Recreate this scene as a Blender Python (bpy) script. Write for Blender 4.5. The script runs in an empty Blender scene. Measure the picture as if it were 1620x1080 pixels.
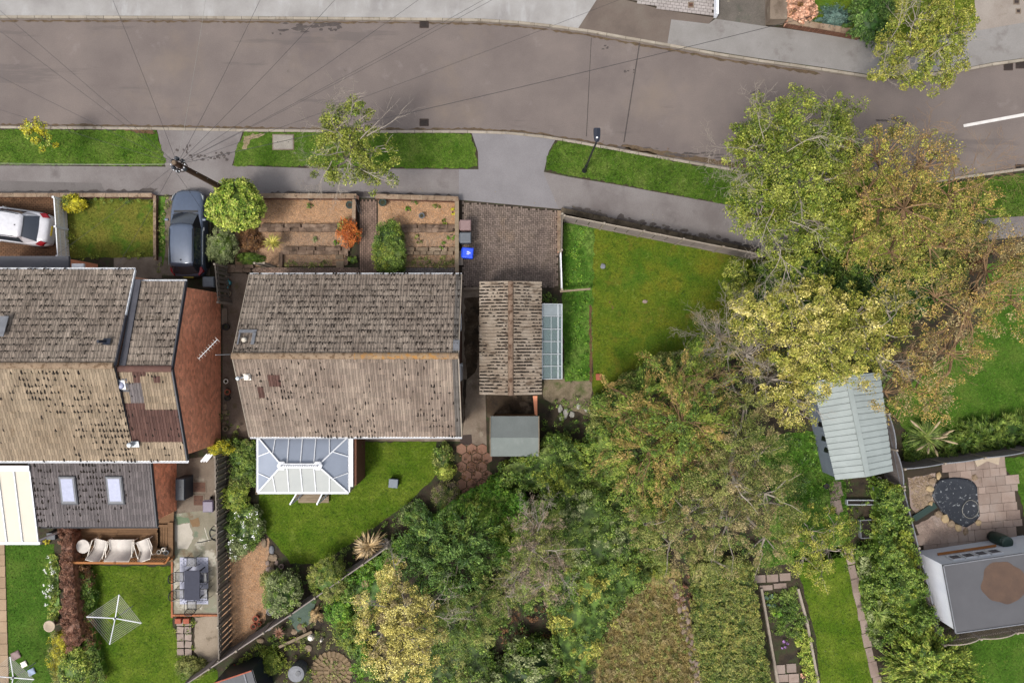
import bpy, bmesh, math, random
import numpy as np
from mathutils import Vector, Matrix
from mathutils.geometry import tessellate_polygon
random.seed(7); RNG = np.random.default_rng(7)
scene = bpy.context.scene
COL = scene.collection
# ------------------------------------------------------------------ camera
H = 37.0; F = 1080.0            # a drone 37 m up with a 24 mm lens, looking straight down
cam_d = bpy.data.cameras.new('camera'); cam = bpy.data.objects.new('camera', cam_d); COL.objects.link(cam)
cam.location = (0, 0, H); cam.rotation_euler = (0, 0, 0)
cam_d.sensor_width = 36; cam_d.lens = 24; cam_d.clip_end = 3000; cam_d.clip_start = 0.5
scene.camera = cam
# ------------------------------------------------------------------ light: thin overcast, sun from the south-west
SUN_EL, SUN_AZ = math.radians(60), math.radians(222)     # azimuth clockwise from north (+Y)
world = bpy.data.worlds.new('World'); scene.world = world; world.use_nodes = True
wn = world.node_tree; bg = wn.nodes['Background']
sky = wn.nodes.new('ShaderNodeTexSky'); sky.sky_type = 'NISHITA'; sky.sun_disc = False
sky.sun_elevation = SUN_EL; sky.sun_rotation = SUN_AZ; sky.dust_density = 4.0; sky.air_density = 1.0
hs = wn.nodes.new('ShaderNodeHueSaturation'); hs.inputs['Saturation'].default_value = 0.35
wn.links.new(sky.outputs[0], hs.inputs['Color']); wn.links.new(hs.outputs[0], bg.inputs[0])
bg.inputs[1].default_value = 0.135
sd = bpy.data.lights.new('sun', 'SUN'); sun = bpy.data.objects.new('sun', sd); COL.objects.link(sun)
sd.energy = 1.5; sd.angle = math.radians(12); sd.color = (1.0, 0.95, 0.88)
sv = Vector((math.sin(SUN_AZ) * math.cos(SUN_EL), math.cos(SUN_AZ) * math.cos(SUN_EL), math.sin(SUN_EL)))
sun.rotation_euler = sv.to_track_quat('Z', 'Y').to_euler(); sun.location = (0, 0, 60)
vs = scene.view_settings; scene.display_settings.display_device = 'sRGB'
vs.view_transform = 'Standard'; vs.look = 'None'; vs.exposure = 1.12; vs.gamma = 1; vs.use_curve_mapping = False
scene.cycles.max_bounces = 5; scene.cycles.diffuse_bounces = 2; scene.cycles.transparent_max_bounces = 6
# ------------------------------------------------------------------ helpers
K = 0.45
def P(x, y, z=0.0):
    s = (H - z) / F
    return Vector(((x - 810) * s, (540 - y) * s, z))
def lin(c, k=K):
    return tuple(k * ((v / 255 / 12.92) if v / 255 <= 0.04045 else ((v / 255 + 0.055) / 1.055) ** 2.4) for v in c) + (1,)
WL = {}
def put(o, parent=None, world=(0, 0, 0)):
    COL.objects.link(o)
    w = Vector(world)
    if parent is not None:
        o.parent = parent; o.location = w - WL[parent.name]
    else:
        o.location = w
    WL[o.name] = w
    return o
def tag(o, label=None, cat=None, group=None, kind=None):
    if label: o['label'] = label
    if cat: o['category'] = cat
    if group: o['group'] = group
    if kind: o['kind'] = kind
    return o
def thing(name, label, cat, loc=(0, 0, 0), group=None):
    o = bpy.data.objects.new(name, None); o.empty_display_size = 0.2
    put(o, None, loc); tag(o, label, cat, group); return o
def struct(name, loc=(0, 0, 0)):
    o = bpy.data.objects.new(name, None); put(o, None, loc); o['kind'] = 'structure'; return o
class MB:
    def __init__(s): s.v = []; s.f = []; s.sm = False
    def add(s, vs_, fs_):
        n = len(s.v); s.v.extend([tuple(v) for v in vs_]); s.f.extend([tuple(i + n for i in f) for f in fs_]); return s
    def box(s, c, size, rz=0, rx=0, ry=0, taper=1.0, nobottom=False):
        hx, hy, hz = size[0] / 2, size[1] / 2, size[2] / 2
        R = Matrix.Rotation(rz, 3, 'Z') @ Matrix.Rotation(ry, 3, 'Y') @ Matrix.Rotation(rx, 3, 'X')
        c = Vector(c); t = taper
        L = [(-hx, -hy, -hz), (hx, -hy, -hz), (hx, hy, -hz), (-hx, hy, -hz), (-hx * t, -hy * t, hz), (hx * t, -hy * t, hz), (hx * t, hy * t, hz), (-hx * t, hy * t, hz)]
        fs = [(4, 5, 6, 7), (0, 1, 5, 4), (1, 2, 6, 5), (2, 3, 7, 6), (3, 0, 4, 7)]
        if not nobottom: fs.append((3, 2, 1, 0))
        return s.add([c + R @ Vector(p) for p in L], fs)
    def bar(s, a, b, w, h, up=(0, 0, 1)):
        a = Vector(a); b = Vector(b); d = (b - a); 
        if d.length < 1e-5: return s
        d.normalize(); u = Vector(up); sx = d.cross(u)
        if sx.length < 1e-3: sx = d.cross(Vector((1, 0, 0)))
        sx.normalize(); sz = sx.cross(d).normalized()
        p = []
        for q in (a, b):
            for i, j in ((-1, -1), (1, -1), (1, 1), (-1, 1)): p.append(q + sx * (i * w / 2) + sz * (j * h / 2))
        return s.add(p, [(0, 1, 2, 3), (7, 6, 5, 4), (0, 4, 5, 1), (1, 5, 6, 2), (2, 6, 7, 3), (3, 7, 4, 0)])
    def tube(s, pts, r, n=6, cap=True):
        pts = [Vector(p) for p in pts]
        rs = r if hasattr(r, '__len__') else [r] * len(pts)
        rings = []; ref = None
        for i, p in enumerate(pts):
            d = (pts[min(i + 1, len(pts) - 1)] - pts[max(i - 1, 0)])
            if d.length < 1e-6: d = Vector((0, 0, 1))
            d.normalize()
            if ref is None:
                ref = d.cross(Vector((0.31, 0.2, 0.93)))
                if ref.length < 1e-3: ref = d.cross(Vector((1, 0, 0)))
            x = (ref - d * ref.dot(d)); x = x.normalized() if x.length > 1e-6 else Vector((1, 0, 0)); ref = x; y = d.cross(x)
            rings.append([p + (x * math.cos(2 * math.pi * k / n) + y * math.sin(2 * math.pi * k / n)) * rs[i] for k in range(n)])
        vs_ = [q for rg in rings for q in rg]; fs = []
        for i in range(len(rings) - 1):
            for k in range(n):
                fs.append((i * n + k, i * n + (k + 1) % n, (i + 1) * n + (k + 1) % n, (i + 1) * n + k))
        if cap:
            fs.append(tuple(range(n - 1, -1, -1))); m = (len(rings) - 1) * n; fs.append(tuple(m + k for k in range(n)))
        return s.add(vs_, fs)
    def lathe(s, c, prof, n=20, tilt=None):   # prof: (r, z)
        c = Vector(c); vs_ = []; fs = []
        for r, z in prof:
            for k in range(n):
                v = Vector((r * math.cos(2 * math.pi * k / n), r * math.sin(2 * math.pi * k / n), z))
                if tilt is not None: v = tilt @ v
                vs_.append(c + v)
        for i in range(len(prof) - 1):
            for k in range(n):
                fs.append((i * n + k, i * n + (k + 1) % n, (i + 1) * n + (k + 1) % n, (i + 1) * n + k))
        if prof[0][0] > 1e-4: fs.append(tuple(range(n - 1, -1, -1)))
        if prof[-1][0] > 1e-4: m = (len(prof) - 1) * n; fs.append(tuple(m + k for k in range(n)))
        return s.add(vs_, fs)
    def prism(s, pts, z0, z1, top=True, bottom=False):
        pts = [Vector((p[0], p[1], 0)) for p in pts]; n = len(pts)
        area = sum(pts[i].x * pts[(i + 1) % n].y - pts[(i + 1) % n].x * pts[i].y for i in range(n))
        if area < 0: pts = pts[::-1]
        tri = tessellate_polygon([pts])
        vs_ = [(p.x, p.y, z1) for p in pts] + [(p.x, p.y, z0) for p in pts]; fs = []
        for t in tri:
            a, b, c = t
            if (pts[b] - pts[a]).cross(pts[c] - pts[a]).z < 0: t = (a, c, b)
            if top: fs.append(t)
            if bottom: fs.append(tuple(i + n for i in reversed(t)))
        if z1 > z0:
            for i in range(n): fs.append((n + i, n + (i + 1) % n, (i + 1) % n, i))
        return s.add(vs_, fs)
    def quad(s, a, b, c, d): return s.add([a, b, c, d], [(0, 1, 2, 3)])
    def slab(s, q, t):          # a quad given by 4 corners, thickened downwards by t along its normal
        q = [Vector(p) for p in q]; nrm = (q[1] - q[0]).cross(q[-1] - q[0]).normalized()
        if nrm.z < 0: q = q[::-1]; nrm = -nrm
        n = len(q); vs_ = q + [p - nrm * t for p in q]
        fs = [tuple(range(n)), tuple(range(2 * n - 1, n - 1, -1))] + [(i + n, (i + 1) % n + n, (i + 1) % n, i) for i in range(n)]
        return s.add(vs_, fs)
    def mesh(s, name, mat):
        me = bpy.data.meshes.new(name); me.from_pydata(s.v, [], s.f); me.materials.append(mat)
        if s.sm: me.polygons.foreach_set('use_smooth', [True] * len(me.polygons))
        me.update(); return me
    def build(s, name, mat, parent=None, kind=None, bevel=0, smooth=False, at=None, label=None):
        s.sm = smooth
        w = WL[parent.name] if parent is not None else (Vector(at) if at is not None else Vector((0, 0, 0)))
        s.v = [(v[0] - w[0], v[1] - w[1], v[2] - w[2]) for v in s.v]
        o = bpy.data.objects.new(name, s.mesh(name, mat)); put(o, parent, w)
        if kind: o['kind'] = kind
        if label: o['label'] = label
        if bevel:
            b = o.modifiers.new('bevel', 'BEVEL'); b.width = bevel; b.segments = 2; b.limit_method = 'ANGLE'
        return o
def inst(name, me, parent, loc, rot=(0, 0, 0), sc=(1, 1, 1)):
    o = bpy.data.objects.new(name, me); put(o, parent, loc); o.rotation_euler = rot; o.scale = sc; return o
def npmesh(name, V, FA, mat, parent=None, kind=None, label=None):   # V (n,3), FA (m,k)
    w = WL[parent.name] if parent is not None else Vector((0, 0, 0))
    me = bpy.data.meshes.new(name); V = np.asarray(V, dtype=np.float32) - np.array(w, dtype=np.float32); m, k = FA.shape
    me.vertices.add(len(V)); me.vertices.foreach_set('co', V.ravel())
    me.loops.add(m * k); me.loops.foreach_set('vertex_index', FA.astype(np.int32).ravel())
    me.polygons.add(m); me.polygons.foreach_set('loop_start', np.arange(0, m * k, k, dtype=np.int32))
    me.polygons.foreach_set('loop_total', np.full(m, k, dtype=np.int32))
    me.update(calc_edges=True); me.materials.append(mat)
    o = bpy.data.objects.new(name, me); put(o, parent, w)
    if kind: o['kind'] = kind
    if label: o['label'] = label
    return o
def rough(pts, amp=2.0, step=8.0, closed=True):     # ragged outline in photograph pixels
    out = []; n = len(pts)
    for i in range(n if closed else n - 1):
        a = pts[i]; b = pts[(i + 1) % n]; L = math.hypot(b[0] - a[0], b[1] - a[1]); k = max(1, int(L / step))
        nx, ny = -(b[1] - a[1]) / (L + 1e-6), (b[0] - a[0]) / (L + 1e-6)
        for j in range(k):
            t = j / k; d = (random.random() - 0.5) * amp
            out.append((a[0] + (b[0] - a[0]) * t + nx * d, a[1] + (b[1] - a[1]) * t + ny * d))
    return out
def inpoly(x, y, poly):
    x = np.asarray(x); y = np.asarray(y); r = np.zeros(x.shape, bool); n = len(poly)
    for i in range(n):
        x0, y0 = poly[i][0], poly[i][1]; x1, y1 = poly[(i + 1) % n][0], poly[(i + 1) % n][1]
        if y0 == y1: continue
        c = ((y0 > y) != (y1 > y)) & (x < (x1 - x0) * (y - y0) / (y1 - y0) + x0); r ^= c
    return r
def W(pts, z=0.1): return [P(p[0], p[1], z) for p in pts]
def scatter(poly, n):
    xs = [p[0] for p in poly]; ys = [p[1] for p in poly]
    A = 0; out = np.zeros((0, 2))
    while len(out) < n:
        x = RNG.uniform(min(xs), max(xs), n * 2); y = RNG.uniform(min(ys), max(ys), n * 2)
        k = inpoly(x, y, poly); out = np.vstack([out, np.stack([x[k], y[k]], 1)])
    return out[:n]
def parea(poly):
    n = len(poly); return abs(sum(poly[i][0] * poly[(i + 1) % n][1] - poly[(i + 1) % n][0] * poly[i][1] for i in range(n))) / 2
# ------------------------------------------------------------------ materials
def newmat(name, rough_=0.85, metal=0.0):
    m = bpy.data.materials.new(name); m.use_nodes = True; nt = m.node_tree; b = nt.nodes['Principled BSDF']
    b.inputs['Roughness'].default_value = rough_; b.inputs['Metallic'].default_value = metal
    b.inputs['Specular IOR Level'].default_value = 0.25
    return m, nt, b
def pos_vec(nt, scale=(1, 1, 1), loc=(0, 0, 0), rot=(0, 0, 0)):
    g = nt.nodes.new('ShaderNodeNewGeometry'); mp = nt.nodes.new('ShaderNodeMapping')
    mp.inputs['Scale'].default_value = scale; mp.inputs['Location'].default_value = loc; mp.inputs['Rotation'].default_value = rot
    nt.links.new(g.outputs['Position'], mp.inputs['Vector']); return mp.outputs[0]
def noise(nt, vec, scale, detail=4, rgh=0.6):
    n = nt.nodes.new('ShaderNodeTexNoise'); n.inputs['Scale'].default_value = scale; n.inputs['Detail'].default_value = detail
    n.inputs['Roughness'].default_value = rgh; nt.links.new(vec, n.inputs['Vector']); return n.outputs[0]
def ramp(nt, fac, stops):
    r = nt.nodes.new('ShaderNodeValToRGB'); nt.links.new(fac, r.inputs[0]); e = r.color_ramp.elements
    while len(e) < len(stops): e.new(0.5)
    for i, (p, c) in enumerate(stops): e[i].position = p; e[i].color = c if len(c) == 4 else tuple(c) + (1,)
    return r.outputs[0]
def mixc(nt, fac, a, b, mode='MIX'):
    m = nt.nodes.new('ShaderNodeMix'); m.data_type = 'RGBA'; m.blend_type = mode
    for s_, v in ((m.inputs[0], fac), (m.inputs[6], a), (m.inputs[7], b)):
        if isinstance(v, (int, float)): s_.default_value = v
        elif isinstance(v, tuple): s_.default_value = v
        else: nt.links.new(v, s_)
    return m.outputs[2]
def mth(nt, op, a, b=None):
    m = nt.nodes.new('ShaderNodeMath'); m.operation = op
    for s_, v in ((m.inputs[0], a), (m.inputs[1], b)):
        if v is None: continue
        if isinstance(v, (int, float)): s_.default_value = v
        else: nt.links.new(v, s_)
    return m.outputs[0]
def rnd(nt):
    g = nt.nodes.new('ShaderNodeNewGeometry'); o = nt.nodes.new('ShaderNodeObjectInfo')
    return mth(nt, 'FRACT', mth(nt, 'ADD', g.outputs['Random Per Island'], o.outputs['Random']))
def grey(v): return (v, v, v, 1)
def M(name, cols, scale=1.0, detail=5, rgh=0.85, bump=0.0, bscale=40, piece=0.0, fine=0.25, fscale=25, stains=(), metal=0, k=K, stretch=(1, 1, 1), spec=None):
    """cols: sRGB colours spread over a noise; piece: brightness change from piece to piece; stains: (colour, scale, threshold, softness, strength, stretch)"""
    m, nt, b = newmat(name, rgh, metal)
    if spec is not None: b.inputs['Specular IOR Level'].default_value = spec
    v = pos_vec(nt, stretch)
    n1 = noise(nt, v, scale, detail)
    n = len(cols)
    st = [(0.32 + 0.36 * (i / max(1, n - 1)), lin(c, k)) for i, c in enumerate(cols)]
    c = ramp(nt, n1, st) if n > 1 else None
    if c is None:
        rg = nt.nodes.new('ShaderNodeRGB'); rg.outputs[0].default_value = lin(cols[0], k); c = rg.outputs[0]
    if fine:
        f = noise(nt, v, fscale, 3, 0.7); c = mixc(nt, 1.0, c, ramp(nt, f, [(0.3, grey(1 - fine)), (0.7, grey(1 + fine * 0.6))]), 'MULTIPLY')
    if piece:
        c = mixc(nt, 1.0, c, ramp(nt, rnd(nt), [(0, grey(1 - piece)), (1, grey(1 + piece * 0.7))]), 'MULTIPLY')
    for i, s_ in enumerate(stains):
        col, sc, th, soft, stg = s_[:5]; stx = s_[5] if len(s_) > 5 else (1, 1, 1)
        sv_ = pos_vec(nt, stx, (i * 7.3 + 3, i * 3.1, 0)); sn = noise(nt, sv_, sc, 6, 0.65)
        fac = ramp(nt, sn, [(th, grey(0)), (min(1, th + soft), grey(stg))]); c = mixc(nt, fac, c, lin(col, k))
    nt.links.new(c, b.inputs['Base Color'])
    if bump:
        bn = nt.nodes.new('ShaderNodeBump'); bn.inputs['Strength'].default_value = bump; bn.inputs['Distance'].default_value = 0.02
        nt.links.new(noise(nt, v, bscale, 4, 0.7), bn.inputs['Height']); nt.links.new(bn.outputs[0], b.inputs['Normal'])
    return m
def leafmat(name, cols, scale=0.9, var=0.35, k=0.62, rgh=0.55):
    m, nt, b = newmat(name, rgh); v = pos_vec(nt)
    n1 = noise(nt, v, scale, 3, 0.6); r = rnd(nt)
    f = mth(nt, 'ADD', mth(nt, 'MULTIPLY', n1, 0.9), mth(nt, 'MULTIPLY', r, var)); f = mth(nt, 'SUBTRACT', f, 0.45 * var + 0.0)
    n = len(cols); c = ramp(nt, f, [(0.25 + 0.42 * i / max(1, n - 1), lin(q, k)) for i, q in enumerate(cols)])
    r2 = mth(nt, 'FRACT', mth(nt, 'MULTIPLY', r, 17.3))
    c = mixc(nt, 1.0, c, ramp(nt, r2, [(0, grey(0.72)), (1, grey(1.3))]), 'MULTIPLY')
    c = mixc(nt, 1.0, c, ramp(nt, noise(nt, v, 4.2, 2, .5), [(0.36, grey(0.6)), (0.62, grey(1.35))]), 'MULTIPLY')
    nt.links.new(c, b.inputs['Base Color'])
    tr = nt.nodes.new('ShaderNodeBsdfTranslucent'); mx = nt.nodes.new('ShaderNodeMixShader'); mx.inputs[0].default_value = 0.12
    nt.links.new(c, tr.inputs[0]); nt.links.new(b.outputs[0], mx.inputs[1]); nt.links.new(tr.outputs[0], mx.inputs[2])
    nt.links.new(mx.outputs[0], nt.nodes['Material Output'].inputs[0])
    return m
def plain(name, c, rgh=0.5, metal=0, k=K, spec=0.4, coat=0):
    m, nt, b = newmat(name, rgh, metal); b.inputs['Specular IOR Level'].default_value = spec
    v = pos_vec(nt); f = noise(nt, v, 6, 4); 
    nt.links.new(mixc(nt, 1.0, lin(c, k), ramp(nt, f, [(0.3, grey(0.88)), (0.7, grey(1.06))]), 'MULTIPLY'), b.inputs['Base Color'])
    if coat: b.inputs['Coat Weight'].default_value = coat; b.inputs['Coat Roughness'].default_value = 0.05
    return m
def glassmat(name, tint, alpha=0.5, rgh=0.1):
    m, nt, b = newmat(name, rgh); b.inputs['Base Color'].default_value = lin(tint); b.inputs['Specular IOR Level'].default_value = 0.6
    t = nt.nodes.new('ShaderNodeBsdfTransparent'); t.inputs[0].default_value = (0.85, 0.92, 0.9, 1)
    mx = nt.nodes.new('ShaderNodeMixShader'); mx.inputs[0].default_value = alpha
    nt.links.new(t.outputs[0], mx.inputs[1]); nt.links.new(b.outputs[0], mx.inputs[2]); nt.links.new(mx.outputs[0], nt.nodes['Material Output'].inputs[0])
    return m
m_soil = M('soil', [(46, 38, 30), (74, 62, 46), (58, 66, 36)], 1.2, fine=0.5, bump=0.6, stains=[((60, 74, 34), 2.5, 0.5, 0.12, 0.7)])
m_asph = M('asphalt', [(124, 113, 109), (132, 121, 116), (140, 128, 122)], 0.35, fine=0.16, fscale=22, bump=0.25, bscale=60, rgh=0.95,
           stains=[((116, 106, 104), 0.16, 0.54, 0.08, 0.5), ((148, 133, 118), 0.2, 0.54, 0.16, 0.5), ((156, 146, 142), 0.6, 0.62, 0.1, 0.5), ((92, 84, 80), 1.6, 0.68, 0.06, 0.6), ((168, 160, 156), 14, 0.66, 0.05, 0.6), ((84, 76, 74), 11, 0.68, 0.05, 0.6), ((108, 100, 98), 0.5, 0.60, 0.03, 0.5, (0.12, 1, 1))])
m_pave = M('pavement_tarmac', [(128, 120, 118), (142, 135, 133), (150, 144, 142)], 0.5, fine=0.14, bump=0.2, rgh=0.95, stains=[((104, 96, 94), 0.8, 0.60, 0.12, 0.6), ((160, 154, 150), 1.1, 0.62, 0.1, 0.4)])
m_pavelight = M('pavement_pale', [(160, 156, 154), (175, 172, 169), (188, 186, 184)], 0.5, fine=0.08, rgh=0.95, stains=[((200, 200, 200), 0.9, 0.55, 0.1, 0.5, (1, 0.3, 1)), ((146, 140, 136), 0.5, 0.6, 0.15, 0.5)])
m_apron = M('brown_tarmac', [(112, 100, 92), (122, 109, 100), (128, 117, 107)], 0.8, fine=0.12, rgh=0.95)
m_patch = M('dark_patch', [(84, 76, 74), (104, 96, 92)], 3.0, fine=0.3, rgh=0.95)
m_kerb = M('kerb_concrete', [(168, 156, 140), (188, 178, 162)], 1.5, piece=0.14, fine=0.15, stains=[((110, 96, 78), 2.2, 0.58, 0.1, 0.7)])
m_conc = M('concrete', [(124, 108, 94), (146, 130, 114), (160, 146, 130)], 0.9, fine=0.2, bump=0.3, piece=0.08, stains=[((92, 80, 62), 1.1, 0.56, 0.1, 0.6), ((178, 168, 150), 1.3, 0.6, 0.08, 0.6)])
m_concgreen = M('algae_concrete', [(136, 128, 108), (158, 150, 130), (150, 158, 134)], 0.9, fine=0.15, stains=[((206, 200, 184), 0.55, 0.55, 0.05, 0.9), ((122, 98, 72), 0.75, 0.58, 0.08, 0.7), ((106, 128, 104), 0.9, 0.62, 0.06, 0.7)])
m_mossconc = M('mossy_concrete', [(52, 38, 24), (74, 58, 40), (118, 102, 84)], 0.8, fine=0.4, bump=0.5, stains=[((124, 106, 88), 1.0, 0.55, 0.08, 0.85), ((34, 26, 16), 1.6, 0.52, 0.08, 0.8)])
m_blockp = M('block_paving', [(124, 108, 100), (140, 124, 114), (150, 132, 118)], 0.5, fine=0.25, piece=0.3, stains=[((166, 142, 118), 0.55, 0.57, 0.12, 0.6), ((92, 80, 68), 1.2, 0.6, 0.1, 0.5)])
m_brickp = M('brick_path', [(146, 120, 106), (164, 138, 122)], 0.9, fine=0.25, piece=0.25)
m_brickdrive = M('brown_block_paving', [(110, 78, 54), (132, 96, 68)], 0.8, fine=0.25, piece=0.2)
m_joint = M('joint_sand', [(56, 46, 38), (70, 60, 44)], 2, fine=0.3)
m_brick = M('red_brick', [(188, 122, 92), (202, 138, 108)], 0.5, fine=0.2, piece=0.25, k=1.3, stains=[((196, 138, 118), 0.7, 0.6, 0.15, 0.5)])
m_brown = M('brown_brick', [(122, 82, 64), (140, 98, 78)], 0.7, fine=0.2, piece=0.2)
m_mortar = M('mortar', [(196, 150, 126)], fine=0.2, k=1.0)
m_tile = M('tile_buff', [(150, 132, 118), (168, 150, 135), (182, 164, 147)], 0.6, fine=0.22, fscale=18, piece=0.2, bump=0.3, stains=[((110, 92, 72), 3.0, 0.60, 0.08, 0.6)])
m_tileN = M('tile_weathered', [(138, 124, 112), (154, 140, 127), (168, 154, 140)], 0.6, fine=0.3, fscale=14, piece=0.22, k=.5, bump=0.3, stains=[((82, 72, 58), 2.4, 0.58, 0.08, 0.7), ((160, 150, 132), 4, 0.66, 0.06, 0.5)])
m_tileA = M('tile_tan', [(162, 142, 118), (178, 158, 133), (192, 172, 146)], 0.5, fine=0.2, fscale=16, piece=0.2, bump=0.3, stains=[((132, 108, 78), 2.0, 0.62, 0.08, 0.5)])
m_tileG = M('tile_grey', [(124, 116, 116), (136, 128, 127)], 0.7, fine=0.2, fscale=14, piece=0.18)
m_tileBr = M('tile_brown', [(104, 74, 66), (118, 86, 76)], 0.8, fine=0.2, fscale=14, piece=0.16)
m_ridge = M('ridge_tile', [(156, 132, 108), (176, 152, 126)], 2.0, fine=0.35, piece=0.15, stains=[((102, 76, 50), 5, 0.52, 0.08, 0.8)])
m_lichen = M('ridge_lichen', [(156, 132, 108), (180, 150, 112)], 2.0, fine=0.3, piece=0.1, stains=[((190, 134, 60), 4.5, 0.52, 0.08, 0.8), ((96, 70, 44), 6, 0.6, 0.06, 0.8)])
m_moss = M('dark_moss', [(26, 19, 13), (44, 32, 20)], 3, fine=0.4)
m_mossg = M('green_moss', [(94, 78, 40), (120, 100, 56)], 3, fine=0.4)
m_corr = M('fibre_cement', [(152, 134, 116), (174, 158, 140), (192, 178, 162)], 0.9, fine=0.3, piece=0.1, bump=0.4, stains=[((74, 54, 34), 2.6, 0.56, 0.07, 0.7, (0.6, 1.3, 1))])
m_felt = M('shed_felt', [(118, 124, 122), (130, 136, 134)], 0.8, fine=0.12, stains=[((142, 148, 144), 0.7, 0.55, 0.1, 0.5)])
m_flatroof = M('flat_roof_felt', [(96, 96, 100), (106, 106, 110)], 0.6, fine=0.1, fscale=40)
m_puddle = M('puddle_stain', [(96, 76, 64), (112, 88, 72)], 1.4, fine=0.3, fscale=30, rgh=0.5)
m_lead = M('lead', [(128, 130, 136), (150, 152, 158)], 3, fine=0.15, rgh=0.6)
m_slate = plain('dark_grey', (66, 68, 76), 0.6)
m_white = plain('white_upvc', (236, 238, 242), 0.45, k=0.62, spec=.25)
m_offw = plain('off_white', (226, 218, 206), 0.6, k=0.75)
m_cream = M('cream_canopy', [(236, 226, 208), (243, 234, 218)], 0.6, fine=0.03, k=0.46, rgh=0.6, spec=.1)
m_polyA = M('roof_glazing_shaded', [(132, 140, 154), (144, 152, 166)], 0.5, fine=0.04, rgh=0.4, spec=0.25, k=0.72)  # slopes away from the sun: their shade is put into this cooler tone
m_polyB = M('roof_glazing_sunlit', [(192, 196, 194), (206, 208, 204)], 0.6, fine=0.04, rgh=0.4, spec=0.2, k=0.46)  # same panes, paler: sunlight on the south slope put into the colour
m_pane = plain('window_glass', (96, 104, 118), 0.06, spec=0.8)
m_skyl = plain('skylight_glass', (186, 192, 220), 0.3, spec=0.2, k=0.45)
m_gh = glassmat('greenhouse_glass', (156, 176, 178), 0.42, 0.12)
m_alu = plain('aluminium', (190, 196, 200), 0.45, 0.3, k=0.6)
m_wood = M('deck_wood', [(128, 96, 66), (146, 112, 80), (160, 126, 92)], 0.9, fine=0.3, fscale=20, piece=0.2, stretch=(0.3, 3, 1))
m_woodor = M('orange_timber', [(170, 108, 58), (190, 128, 76)], 2, fine=0.25, piece=0.15)
m_fence = M('weathered_fence', [(122, 112, 102), (140, 130, 118)], 1.0, fine=0.3, piece=0.16)
m_fpale = M('pale_fence', [(156, 142, 136), (172, 160, 154)], 0.8, fine=0.12, piece=0.07)
m_fbrown = M('brown_grey_fence', [(126, 116, 112), (142, 132, 128)], 0.8, fine=0.15, piece=0.1)
m_post = M('timber_post', [(168, 154, 138), (188, 176, 160)], 2, fine=0.2, piece=0.1)
m_beam = M('timber_beam', [(150, 132, 108), (172, 154, 130)], 2, fine=0.25, stretch=(1, 4, 1))
m_polew = M('pole_wood', [(72, 50, 36), (98, 70, 50)], 3, fine=0.4, stretch=(1, 1, 0.3))
m_black = plain('black_metal', (34, 36, 42), 0.4)
m_navy = plain('navy_paint', (36, 42, 58), 0.35)
m_wire = plain('wire', (52, 48, 52), 0.6)
m_wirep = plain('pale_wire', (170, 168, 160), 0.6, k=0.5)
m_rub = plain('rubber', (26, 26, 28), 0.8)
m_grey = plain('grey_plastic', (104, 110, 118), 0.5)
m_dgrey = plain('charcoal_plastic', (66, 72, 82), 0.5)
m_blue = plain('blue_plastic', (22, 72, 214), 0.4, k=0.7)
m_pink = plain('faded_brown_plastic', (150, 122, 120), 0.6)
m_purple = plain('mauve_plastic', (124, 112, 134), 0.5)
m_teal = plain('teal_plastic', (80, 160, 170), 0.4)
m_dgreen = plain('dark_green_plastic', (40, 66, 58), 0.4)
m_terra = M('terracotta', [(178, 96, 72), (198, 116, 90)], 3, fine=0.2)
m_iron = M('cast_iron', [(66, 54, 50), (84, 70, 64)], 5, fine=0.3)
m_rusty = M('rusty_cover', [(104, 74, 60), (122, 88, 72)], 5, fine=0.25)
m_marks = M('road_paint', [(206, 202, 198), (226, 222, 218)], 3, fine=0.15, k=0.6)
m_stone = M('garden_stone', [(128, 108, 88), (160, 138, 114), (180, 160, 136)], 1.5, fine=0.3, piece=0.22, bump=0.5)
m_stonep = M('patio_slab', [(148, 128, 118), (168, 148, 136), (176, 160, 150)], 0.7, fine=0.12, piece=0.16, stains=[((124, 102, 84), 1.0, 0.6, 0.1, 0.6)])
m_hex = M('hex_slab', [(158, 116, 96), (176, 136, 114)], 1.5, fine=0.25, piece=0.15, stains=[((74, 52, 38), 2.0, 0.55, 0.07, 0.85)])
m_gravel = M('gravel', [(150, 116, 88), (200, 162, 128), (170, 134, 106)], 5, fine=0.5, fscale=22, bump=0.8, stains=[((104, 84, 54), 1.2, 0.6, 0.1, 0.6)])
m_peb = M('pebbles', [(196, 146, 102), (222, 178, 136)], 3, fine=0.2, piece=0.4)
m_pebp = M('pink_pebbles', [(160, 134, 112), (184, 158, 134)], 3, fine=0.2, piece=0.4)
m_bark = M('bark_chip', [(104, 76, 52), (130, 98, 70)], 4, fine=0.5)
m_bark_t = M('tree_bark', [(92, 82, 70), (118, 108, 94)], 3, fine=0.4)
m_twig = M('pale_twigs', [(172, 160, 146), (196, 184, 170)], 2, fine=0.2)
m_twigb = M('brown_twigs', [(150, 118, 84), (172, 140, 104)], 2, fine=0.25)
m_liner = M('pond_liner', [(44, 48, 56), (56, 60, 68)], 1.5, fine=0.2, stains=[((180, 184, 188), 5.5, 0.60, 0.03, 0.85)], rgh=0.4)
m_render = M('white_render', [(216, 220, 230), (230, 232, 238)], 1.0, fine=0.08, k=0.68)
m_gmetal = M('galvanised_sheet', [(168, 178, 176), (184, 194, 192)], 0.9, fine=0.06, rgh=0.5, piece=0.05)
m_gmetalw = M('blue_grey_sheet', [(132, 142, 158), (144, 154, 168)], 0.9, fine=0.06, rgh=0.5)
m_cush = plain('cream_cushion', (218, 210, 202), 0.8, k=0.54)
m_rug = plain('rug_ground', (196, 198, 216), 0.9, k=0.5)
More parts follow.
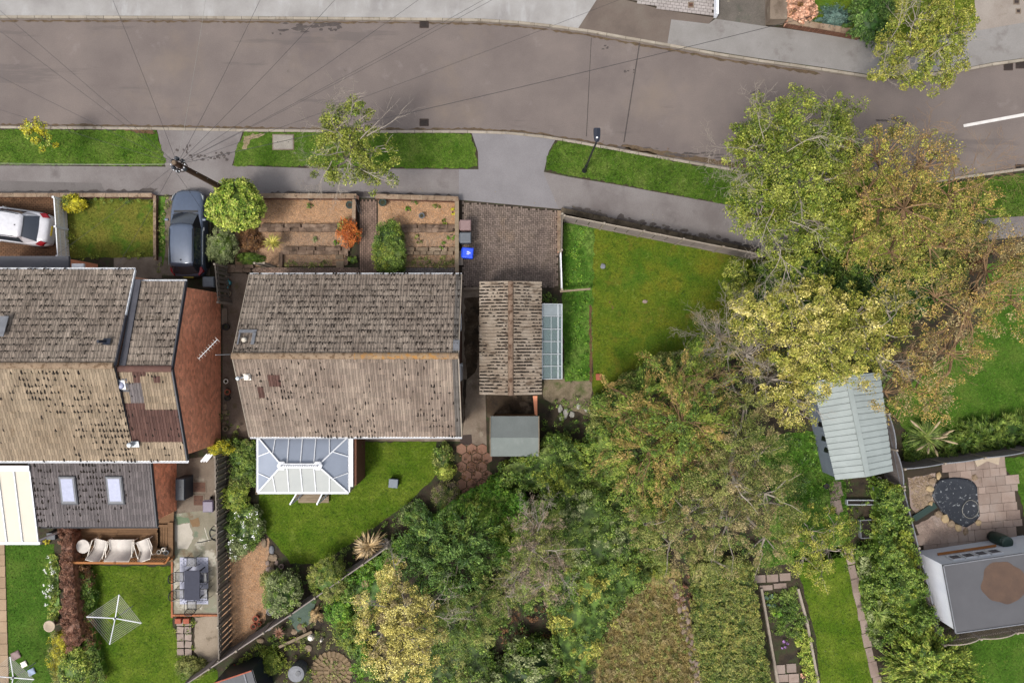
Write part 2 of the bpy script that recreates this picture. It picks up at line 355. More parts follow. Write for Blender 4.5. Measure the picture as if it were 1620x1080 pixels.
def grassmat(name, cols, stains=()):
    return M(name, cols, 0.8, 8, 0.95, bump=1.0, bscale=30, fine=0.45, fscale=9, stains=tuple(stains) + (((120, 134, 60), 4.5, 0.60, 0.08, 0.55), ((44, 70, 14), 3.2, 0.58, 0.08, 0.6)), spec=0.1, k=.62)
m_verge = grassmat('verge_turf', [(64, 94, 22), (80, 108, 34), (100, 120, 50)], [((128, 138, 66), 2.2, 0.60, 0.10, 0.6), ((46, 84, 14), 1.4, 0.56, 0.1, 0.5)])
m_lawn1 = grassmat('olive_turf', [(72, 98, 22), (92, 108, 28), (110, 112, 32)], [((110, 96, 40), 1.0, 0.58, 0.12, 0.6), ((58, 98, 26), 0.5, 0.55, 0.1, 0.5)])
m_lawn2 = grassmat('garden_turf', [(70, 98, 18), (86, 108, 26), (104, 120, 38)], [((104, 118, 50), 1.2, 0.60, 0.1, 0.5)])
m_lawn3 = grassmat('bright_turf', [(58, 92, 22), (70, 102, 30), (86, 110, 40)], [((92, 128, 48), 1.0, 0.6, 0.1, 0.5)])
m_lawn4 = grassmat('mossy_turf', [(88, 104, 34), (108, 112, 44), (122, 116, 50)], [((70, 108, 30), 0.9, 0.55, 0.1, 0.7)])
m_weed = grassmat('weedy_turf', [(56, 96, 24), (84, 122, 42), (116, 142, 66)], [((44, 74, 20), 3.0, 0.55, 0.08, 0.7)])
m_wild = grassmat('dry_grass', [(132, 116, 66), (166, 146, 96), (112, 116, 56)], [((168, 146, 100), 2.5, 0.6, 0.08, 0.6)])
m_blade = leafmat('grass_blades', [(60, 86, 26), (82, 106, 40), (118, 132, 68)], 0.8)
m_bladeo = leafmat('olive_blades', [(70, 92, 28), (92, 108, 36), (120, 120, 50)], 0.8)
m_bladed = leafmat('dry_blades', [(132, 118, 66), (180, 158, 108), (130, 134, 68)], 0.8)
LM = {
 'lime': leafmat('leaf_lime', [(92, 126, 34), (140, 160, 50), (190, 196, 92)], 1.2, 0.5),
 'street': leafmat('leaf_street', [(78, 98, 26), (122, 134, 44), (172, 174, 80)], 1.0, 0.45),
 'green': leafmat('leaf_green', [(66, 90, 20), (108, 126, 36), (160, 166, 64)], 1.0, 0.4),
 'yellowgreen': leafmat('leaf_yellowgreen', [(104, 116, 36), (150, 152, 56), (188, 180, 88)], 0.8, 0.45),
 'yellow': leafmat('leaf_yellow', [(150, 142, 64), (206, 192, 98), (230, 218, 140)], 0.9, 0.4),
 'orange': leafmat('leaf_orange', [(120, 122, 50), (160, 142, 70), (196, 158, 92)], 0.6, 0.45),
 'tan': leafmat('leaf_tan', [(120, 108, 66), (158, 140, 94), (182, 166, 120)], 0.9, 0.4),
 'olive': leafmat('leaf_olive', [(84, 100, 38), (118, 128, 58), (164, 162, 92)], 0.8, 0.45),
 'conifer': leafmat('needle_green', [(64, 96, 30), (108, 134, 44), (162, 172, 72)], 0.7, 0.4),
 'conorange': leafmat('needle_orange', [(116, 112, 46), (158, 136, 70), (192, 160, 100)], 0.7, 0.4),
 'dark': leafmat('leaf_dark', [(38, 68, 20), (66, 98, 34), (122, 150, 74)], 1.2, 0.4),
 'mid': leafmat('leaf_mid', [(54, 84, 24), (90, 118, 38), (142, 160, 72)], 1.0, 0.4),
 'grey': leafmat('leaf_greygreen', [(90, 106, 58), (124, 136, 82), (166, 172, 122)], 1.2, 0.4),
 'bright': leafmat('leaf_bright', [(66, 112, 22), (92, 138, 36), (140, 170, 60)], 1.0, 0.4),
 'copper': leafmat('leaf_copper', [(104, 66, 48), (134, 90, 70), (156, 116, 92)], 2.0, 0.4),
 'brown': leafmat('leaf_brown', [(84, 54, 34), (118, 82, 52), (140, 104, 62)], 2.0, 0.4),
 'acer': leafmat('leaf_acer', [(150, 70, 20), (190, 96, 34), (214, 130, 60)], 2.0, 0.4),
 'gold': leafmat('leaf_gold', [(150, 140, 20), (196, 186, 30), (220, 210, 70)], 2.0, 0.4),
 'pink': leafmat('petal_pink', [(196, 140, 112), (222, 168, 138), (236, 190, 162)], 2.0, 0.4),
 'blue': leafmat('needle_blue', [(62, 92, 84), (92, 120, 110), (120, 146, 134)], 1.5, 0.4),
 'greybrown': leafmat('leaf_greybrown', [(110, 98, 78), (146, 128, 108), (176, 152, 130)], 1.2, 0.4),
 'white': leafmat('petal_white', [(220, 220, 214), (236, 236, 232), (244, 244, 240)], 2.0, 0.2, k=0.75),
 'red': leafmat('petal_red', [(190, 50, 40), (214, 70, 50), (226, 90, 70)], 2.0, 0.2),
 'purple': leafmat('petal_purple', [(170, 120, 190), (190, 140, 210), (210, 170, 220)], 2.0, 0.2),
 'hedge': leafmat('leaf_hedge', [(70, 92, 30), (108, 126, 52), (160, 152, 78)], 1.4, 0.5),
 'straw': leafmat('leaf_straw', [(150, 124, 84), (184, 156, 112), (206, 180, 138)], 2.0, 0.4),
 'spike': leafmat('leaf_spike', [(128, 124, 40), (170, 162, 64), (196, 186, 96)], 2.0, 0.4),
 'spikeg': leafmat('leaf_spikegreen', [(84, 110, 46), (120, 140, 64), (150, 160, 84)], 2.0, 0.4),
}
# ------------------------------------------------------------------ vegetation builders
UP = np.array([0, 0, 1.0])
def unit(a): return a / (np.linalg.norm(a, axis=-1, keepdims=True) + 1e-9)
def leafquads(C, D, N, L, Wd):
    """rhombic leaves: centres C, long directions D, normals N"""
    D = unit(D - N * np.sum(D * N, 1, keepdims=True)); S = np.cross(N, D); L = np.reshape(L, (-1, 1)); Wd = np.reshape(Wd, (-1, 1))
    V = np.stack([C - D * L / 2, C + S * Wd / 2 - N * L * 0.05, C + D * L / 2, C - S * Wd / 2 - N * L * 0.05], 1).reshape(-1, 3)
    return V, np.arange(len(V)).reshape(-1, 4)
def leafcloud(C, out, L=0.10, Wd=0.06, upb=0.6, rand=0.8, along=0.0):
    n = len(C); N = unit(out * 0.6 + UP * upb + RNG.normal(0, rand, (n, 3)) * 0.7); N[:, 2] = np.abs(N[:, 2]) * 0.9 + 0.05; N = unit(N)
    D = RNG.normal(0, 1, (n, 3)) * (1 - along) + out * along * 2.5
    s = RNG.uniform(0.65, 1.35, n)
    return leafquads(C, D, N, L * s, Wd * s)
def clump_pts(cc, out, rad, m, elong=1.0, flat=0.6):
    """m points around each clump centre, stretched along `out`"""
    n = len(cc); u = RNG.normal(0, 1, (n, m, 3)); u = unit(u) * RNG.uniform(0.2, 1, (n, m, 1)) ** 0.6
    u[..., 2] *= flat; r = np.reshape(rad, (-1, 1, 1)) * np.ones((n, 1, 1)); p = u * r
    if elong != 1.0:
        o = out[:, None, :]; a = np.sum(p * o, 2, keepdims=True); p = p * 0.62 + o * a * (elong - 0.62)
    return (cc[:, None, :] + p).reshape(-1, 3), np.repeat(out, m, 0)
def limb(mb, a, b, r0, r1, n=5, seg=5, wob=0.12, sag=0.0):
    a = Vector(a); b = Vector(b); L = (b - a).length; pts = []; rs = []
    off = [Vector((random.uniform(-1, 1), random.uniform(-1, 1), random.uniform(-1, 1))) * L * wob * 0.5 for _ in range(seg + 1)]
    for i in range(seg + 1):
        t = i / seg; w = math.sin(math.pi * t)
        p = a.lerp(b, t) + off[i] * w + Vector((0, 0, (sag * L) * w)); pts.append(p); rs.append(r0 + (r1 - r0) * t)
    mb.tube(pts, rs, n, cap=False); return pts
def spray(mb, p, d, L, r, depth=3, up=0.15, n=3):
    """bare twigs: a fan that forks"""
    d = Vector(d).normalized(); q = p; pts = [Vector(p)]; rs = [r]
    for i in range(4):
        d = (d + Vector((random.gauss(0, .16), random.gauss(0, .16), random.gauss(0, .10) + up * 0.2))).normalized()
        q = pts[-1] + d * L / 4; pts.append(q); rs.append(r * (1 - 0.2 * (i + 1)) + 0.002)
    mb.tube(pts, rs, n, cap=False)
    if depth > 0:
        for i in range(1, 5):
            for _ in range(1 if i < 4 else 2):
                e = (d + Vector((random.gauss(0, .7), random.gauss(0, .7), random.gauss(0, .3)))).normalized()
                spray(mb, pts[i], e, L * random.uniform(.4, .65), rs[i] * 0.7, depth - 1, up)
def core_mesh(mb, c, rx, ry, rz, amp=0.15):
    bm = bmesh.new(); bmesh.ops.create_icosphere(bm, subdivisions=2, radius=1)
    vs_ = []
    for v in bm.verts:
        k = 1 + random.uniform(-amp, amp); vs_.append((c[0] + v.co.x * rx * k, c[1] + v.co.y * ry * k, c[2] + v.co.z * rz * k))
    fs_ = [tuple(v.index for v in f.verts) for f in bm.faces]; bm.free(); mb.add(vs_, fs_)
NLEAF = 0
def crown_leaves(blobs, dens, cr, m, L, Wd, elong=1.0, vflat=0.75, low=-0.15, upb=0.6, rand=0.8, along=0.0, shell=0.35, flat=0.6, lump=0.25):
    """blobs: world (centre, radius). Clumps over the upper shell of each blob."""
    Vs = []; tops = []
    for c, r in blobs:
        c = np.array(c); n = max(5, int(dens * max(r * r, 0.12)))
        d = unit(RNG.normal(0, 1, (n * 3, 3))); d = d[d[:, 2] > low][:n]; n = len(d)
        ph = RNG.uniform(0, 6.28, 3); d = unit(d + 0.0); az = np.arctan2(d[:, 1], d[:, 0])
        lm = 1 + lump * 0.5 * (np.sin(az * 3 + ph[0]) + np.sin(az * 5 + ph[1]) * 0.6 + np.sin(d[:, 2] * 6 + ph[2]) * 0.5)
        rr = r * (1 - shell * RNG.uniform(0, 1, n) ** 1.5) * lm; cc = c + d * rr[:, None] * np.array([1, 1, vflat])
        rad = cr * RNG.uniform(0.6, 1.35, n); pts, o = clump_pts(cc, d, rad, m, elong, flat); Vs.append((pts, o)); tops.append((cc, d, rad))
    C = np.concatenate([v[0] for v in Vs]); O = np.concatenate([v[1] for v in Vs])
    global NLEAF; NLEAF += len(C)
    V, Fa = leafcloud(C, O, L, Wd, upb, rand, along)
    return V, Fa, tops
def tree(name, label, cat, blobs, trunk, mat, dens=16, cr=0.36, m=80, L=0.10, Wd=0.06, elong=1.0, vflat=0.75, core=0.72, twigs=40, twigmat=None, tr=0.16,
         group=None, mat2=None, frac2=0.0, upb=0.6, rand=0.8, along=0.0, sprays=(), shell=0.35, lump=0.25, flat=0.6, corem=None, low=-0.15):
    """blobs: (px, py, radius px, height of centre); trunk: (px, py) at ground"""
    WB = []; dens *= 2.0; core = 0; cr *= .88; m = int(m * 1.45); L *= .88; Wd *= .86
    for (x, y, r, z) in blobs:
        WB.append((P(x, y, z), r * (H - z) / F))
    base = P(trunk[0], trunk[1], 0.1); t = thing(name, label, cat, base, group)
    ztop = max(b[0].z for b in WB); cx = sum(b[0].x for b in WB) / len(WB); cy = sum(b[0].y for b in WB) / len(WB)
    V, Fa, tops = crown_leaves(WB, dens, cr, m, L, Wd, elong, vflat, low, upb, rand, along, shell, flat, lump)
    if mat2 and frac2 > 0:
        k = np.repeat(RNG.uniform(0, 1, max(1, len(Fa) // m + 1)), m)[:len(Fa)] < frac2
        for sel, mt, nm in ((~k, mat, 'crown'), (k, mat2, 'crown')):
            idx = Fa[sel]; VV = V[idx.ravel()]; npmesh(nm, VV, np.arange(len(VV)).reshape(-1, 4), mt, t)
    else: npmesh('crown', V, Fa, mat, t)
    tm = MB(); fork = Vector((base.x * 0.6 + cx * 0.4, base.y * 0.6 + cy * 0.4, max(0.4, ztop * 0.45)))
    limb(tm, base, fork, tr, tr * 0.7, 8, 4, 0.06); tm.build('trunk', m_bark_t, t, smooth=True)
    lm = MB()
    for c, r in WB:
        limb(lm, fork, c + Vector((0, 0, -r * vflat * 0.2)), tr * 0.5, tr * 0.2, 5, 5, 0.15)
    k = 0; tw = []
    for (cc, d, rad), (c, r) in zip(tops, WB):
        q = max(1, int(twigs * len(cc) / max(1, sum(len(a[0]) for a in tops))))
        for i in RNG.integers(0, len(cc), q):
            e = cc[i] + d[i] * rad[i] * 0.9; limb(lm, c, e, tr * 0.16 + 0.006, 0.006, 3, 4, 0.2)
    lm.build('branches', twigmat or m_bark_t, t)
    if core:
        cm = MB()
        for c, r in WB:
            if r > 0.3: core_mesh(cm, c, r * core, r * core, r * core * vflat)
        cm.build('inner_foliage', corem or mat, t)
    if sprays:
        sp = MB()
        for (x, y, z, ang, Ls, dp) in sprays:
            a = math.radians(ang); p = P(x, y, z); spray(sp, p, (math.cos(a), math.sin(a), 0.25), Ls, 0.022, dp)
        sp.build('bare_twigs', twigmat or m_twig, t)
    return t
def bush(name, label, x, y, r, z, mat, cat='bush', ry=None, L=0.07, Wd=0.045, dens=26, cr=0.22, m=70, vflat=0.7, group=None, core=0.82, upb=0.7, rand=0.6, elong=1.0, along=0, lump=0.1, corem=None, shell=0.2, mat2=None, frac2=0):
    """a single rounded shrub: (px,py) centre, r px, z its top height"""
    s = (H - z * 0.6) / F; R_ = r * s; c = P(x, y, max(0.15, z - R_ * vflat)); base = P(x, y, 0.1) if z < 1.2 else Vector((c.x, c.y, 0.1))
    t = thing(name, label, cat, Vector((c.x, c.y, 0.1)), group)
    dq = 4.2 if R_ > .35 else 2.4
    V, Fa, tops = crown_leaves([(Vector((0, 0, 0)), 1.0 * R_ * .93)], dens * dq, min(cr, R_ * .4), m, L, Wd, elong, vflat, -0.35, upb, rand, along, shell, 0.7, lump)
    q = (ry / r) if ry else 1.0; V[:, 1] *= q; V += np.array(c); V[:, 2] = np.maximum(V[:, 2], 0.11)
    if mat2 and frac2 > 0:
        k = np.repeat(RNG.uniform(0, 1, max(1, len(Fa) // m + 1)), m)[:len(Fa)] < frac2
        for sel, mt in ((~k, mat), (k, mat2)):
            VV = V[Fa[sel].ravel()]; 
            if len(VV): npmesh('foliage', VV, np.arange(len(VV)).reshape(-1, 4), mt, t)
    else: npmesh('foliage', V, Fa, mat, t)
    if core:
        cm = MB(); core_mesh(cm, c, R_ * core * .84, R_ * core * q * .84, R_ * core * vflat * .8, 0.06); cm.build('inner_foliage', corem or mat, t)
    sm = MB()
    for i in range(4):
        limb(sm, (c.x + random.uniform(-.06, .06), c.y + random.uniform(-.06, .06), 0.1), (c.x + random.uniform(-.3, .3) * R_, c.y + random.uniform(-.3, .3) * R_, c.z), 0.025, 0.012, 4, 3)
    sm.build('stem', m_bark_t, t); return t
def hedge(name, label, poly, z, mat, cat='hedge', dens=70, m=60, cr=0.2, L=0.07, Wd=0.045, amp=0.25, group=None, z0=0.1, mat2=None, frac2=0, edge=True, corek=0.9, corem=None, rand=0.7, upb=0.6, elong=1, along=0):
    """a hedge or thicket filling a photograph polygon (taken at its top height)"""
    pw = [P(p[0], p[1], z) for p in poly]; cen = sum(pw, Vector()) / len(pw); t = thing(name, label, cat, (cen.x, cen.y, z0), group)
    if cat == 'thicket' or amp >= .5: L *= 1.35; Wd *= 1.3; amp *= 1.5; dens *= .72; cr *= 1.05
    A = parea([(p.x, p.y) for p in pw]); n = int(A * dens / 2.6); pts = scatter([(p.x, p.y) for p in pw], n)
    ph = RNG.uniform(0, 6.28, 4)
    h = z - 0.1 + amp * 0.5 * (np.sin(pts[:, 0] * 2.1 + ph[0]) * np.sin(pts[:, 1] * 2.4 + ph[1]) + 0.7 * np.sin(pts[:, 0] * 5.2 + ph[2]) * np.sin(pts[:, 1] * 4.6 + ph[3])) - amp * RNG.uniform(0, 1, n) ** 2
    cc = np.column_stack([pts, h]); 
    d = unit(np.column_stack([RNG.normal(0, .45, n), RNG.normal(0, .45, n), np.ones(n)]))
    # sides
    per = []; 
    for i in range(len(pw)):
        a, b = pw[i], pw[(i + 1) % len(pw)]; Lr = (b - a).length; nr = Vector((b.y - a.y, a.x - b.x, 0)).normalized()
        mid = (a + b) / 2 + nr * 0.05
        if inpoly(np.array([mid.x]), np.array([mid.y]), [(p.x, p.y) for p in pw])[0]: nr = -nr
        k = int(Lr * max(0.2, z - z0) * dens / 8)
        for _ in range(k):
            q = a.lerp(b, random.random()); per.append((q.x - nr.x * 0.08, q.y - nr.y * 0.08, random.uniform(z0 + 0.1, z - 0.05), nr.x, nr.y, 0.3))
    if per:
        per = np.array(per); cc = np.vstack([cc, per[:, :3]]); d = np.vstack([d, unit(per[:, 3:])])
    rad = cr * RNG.uniform(0.6, 1.3, len(cc)); C, O = clump_pts(cc, d, rad, m, elong, 0.7); C[:, 2] = np.maximum(C[:, 2], z0 + 0.01)
    global NLEAF; NLEAF += len(C)
    V, Fa = leafcloud(C, O, L, Wd, upb, rand, along)
    if mat2 and frac2 > 0:
        cid = np.repeat(np.arange(len(cc)), m); w = 0.5 + 0.5 * np.sin(cc[:, 0] * 1.7 + ph[1]) * np.sin(cc[:, 1] * 1.9 + ph[2]); k = ((w * 0.6 + 0.4 * RNG.uniform(0, 1, len(cc))) < frac2)[cid]
        for sel, mt in ((~k, mat), (k, mat2)):
            VV = V[Fa[sel].ravel()]
            if len(VV): npmesh('foliage', VV, np.arange(len(VV)).reshape(-1, 4), mt, t)
    else: npmesh('foliage', V, Fa, mat, t)
    if corek:
        cm = MB(); c2 = [(cen.x + (p.x - cen.x) * corek, cen.y + (p.y - cen.y) * corek) for p in pw]; cm.prism(c2, z0, max(z0 + 0.05, z - 0.22 - amp * 0.6)); cm.build('inner_foliage', corem or mat, t)
    return t
def cover(name, label, poly, mat, z=0.1, h=0.25, dens=14, m=26, cr=0.16, L=0.07, Wd=0.045, cat='ground cover', rand=0.8):
    pw = [(P(p[0], p[1], z)) for p in poly]; q = [(p.x, p.y) for p in pw]; n = int(parea(q) * dens); pts = scatter(q, n)
    cc = np.column_stack([pts, z + h * RNG.uniform(0.1, 1, n) ** 1.3]); d = unit(np.column_stack([RNG.normal(0, .5, n), RNG.normal(0, .5, n), np.ones(n)]))
    C, O = clump_pts(cc, d, cr * RNG.uniform(.5, 1.4, n), m, 1, 0.6); C[:, 2] = np.maximum(C[:, 2], z + 0.015)
    global NLEAF; NLEAF += len(C)
    V, Fa = leafcloud(C, O, L, Wd, 0.7, rand); V[:, 2] = np.maximum(V[:, 2], z + 0.006); o = npmesh(name, V, Fa, mat, None, 'stuff'); tag(o, label, cat); return o
def blades(name, label, poly, mat, z=0.1, dens=260, h=0.06, w=0.02, cat='grass'):
    pw = [(P(p[0], p[1], z)) for p in poly]; q = [(p.x, p.y) for p in pw]; n = int(parea(q) * dens); pts = scatter(q, n)
    a = RNG.uniform(0, 6.28, n); hh = h * RNG.uniform(.5, 1.5, n); lean = RNG.normal(0, 0.6, (n, 2)) * hh[:, None]
    b = np.column_stack([pts, np.full(n, z)]); s = np.column_stack([np.cos(a), np.sin(a), np.zeros(n)]) * w * 0.5 * RNG.uniform(.6, 1.6, (n, 1))
    V = np.stack([b - s, b + s, b + np.column_stack([lean, hh])], 1).reshape(-1, 3); o = npmesh(name, V, np.arange(len(V)).reshape(-1, 3), mat, None, 'stuff'); tag(o, label, cat); return o
def spiky(name, label, x, y, z, Lr, n, mat, cat='plant', w=0.05, up=(0.15, 0.9), zc=None, group=None, trunk=0.0, droop=0.25, wild=0.0):
    c = P(x, y, z); t = thing(name, label, cat, (c.x, c.y, 0.1), group); mb = MB()
    for i in range(n):
        a = random.uniform(0, 6.283); e = random.uniform(*up); L = Lr * random.uniform(.7, 1.1); d = Vector((math.cos(a) * math.cos(e), math.sin(a) * math.cos(e), math.sin(e)))
        if wild: d = (d + Vector((random.gauss(0, wild), random.gauss(0, wild), 0))).normalized()
        s = Vector((-math.sin(a), math.cos(a), 0)) * w / 2; p0 = c; p1 = c + d * L * .5; p2 = c + d * L - Vector((0, 0, droop * L)); p1b = p1 + Vector((0, 0, 0.0))
        mb.add([p0 - s * .6, p0 + s * .6, p1b - s, p1b + s, p2], [(0, 1, 3, 2), (2, 3, 4)])
    mb.build('fronds', mat, t)
    tm = MB(); tm.tube([(c.x, c.y, 0.1), c], [0.07, 0.05], 6); tm.build('stem', m_bark_t, t); return t
# ------------------------------------------------------------------ setting: ground sheets
def sheet(name, poly, z, mat, parent=None, kind='structure', ragged=0, step=10):
    if ragged: poly = rough(poly, ragged, step)
    mb = MB(); mb.prism([P(p[0], p[1], z) for p in poly], z, z); return mb.build(name, mat, parent, kind)
mb = MB(); mb.quad((-400, -400, -0.06), (400, -400, -0.06), (400, 400, -0.06), (-400, 400, -0.06)); mb.build('ground', m_soil, kind='structure')
KN = [(-700, 26), (0, 28), (300, 29), (600, 31), (700, 32), (760, 33), (820, 37), (870, 42), (930, 50), (990, 61), (1060, 73), (1130, 86), (1200, 97), (1300, 111), (1378, 123)]
KN2 = [(1530, 111), (1570, 103), (1620, 96), (1700, 84), (2300, 20)]
KS = [(-700, 199), (0, 200), (240, 202), (400, 205), (600, 207), (740, 207), (800, 209), (860, 215), (920, 225), (980, 236), (1040, 247), (1140, 264), (1200, 275), (1300, 286), (1450, 290), (1530, 278), (1620, 266), (1700, 252), (2300, 180)]
sheet('road', [(-700, 26)] + KN[1:] + [(1440, 126)] + KN2 + KS[::-1], 0.0, m_asph)
sheet('land_north', [(-700, -600), (2300, -600), (2300, 20)] + KN2[::-1][1:] + [(1440, 124)] + KN[::-1], 0.09, m_soil)
sheet('land_south', KS + [(2300, 1900), (-700, 1900)], 0.09, m_soil)
# south pavement, with the crossovers up to the kerb
PVS = [(-700, 262), (0, 262), (262, 264), (256, 240), (248, 203), (385, 205), (376, 232), (367, 262), (480, 266), (757, 268), (756, 240), (745, 207), (800, 209), (860, 215), (880, 219), (868, 240), (860, 272), (900, 280), (980, 293), (1060, 308), (1150, 324), (1250, 338), (1400, 352), (1500, 350), (1620, 342), (2300, 260), (2300, 320), (1620, 374), (1500, 386), (1400, 396), (1205, 398), (1100, 377), (1000, 354), (886, 331), (725, 316), (420, 309), (0, 308), (-700, 308)]
sheet('pavement', PVS, 0.094, m_pave)
sheet('crossover_tarmac', [(757, 268), (756, 240), (745, 207), (800, 209), (860, 215), (880, 219), (868, 240), (860, 274), (884, 330), (726, 316), (726, 268)], 0.098, M('crossover_grey', [(140, 136, 138), (152, 148, 150)], 0.7, fine=0.12, rgh=0.95))
sheet('pavement_repair', [(0, 286), (160, 290), (166, 303), (0, 305)], 0.098, M('repair_grey', [(118, 112, 110), (130, 124, 122)], 0.7, fine=0.15, rgh=0.95, stains=[((84, 80, 76), 1.0, 0.55, 0.1, 0.6)]))
for nm, pl in (('tarmac_stain', [(288, 232), (300, 228), (304, 244), (322, 242), (340, 246), (356, 240), (366, 240), (366, 252), (352, 258), (340, 252), (326, 254), (306, 254), (298, 246)]),):
    pass
# north side
sheet('pavement', [(-700, -60), (948, -60), (944, 0), (914, 46), (870, 38.5), (820, 33.5), (760, 29.5), (600, 27.5), (300, 25.5), (-700, 22.5)], 0.094, m_pavelight)
sheet('tarmac_apron', [(948, -30), (987, -2), (1050, 16), (1130, 28), (1121, 38), (1062, 31), (1056, 69), (990, 57.5), (914, 46), (944, 0)], 0.098, m_apron)
sheet('pavement', [(1056, 69), (1062, 31), (1121, 38), (1132, 30), (1212, 42), (1240, 45), (1355, 62), (1392, 66), (1440, 62), (1540, 48), (1620, 36), (2300, -40), (2300, 16), (1700, 80), (1620, 92), (1570, 99), (1530, 107), (1440, 118), (1378, 118.5), (1300, 106.5), (1200, 92.5), (1130, 81.5)], 0.098, M('pavement_mid', [(150, 146, 142), (162, 158, 155)], 0.7, fine=0.1, rgh=0.95, stains=[((128, 120, 116), 0.8, 0.56, 0.14, 0.7)]))
sheet('concrete_drive', [(1132, -30), (1212, -30), (1212, 42), (1132, 30)], 0.102, M('mossy_grey', [(104, 98, 90), (124, 116, 108)], 1.2, fine=0.3, stains=[((180, 170, 150), 2.2, 0.64, 0.05, 0.8), ((84, 92, 76), 1.0, 0.56, 0.1, 0.6)]))
sheet('concrete_drive', [(1536, -40), (1760, -40), (1700, 24), (1620, 36), (1544, 49)], 0.102, M('pale_conc', [(160, 148, 138), (176, 166, 156)], 0.8, fine=0.15, stains=[((130, 112, 92), 0.9, 0.58, 0.1, 0.6)]))
sheet('front_lawn', [(1240, -40), (1540, -40), (1544, 46), (1440, 60), (1355, 58), (1240, 38)], 0.106, m_lawn1)
mk = MB(); mk.prism(W([(1524, 197), (1620, 179), (1760, 152), (1761, 156), (1620, 184), (1525, 201.5)], 0.004), 0.004, 0.004); mk.build('centre_line', m_marks, kind='structure')
# road scars: joints, wet marks, gutters of silt
for pl in ([(1013, 68), (1011, 68), (986, 226), (988, 226)], [(936, 60), (935, 60), (927, 216), (928.5, 216)], [(1184, 150), (1190, 146), (1202, 141), (1203, 155), (1205, 170), (1203, 170), (1201, 143), (1190, 148)]):
    sheet('road_joint', pl, 0.004, m_patch)
def blotch(cx, cy, rx, ry, n=9, a=0.0, z=0.004, mat=m_patch, nm='road_stain'):
    for _ in range(n):
        r = random.uniform(.15, .5); x = cx + random.uniform(-1, 1) * rx; y = cy + random.uniform(-1, 1) * ry; pts = []
        k = random.randint(7, 11)
        for i in range(k):
            t = i / k * 6.283; q = random.uniform(.5, 1.2); pts.append((x + math.cos(t) * rx * r * q * 0.6, y + math.sin(t) * ry * r * q))
        sheet(nm, pts, z + random.random() * 0.002, mat)
for (x, y, rx, ry, n) in ((296, 236, 7, 6, 8), (310, 250, 12, 5, 14), (330, 250, 12, 4, 10), (352, 248, 11, 6, 12), (276, 238, 6, 5, 4)): blotch(x, y, rx, ry, n, z=.1)
blotch(490, 44, 44, 7, 22); blotch(520, 44, 18, 7, 10); blotch(438, 52, 8, 4, 4); blotch(952, 75, 10, 3, 7); blotch(996, 113, 9, 4, 7)
blotch(1408, 191, 26, 5, 12); blotch(1401, 216, 8, 6, 3); blotch(1098, 246, 44, 4, 18); blotch(1486, 222, 3, 3, 2); blotch(1010, 232, 30, 3, 6)
# silt and leaf litter against the kerbs
m_silt = M('gutter_silt', [(92, 76, 58), (124, 104, 80)], 3, fine=0.5, stains=[((96, 100, 48), 3, 0.6, 0.1, 0.6)])
for seg, off, w in ((KS[1:11], -1.5, 2.6), (KS[9:13], -2.5, 7), (KN[1:8], 4.0, 2.4), (KN[7:14], 4.2, 3.6)):
    a = rough([(p[0], p[1] + off) for p in seg], 2.0, 6, False); b = rough([(p[0], p[1] + off + (-w if off < 0 else w)) for p in seg][::-1], 3.4, 5, False)
    sheet('gutter_silt', a + b, 0.003, m_silt)
sheet('pavement_dark_patch', rough([(20, 303), (250, 304)], 1, 8, False) + rough([(250, 299), (130, 302), (20, 302)], 5, 6, False), 0.1, m_patch)
sheet('pavement_dark_patch', rough([(425, 309), (720, 314)], 1, 8, False) + rough([(720, 309), (560, 304), (425, 304)], 5, 5, False), 0.1, m_patch)
m_dark_blotch = M('dark_blotch', [(96, 88, 84), (112, 104, 98)], 3.0, fine=0.4, rgh=0.95)
for i in range(150):  # darker blotches on the pavement, denser towards the fence foot
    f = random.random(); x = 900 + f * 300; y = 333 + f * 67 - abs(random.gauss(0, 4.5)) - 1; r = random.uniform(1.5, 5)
    sheet('pavement_dark_patch', [(x + math.cos(t) * r * random.uniform(.8, 1.8), y + math.sin(t) * r * random.uniform(.4, .9)) for t in [k * .785 for k in range(8)]], 0.1 + random.random() * .003, m_dark_blotch if random.random() < .6 else m_patch)
# kerbs: one stone after another
kst = MB(); kst.box((0, 0, 0), (0.895, 0.135, 0.20)); kerb_me = kst.mesh('kerb_stone', m_kerb)
def kerb(line, side):
    k = struct('kerb', P(line[0][0], line[0][1], 0))
    pts = [P(x, y + side * 2.2, 0.115) for x, y in line]; acc = 0
    for a, b in zip(pts[:-1], pts[1:]):
        d = b - a; L = d.length; n = max(1, round(L / 0.91)); rz = math.atan2(d.y, d.x)
        for i in range(n):
            p = a.lerp(b, (i + .5) / n); 
            if abs(p.x) > 31: continue
            inst('kerb_stone', kerb_me, k, (p.x, p.y + random.uniform(-.006, .006), 0.016 + random.uniform(-.006, .004)), (0, 0, rz + random.uniform(-.006, .006)), (L / n / 0.91 * 0.995, 1, 1))
kerb(KN, -0.6); kerb([(1430, 124)] + KN2[:4], -0.6); kerb(KS[:-1], 0.6)
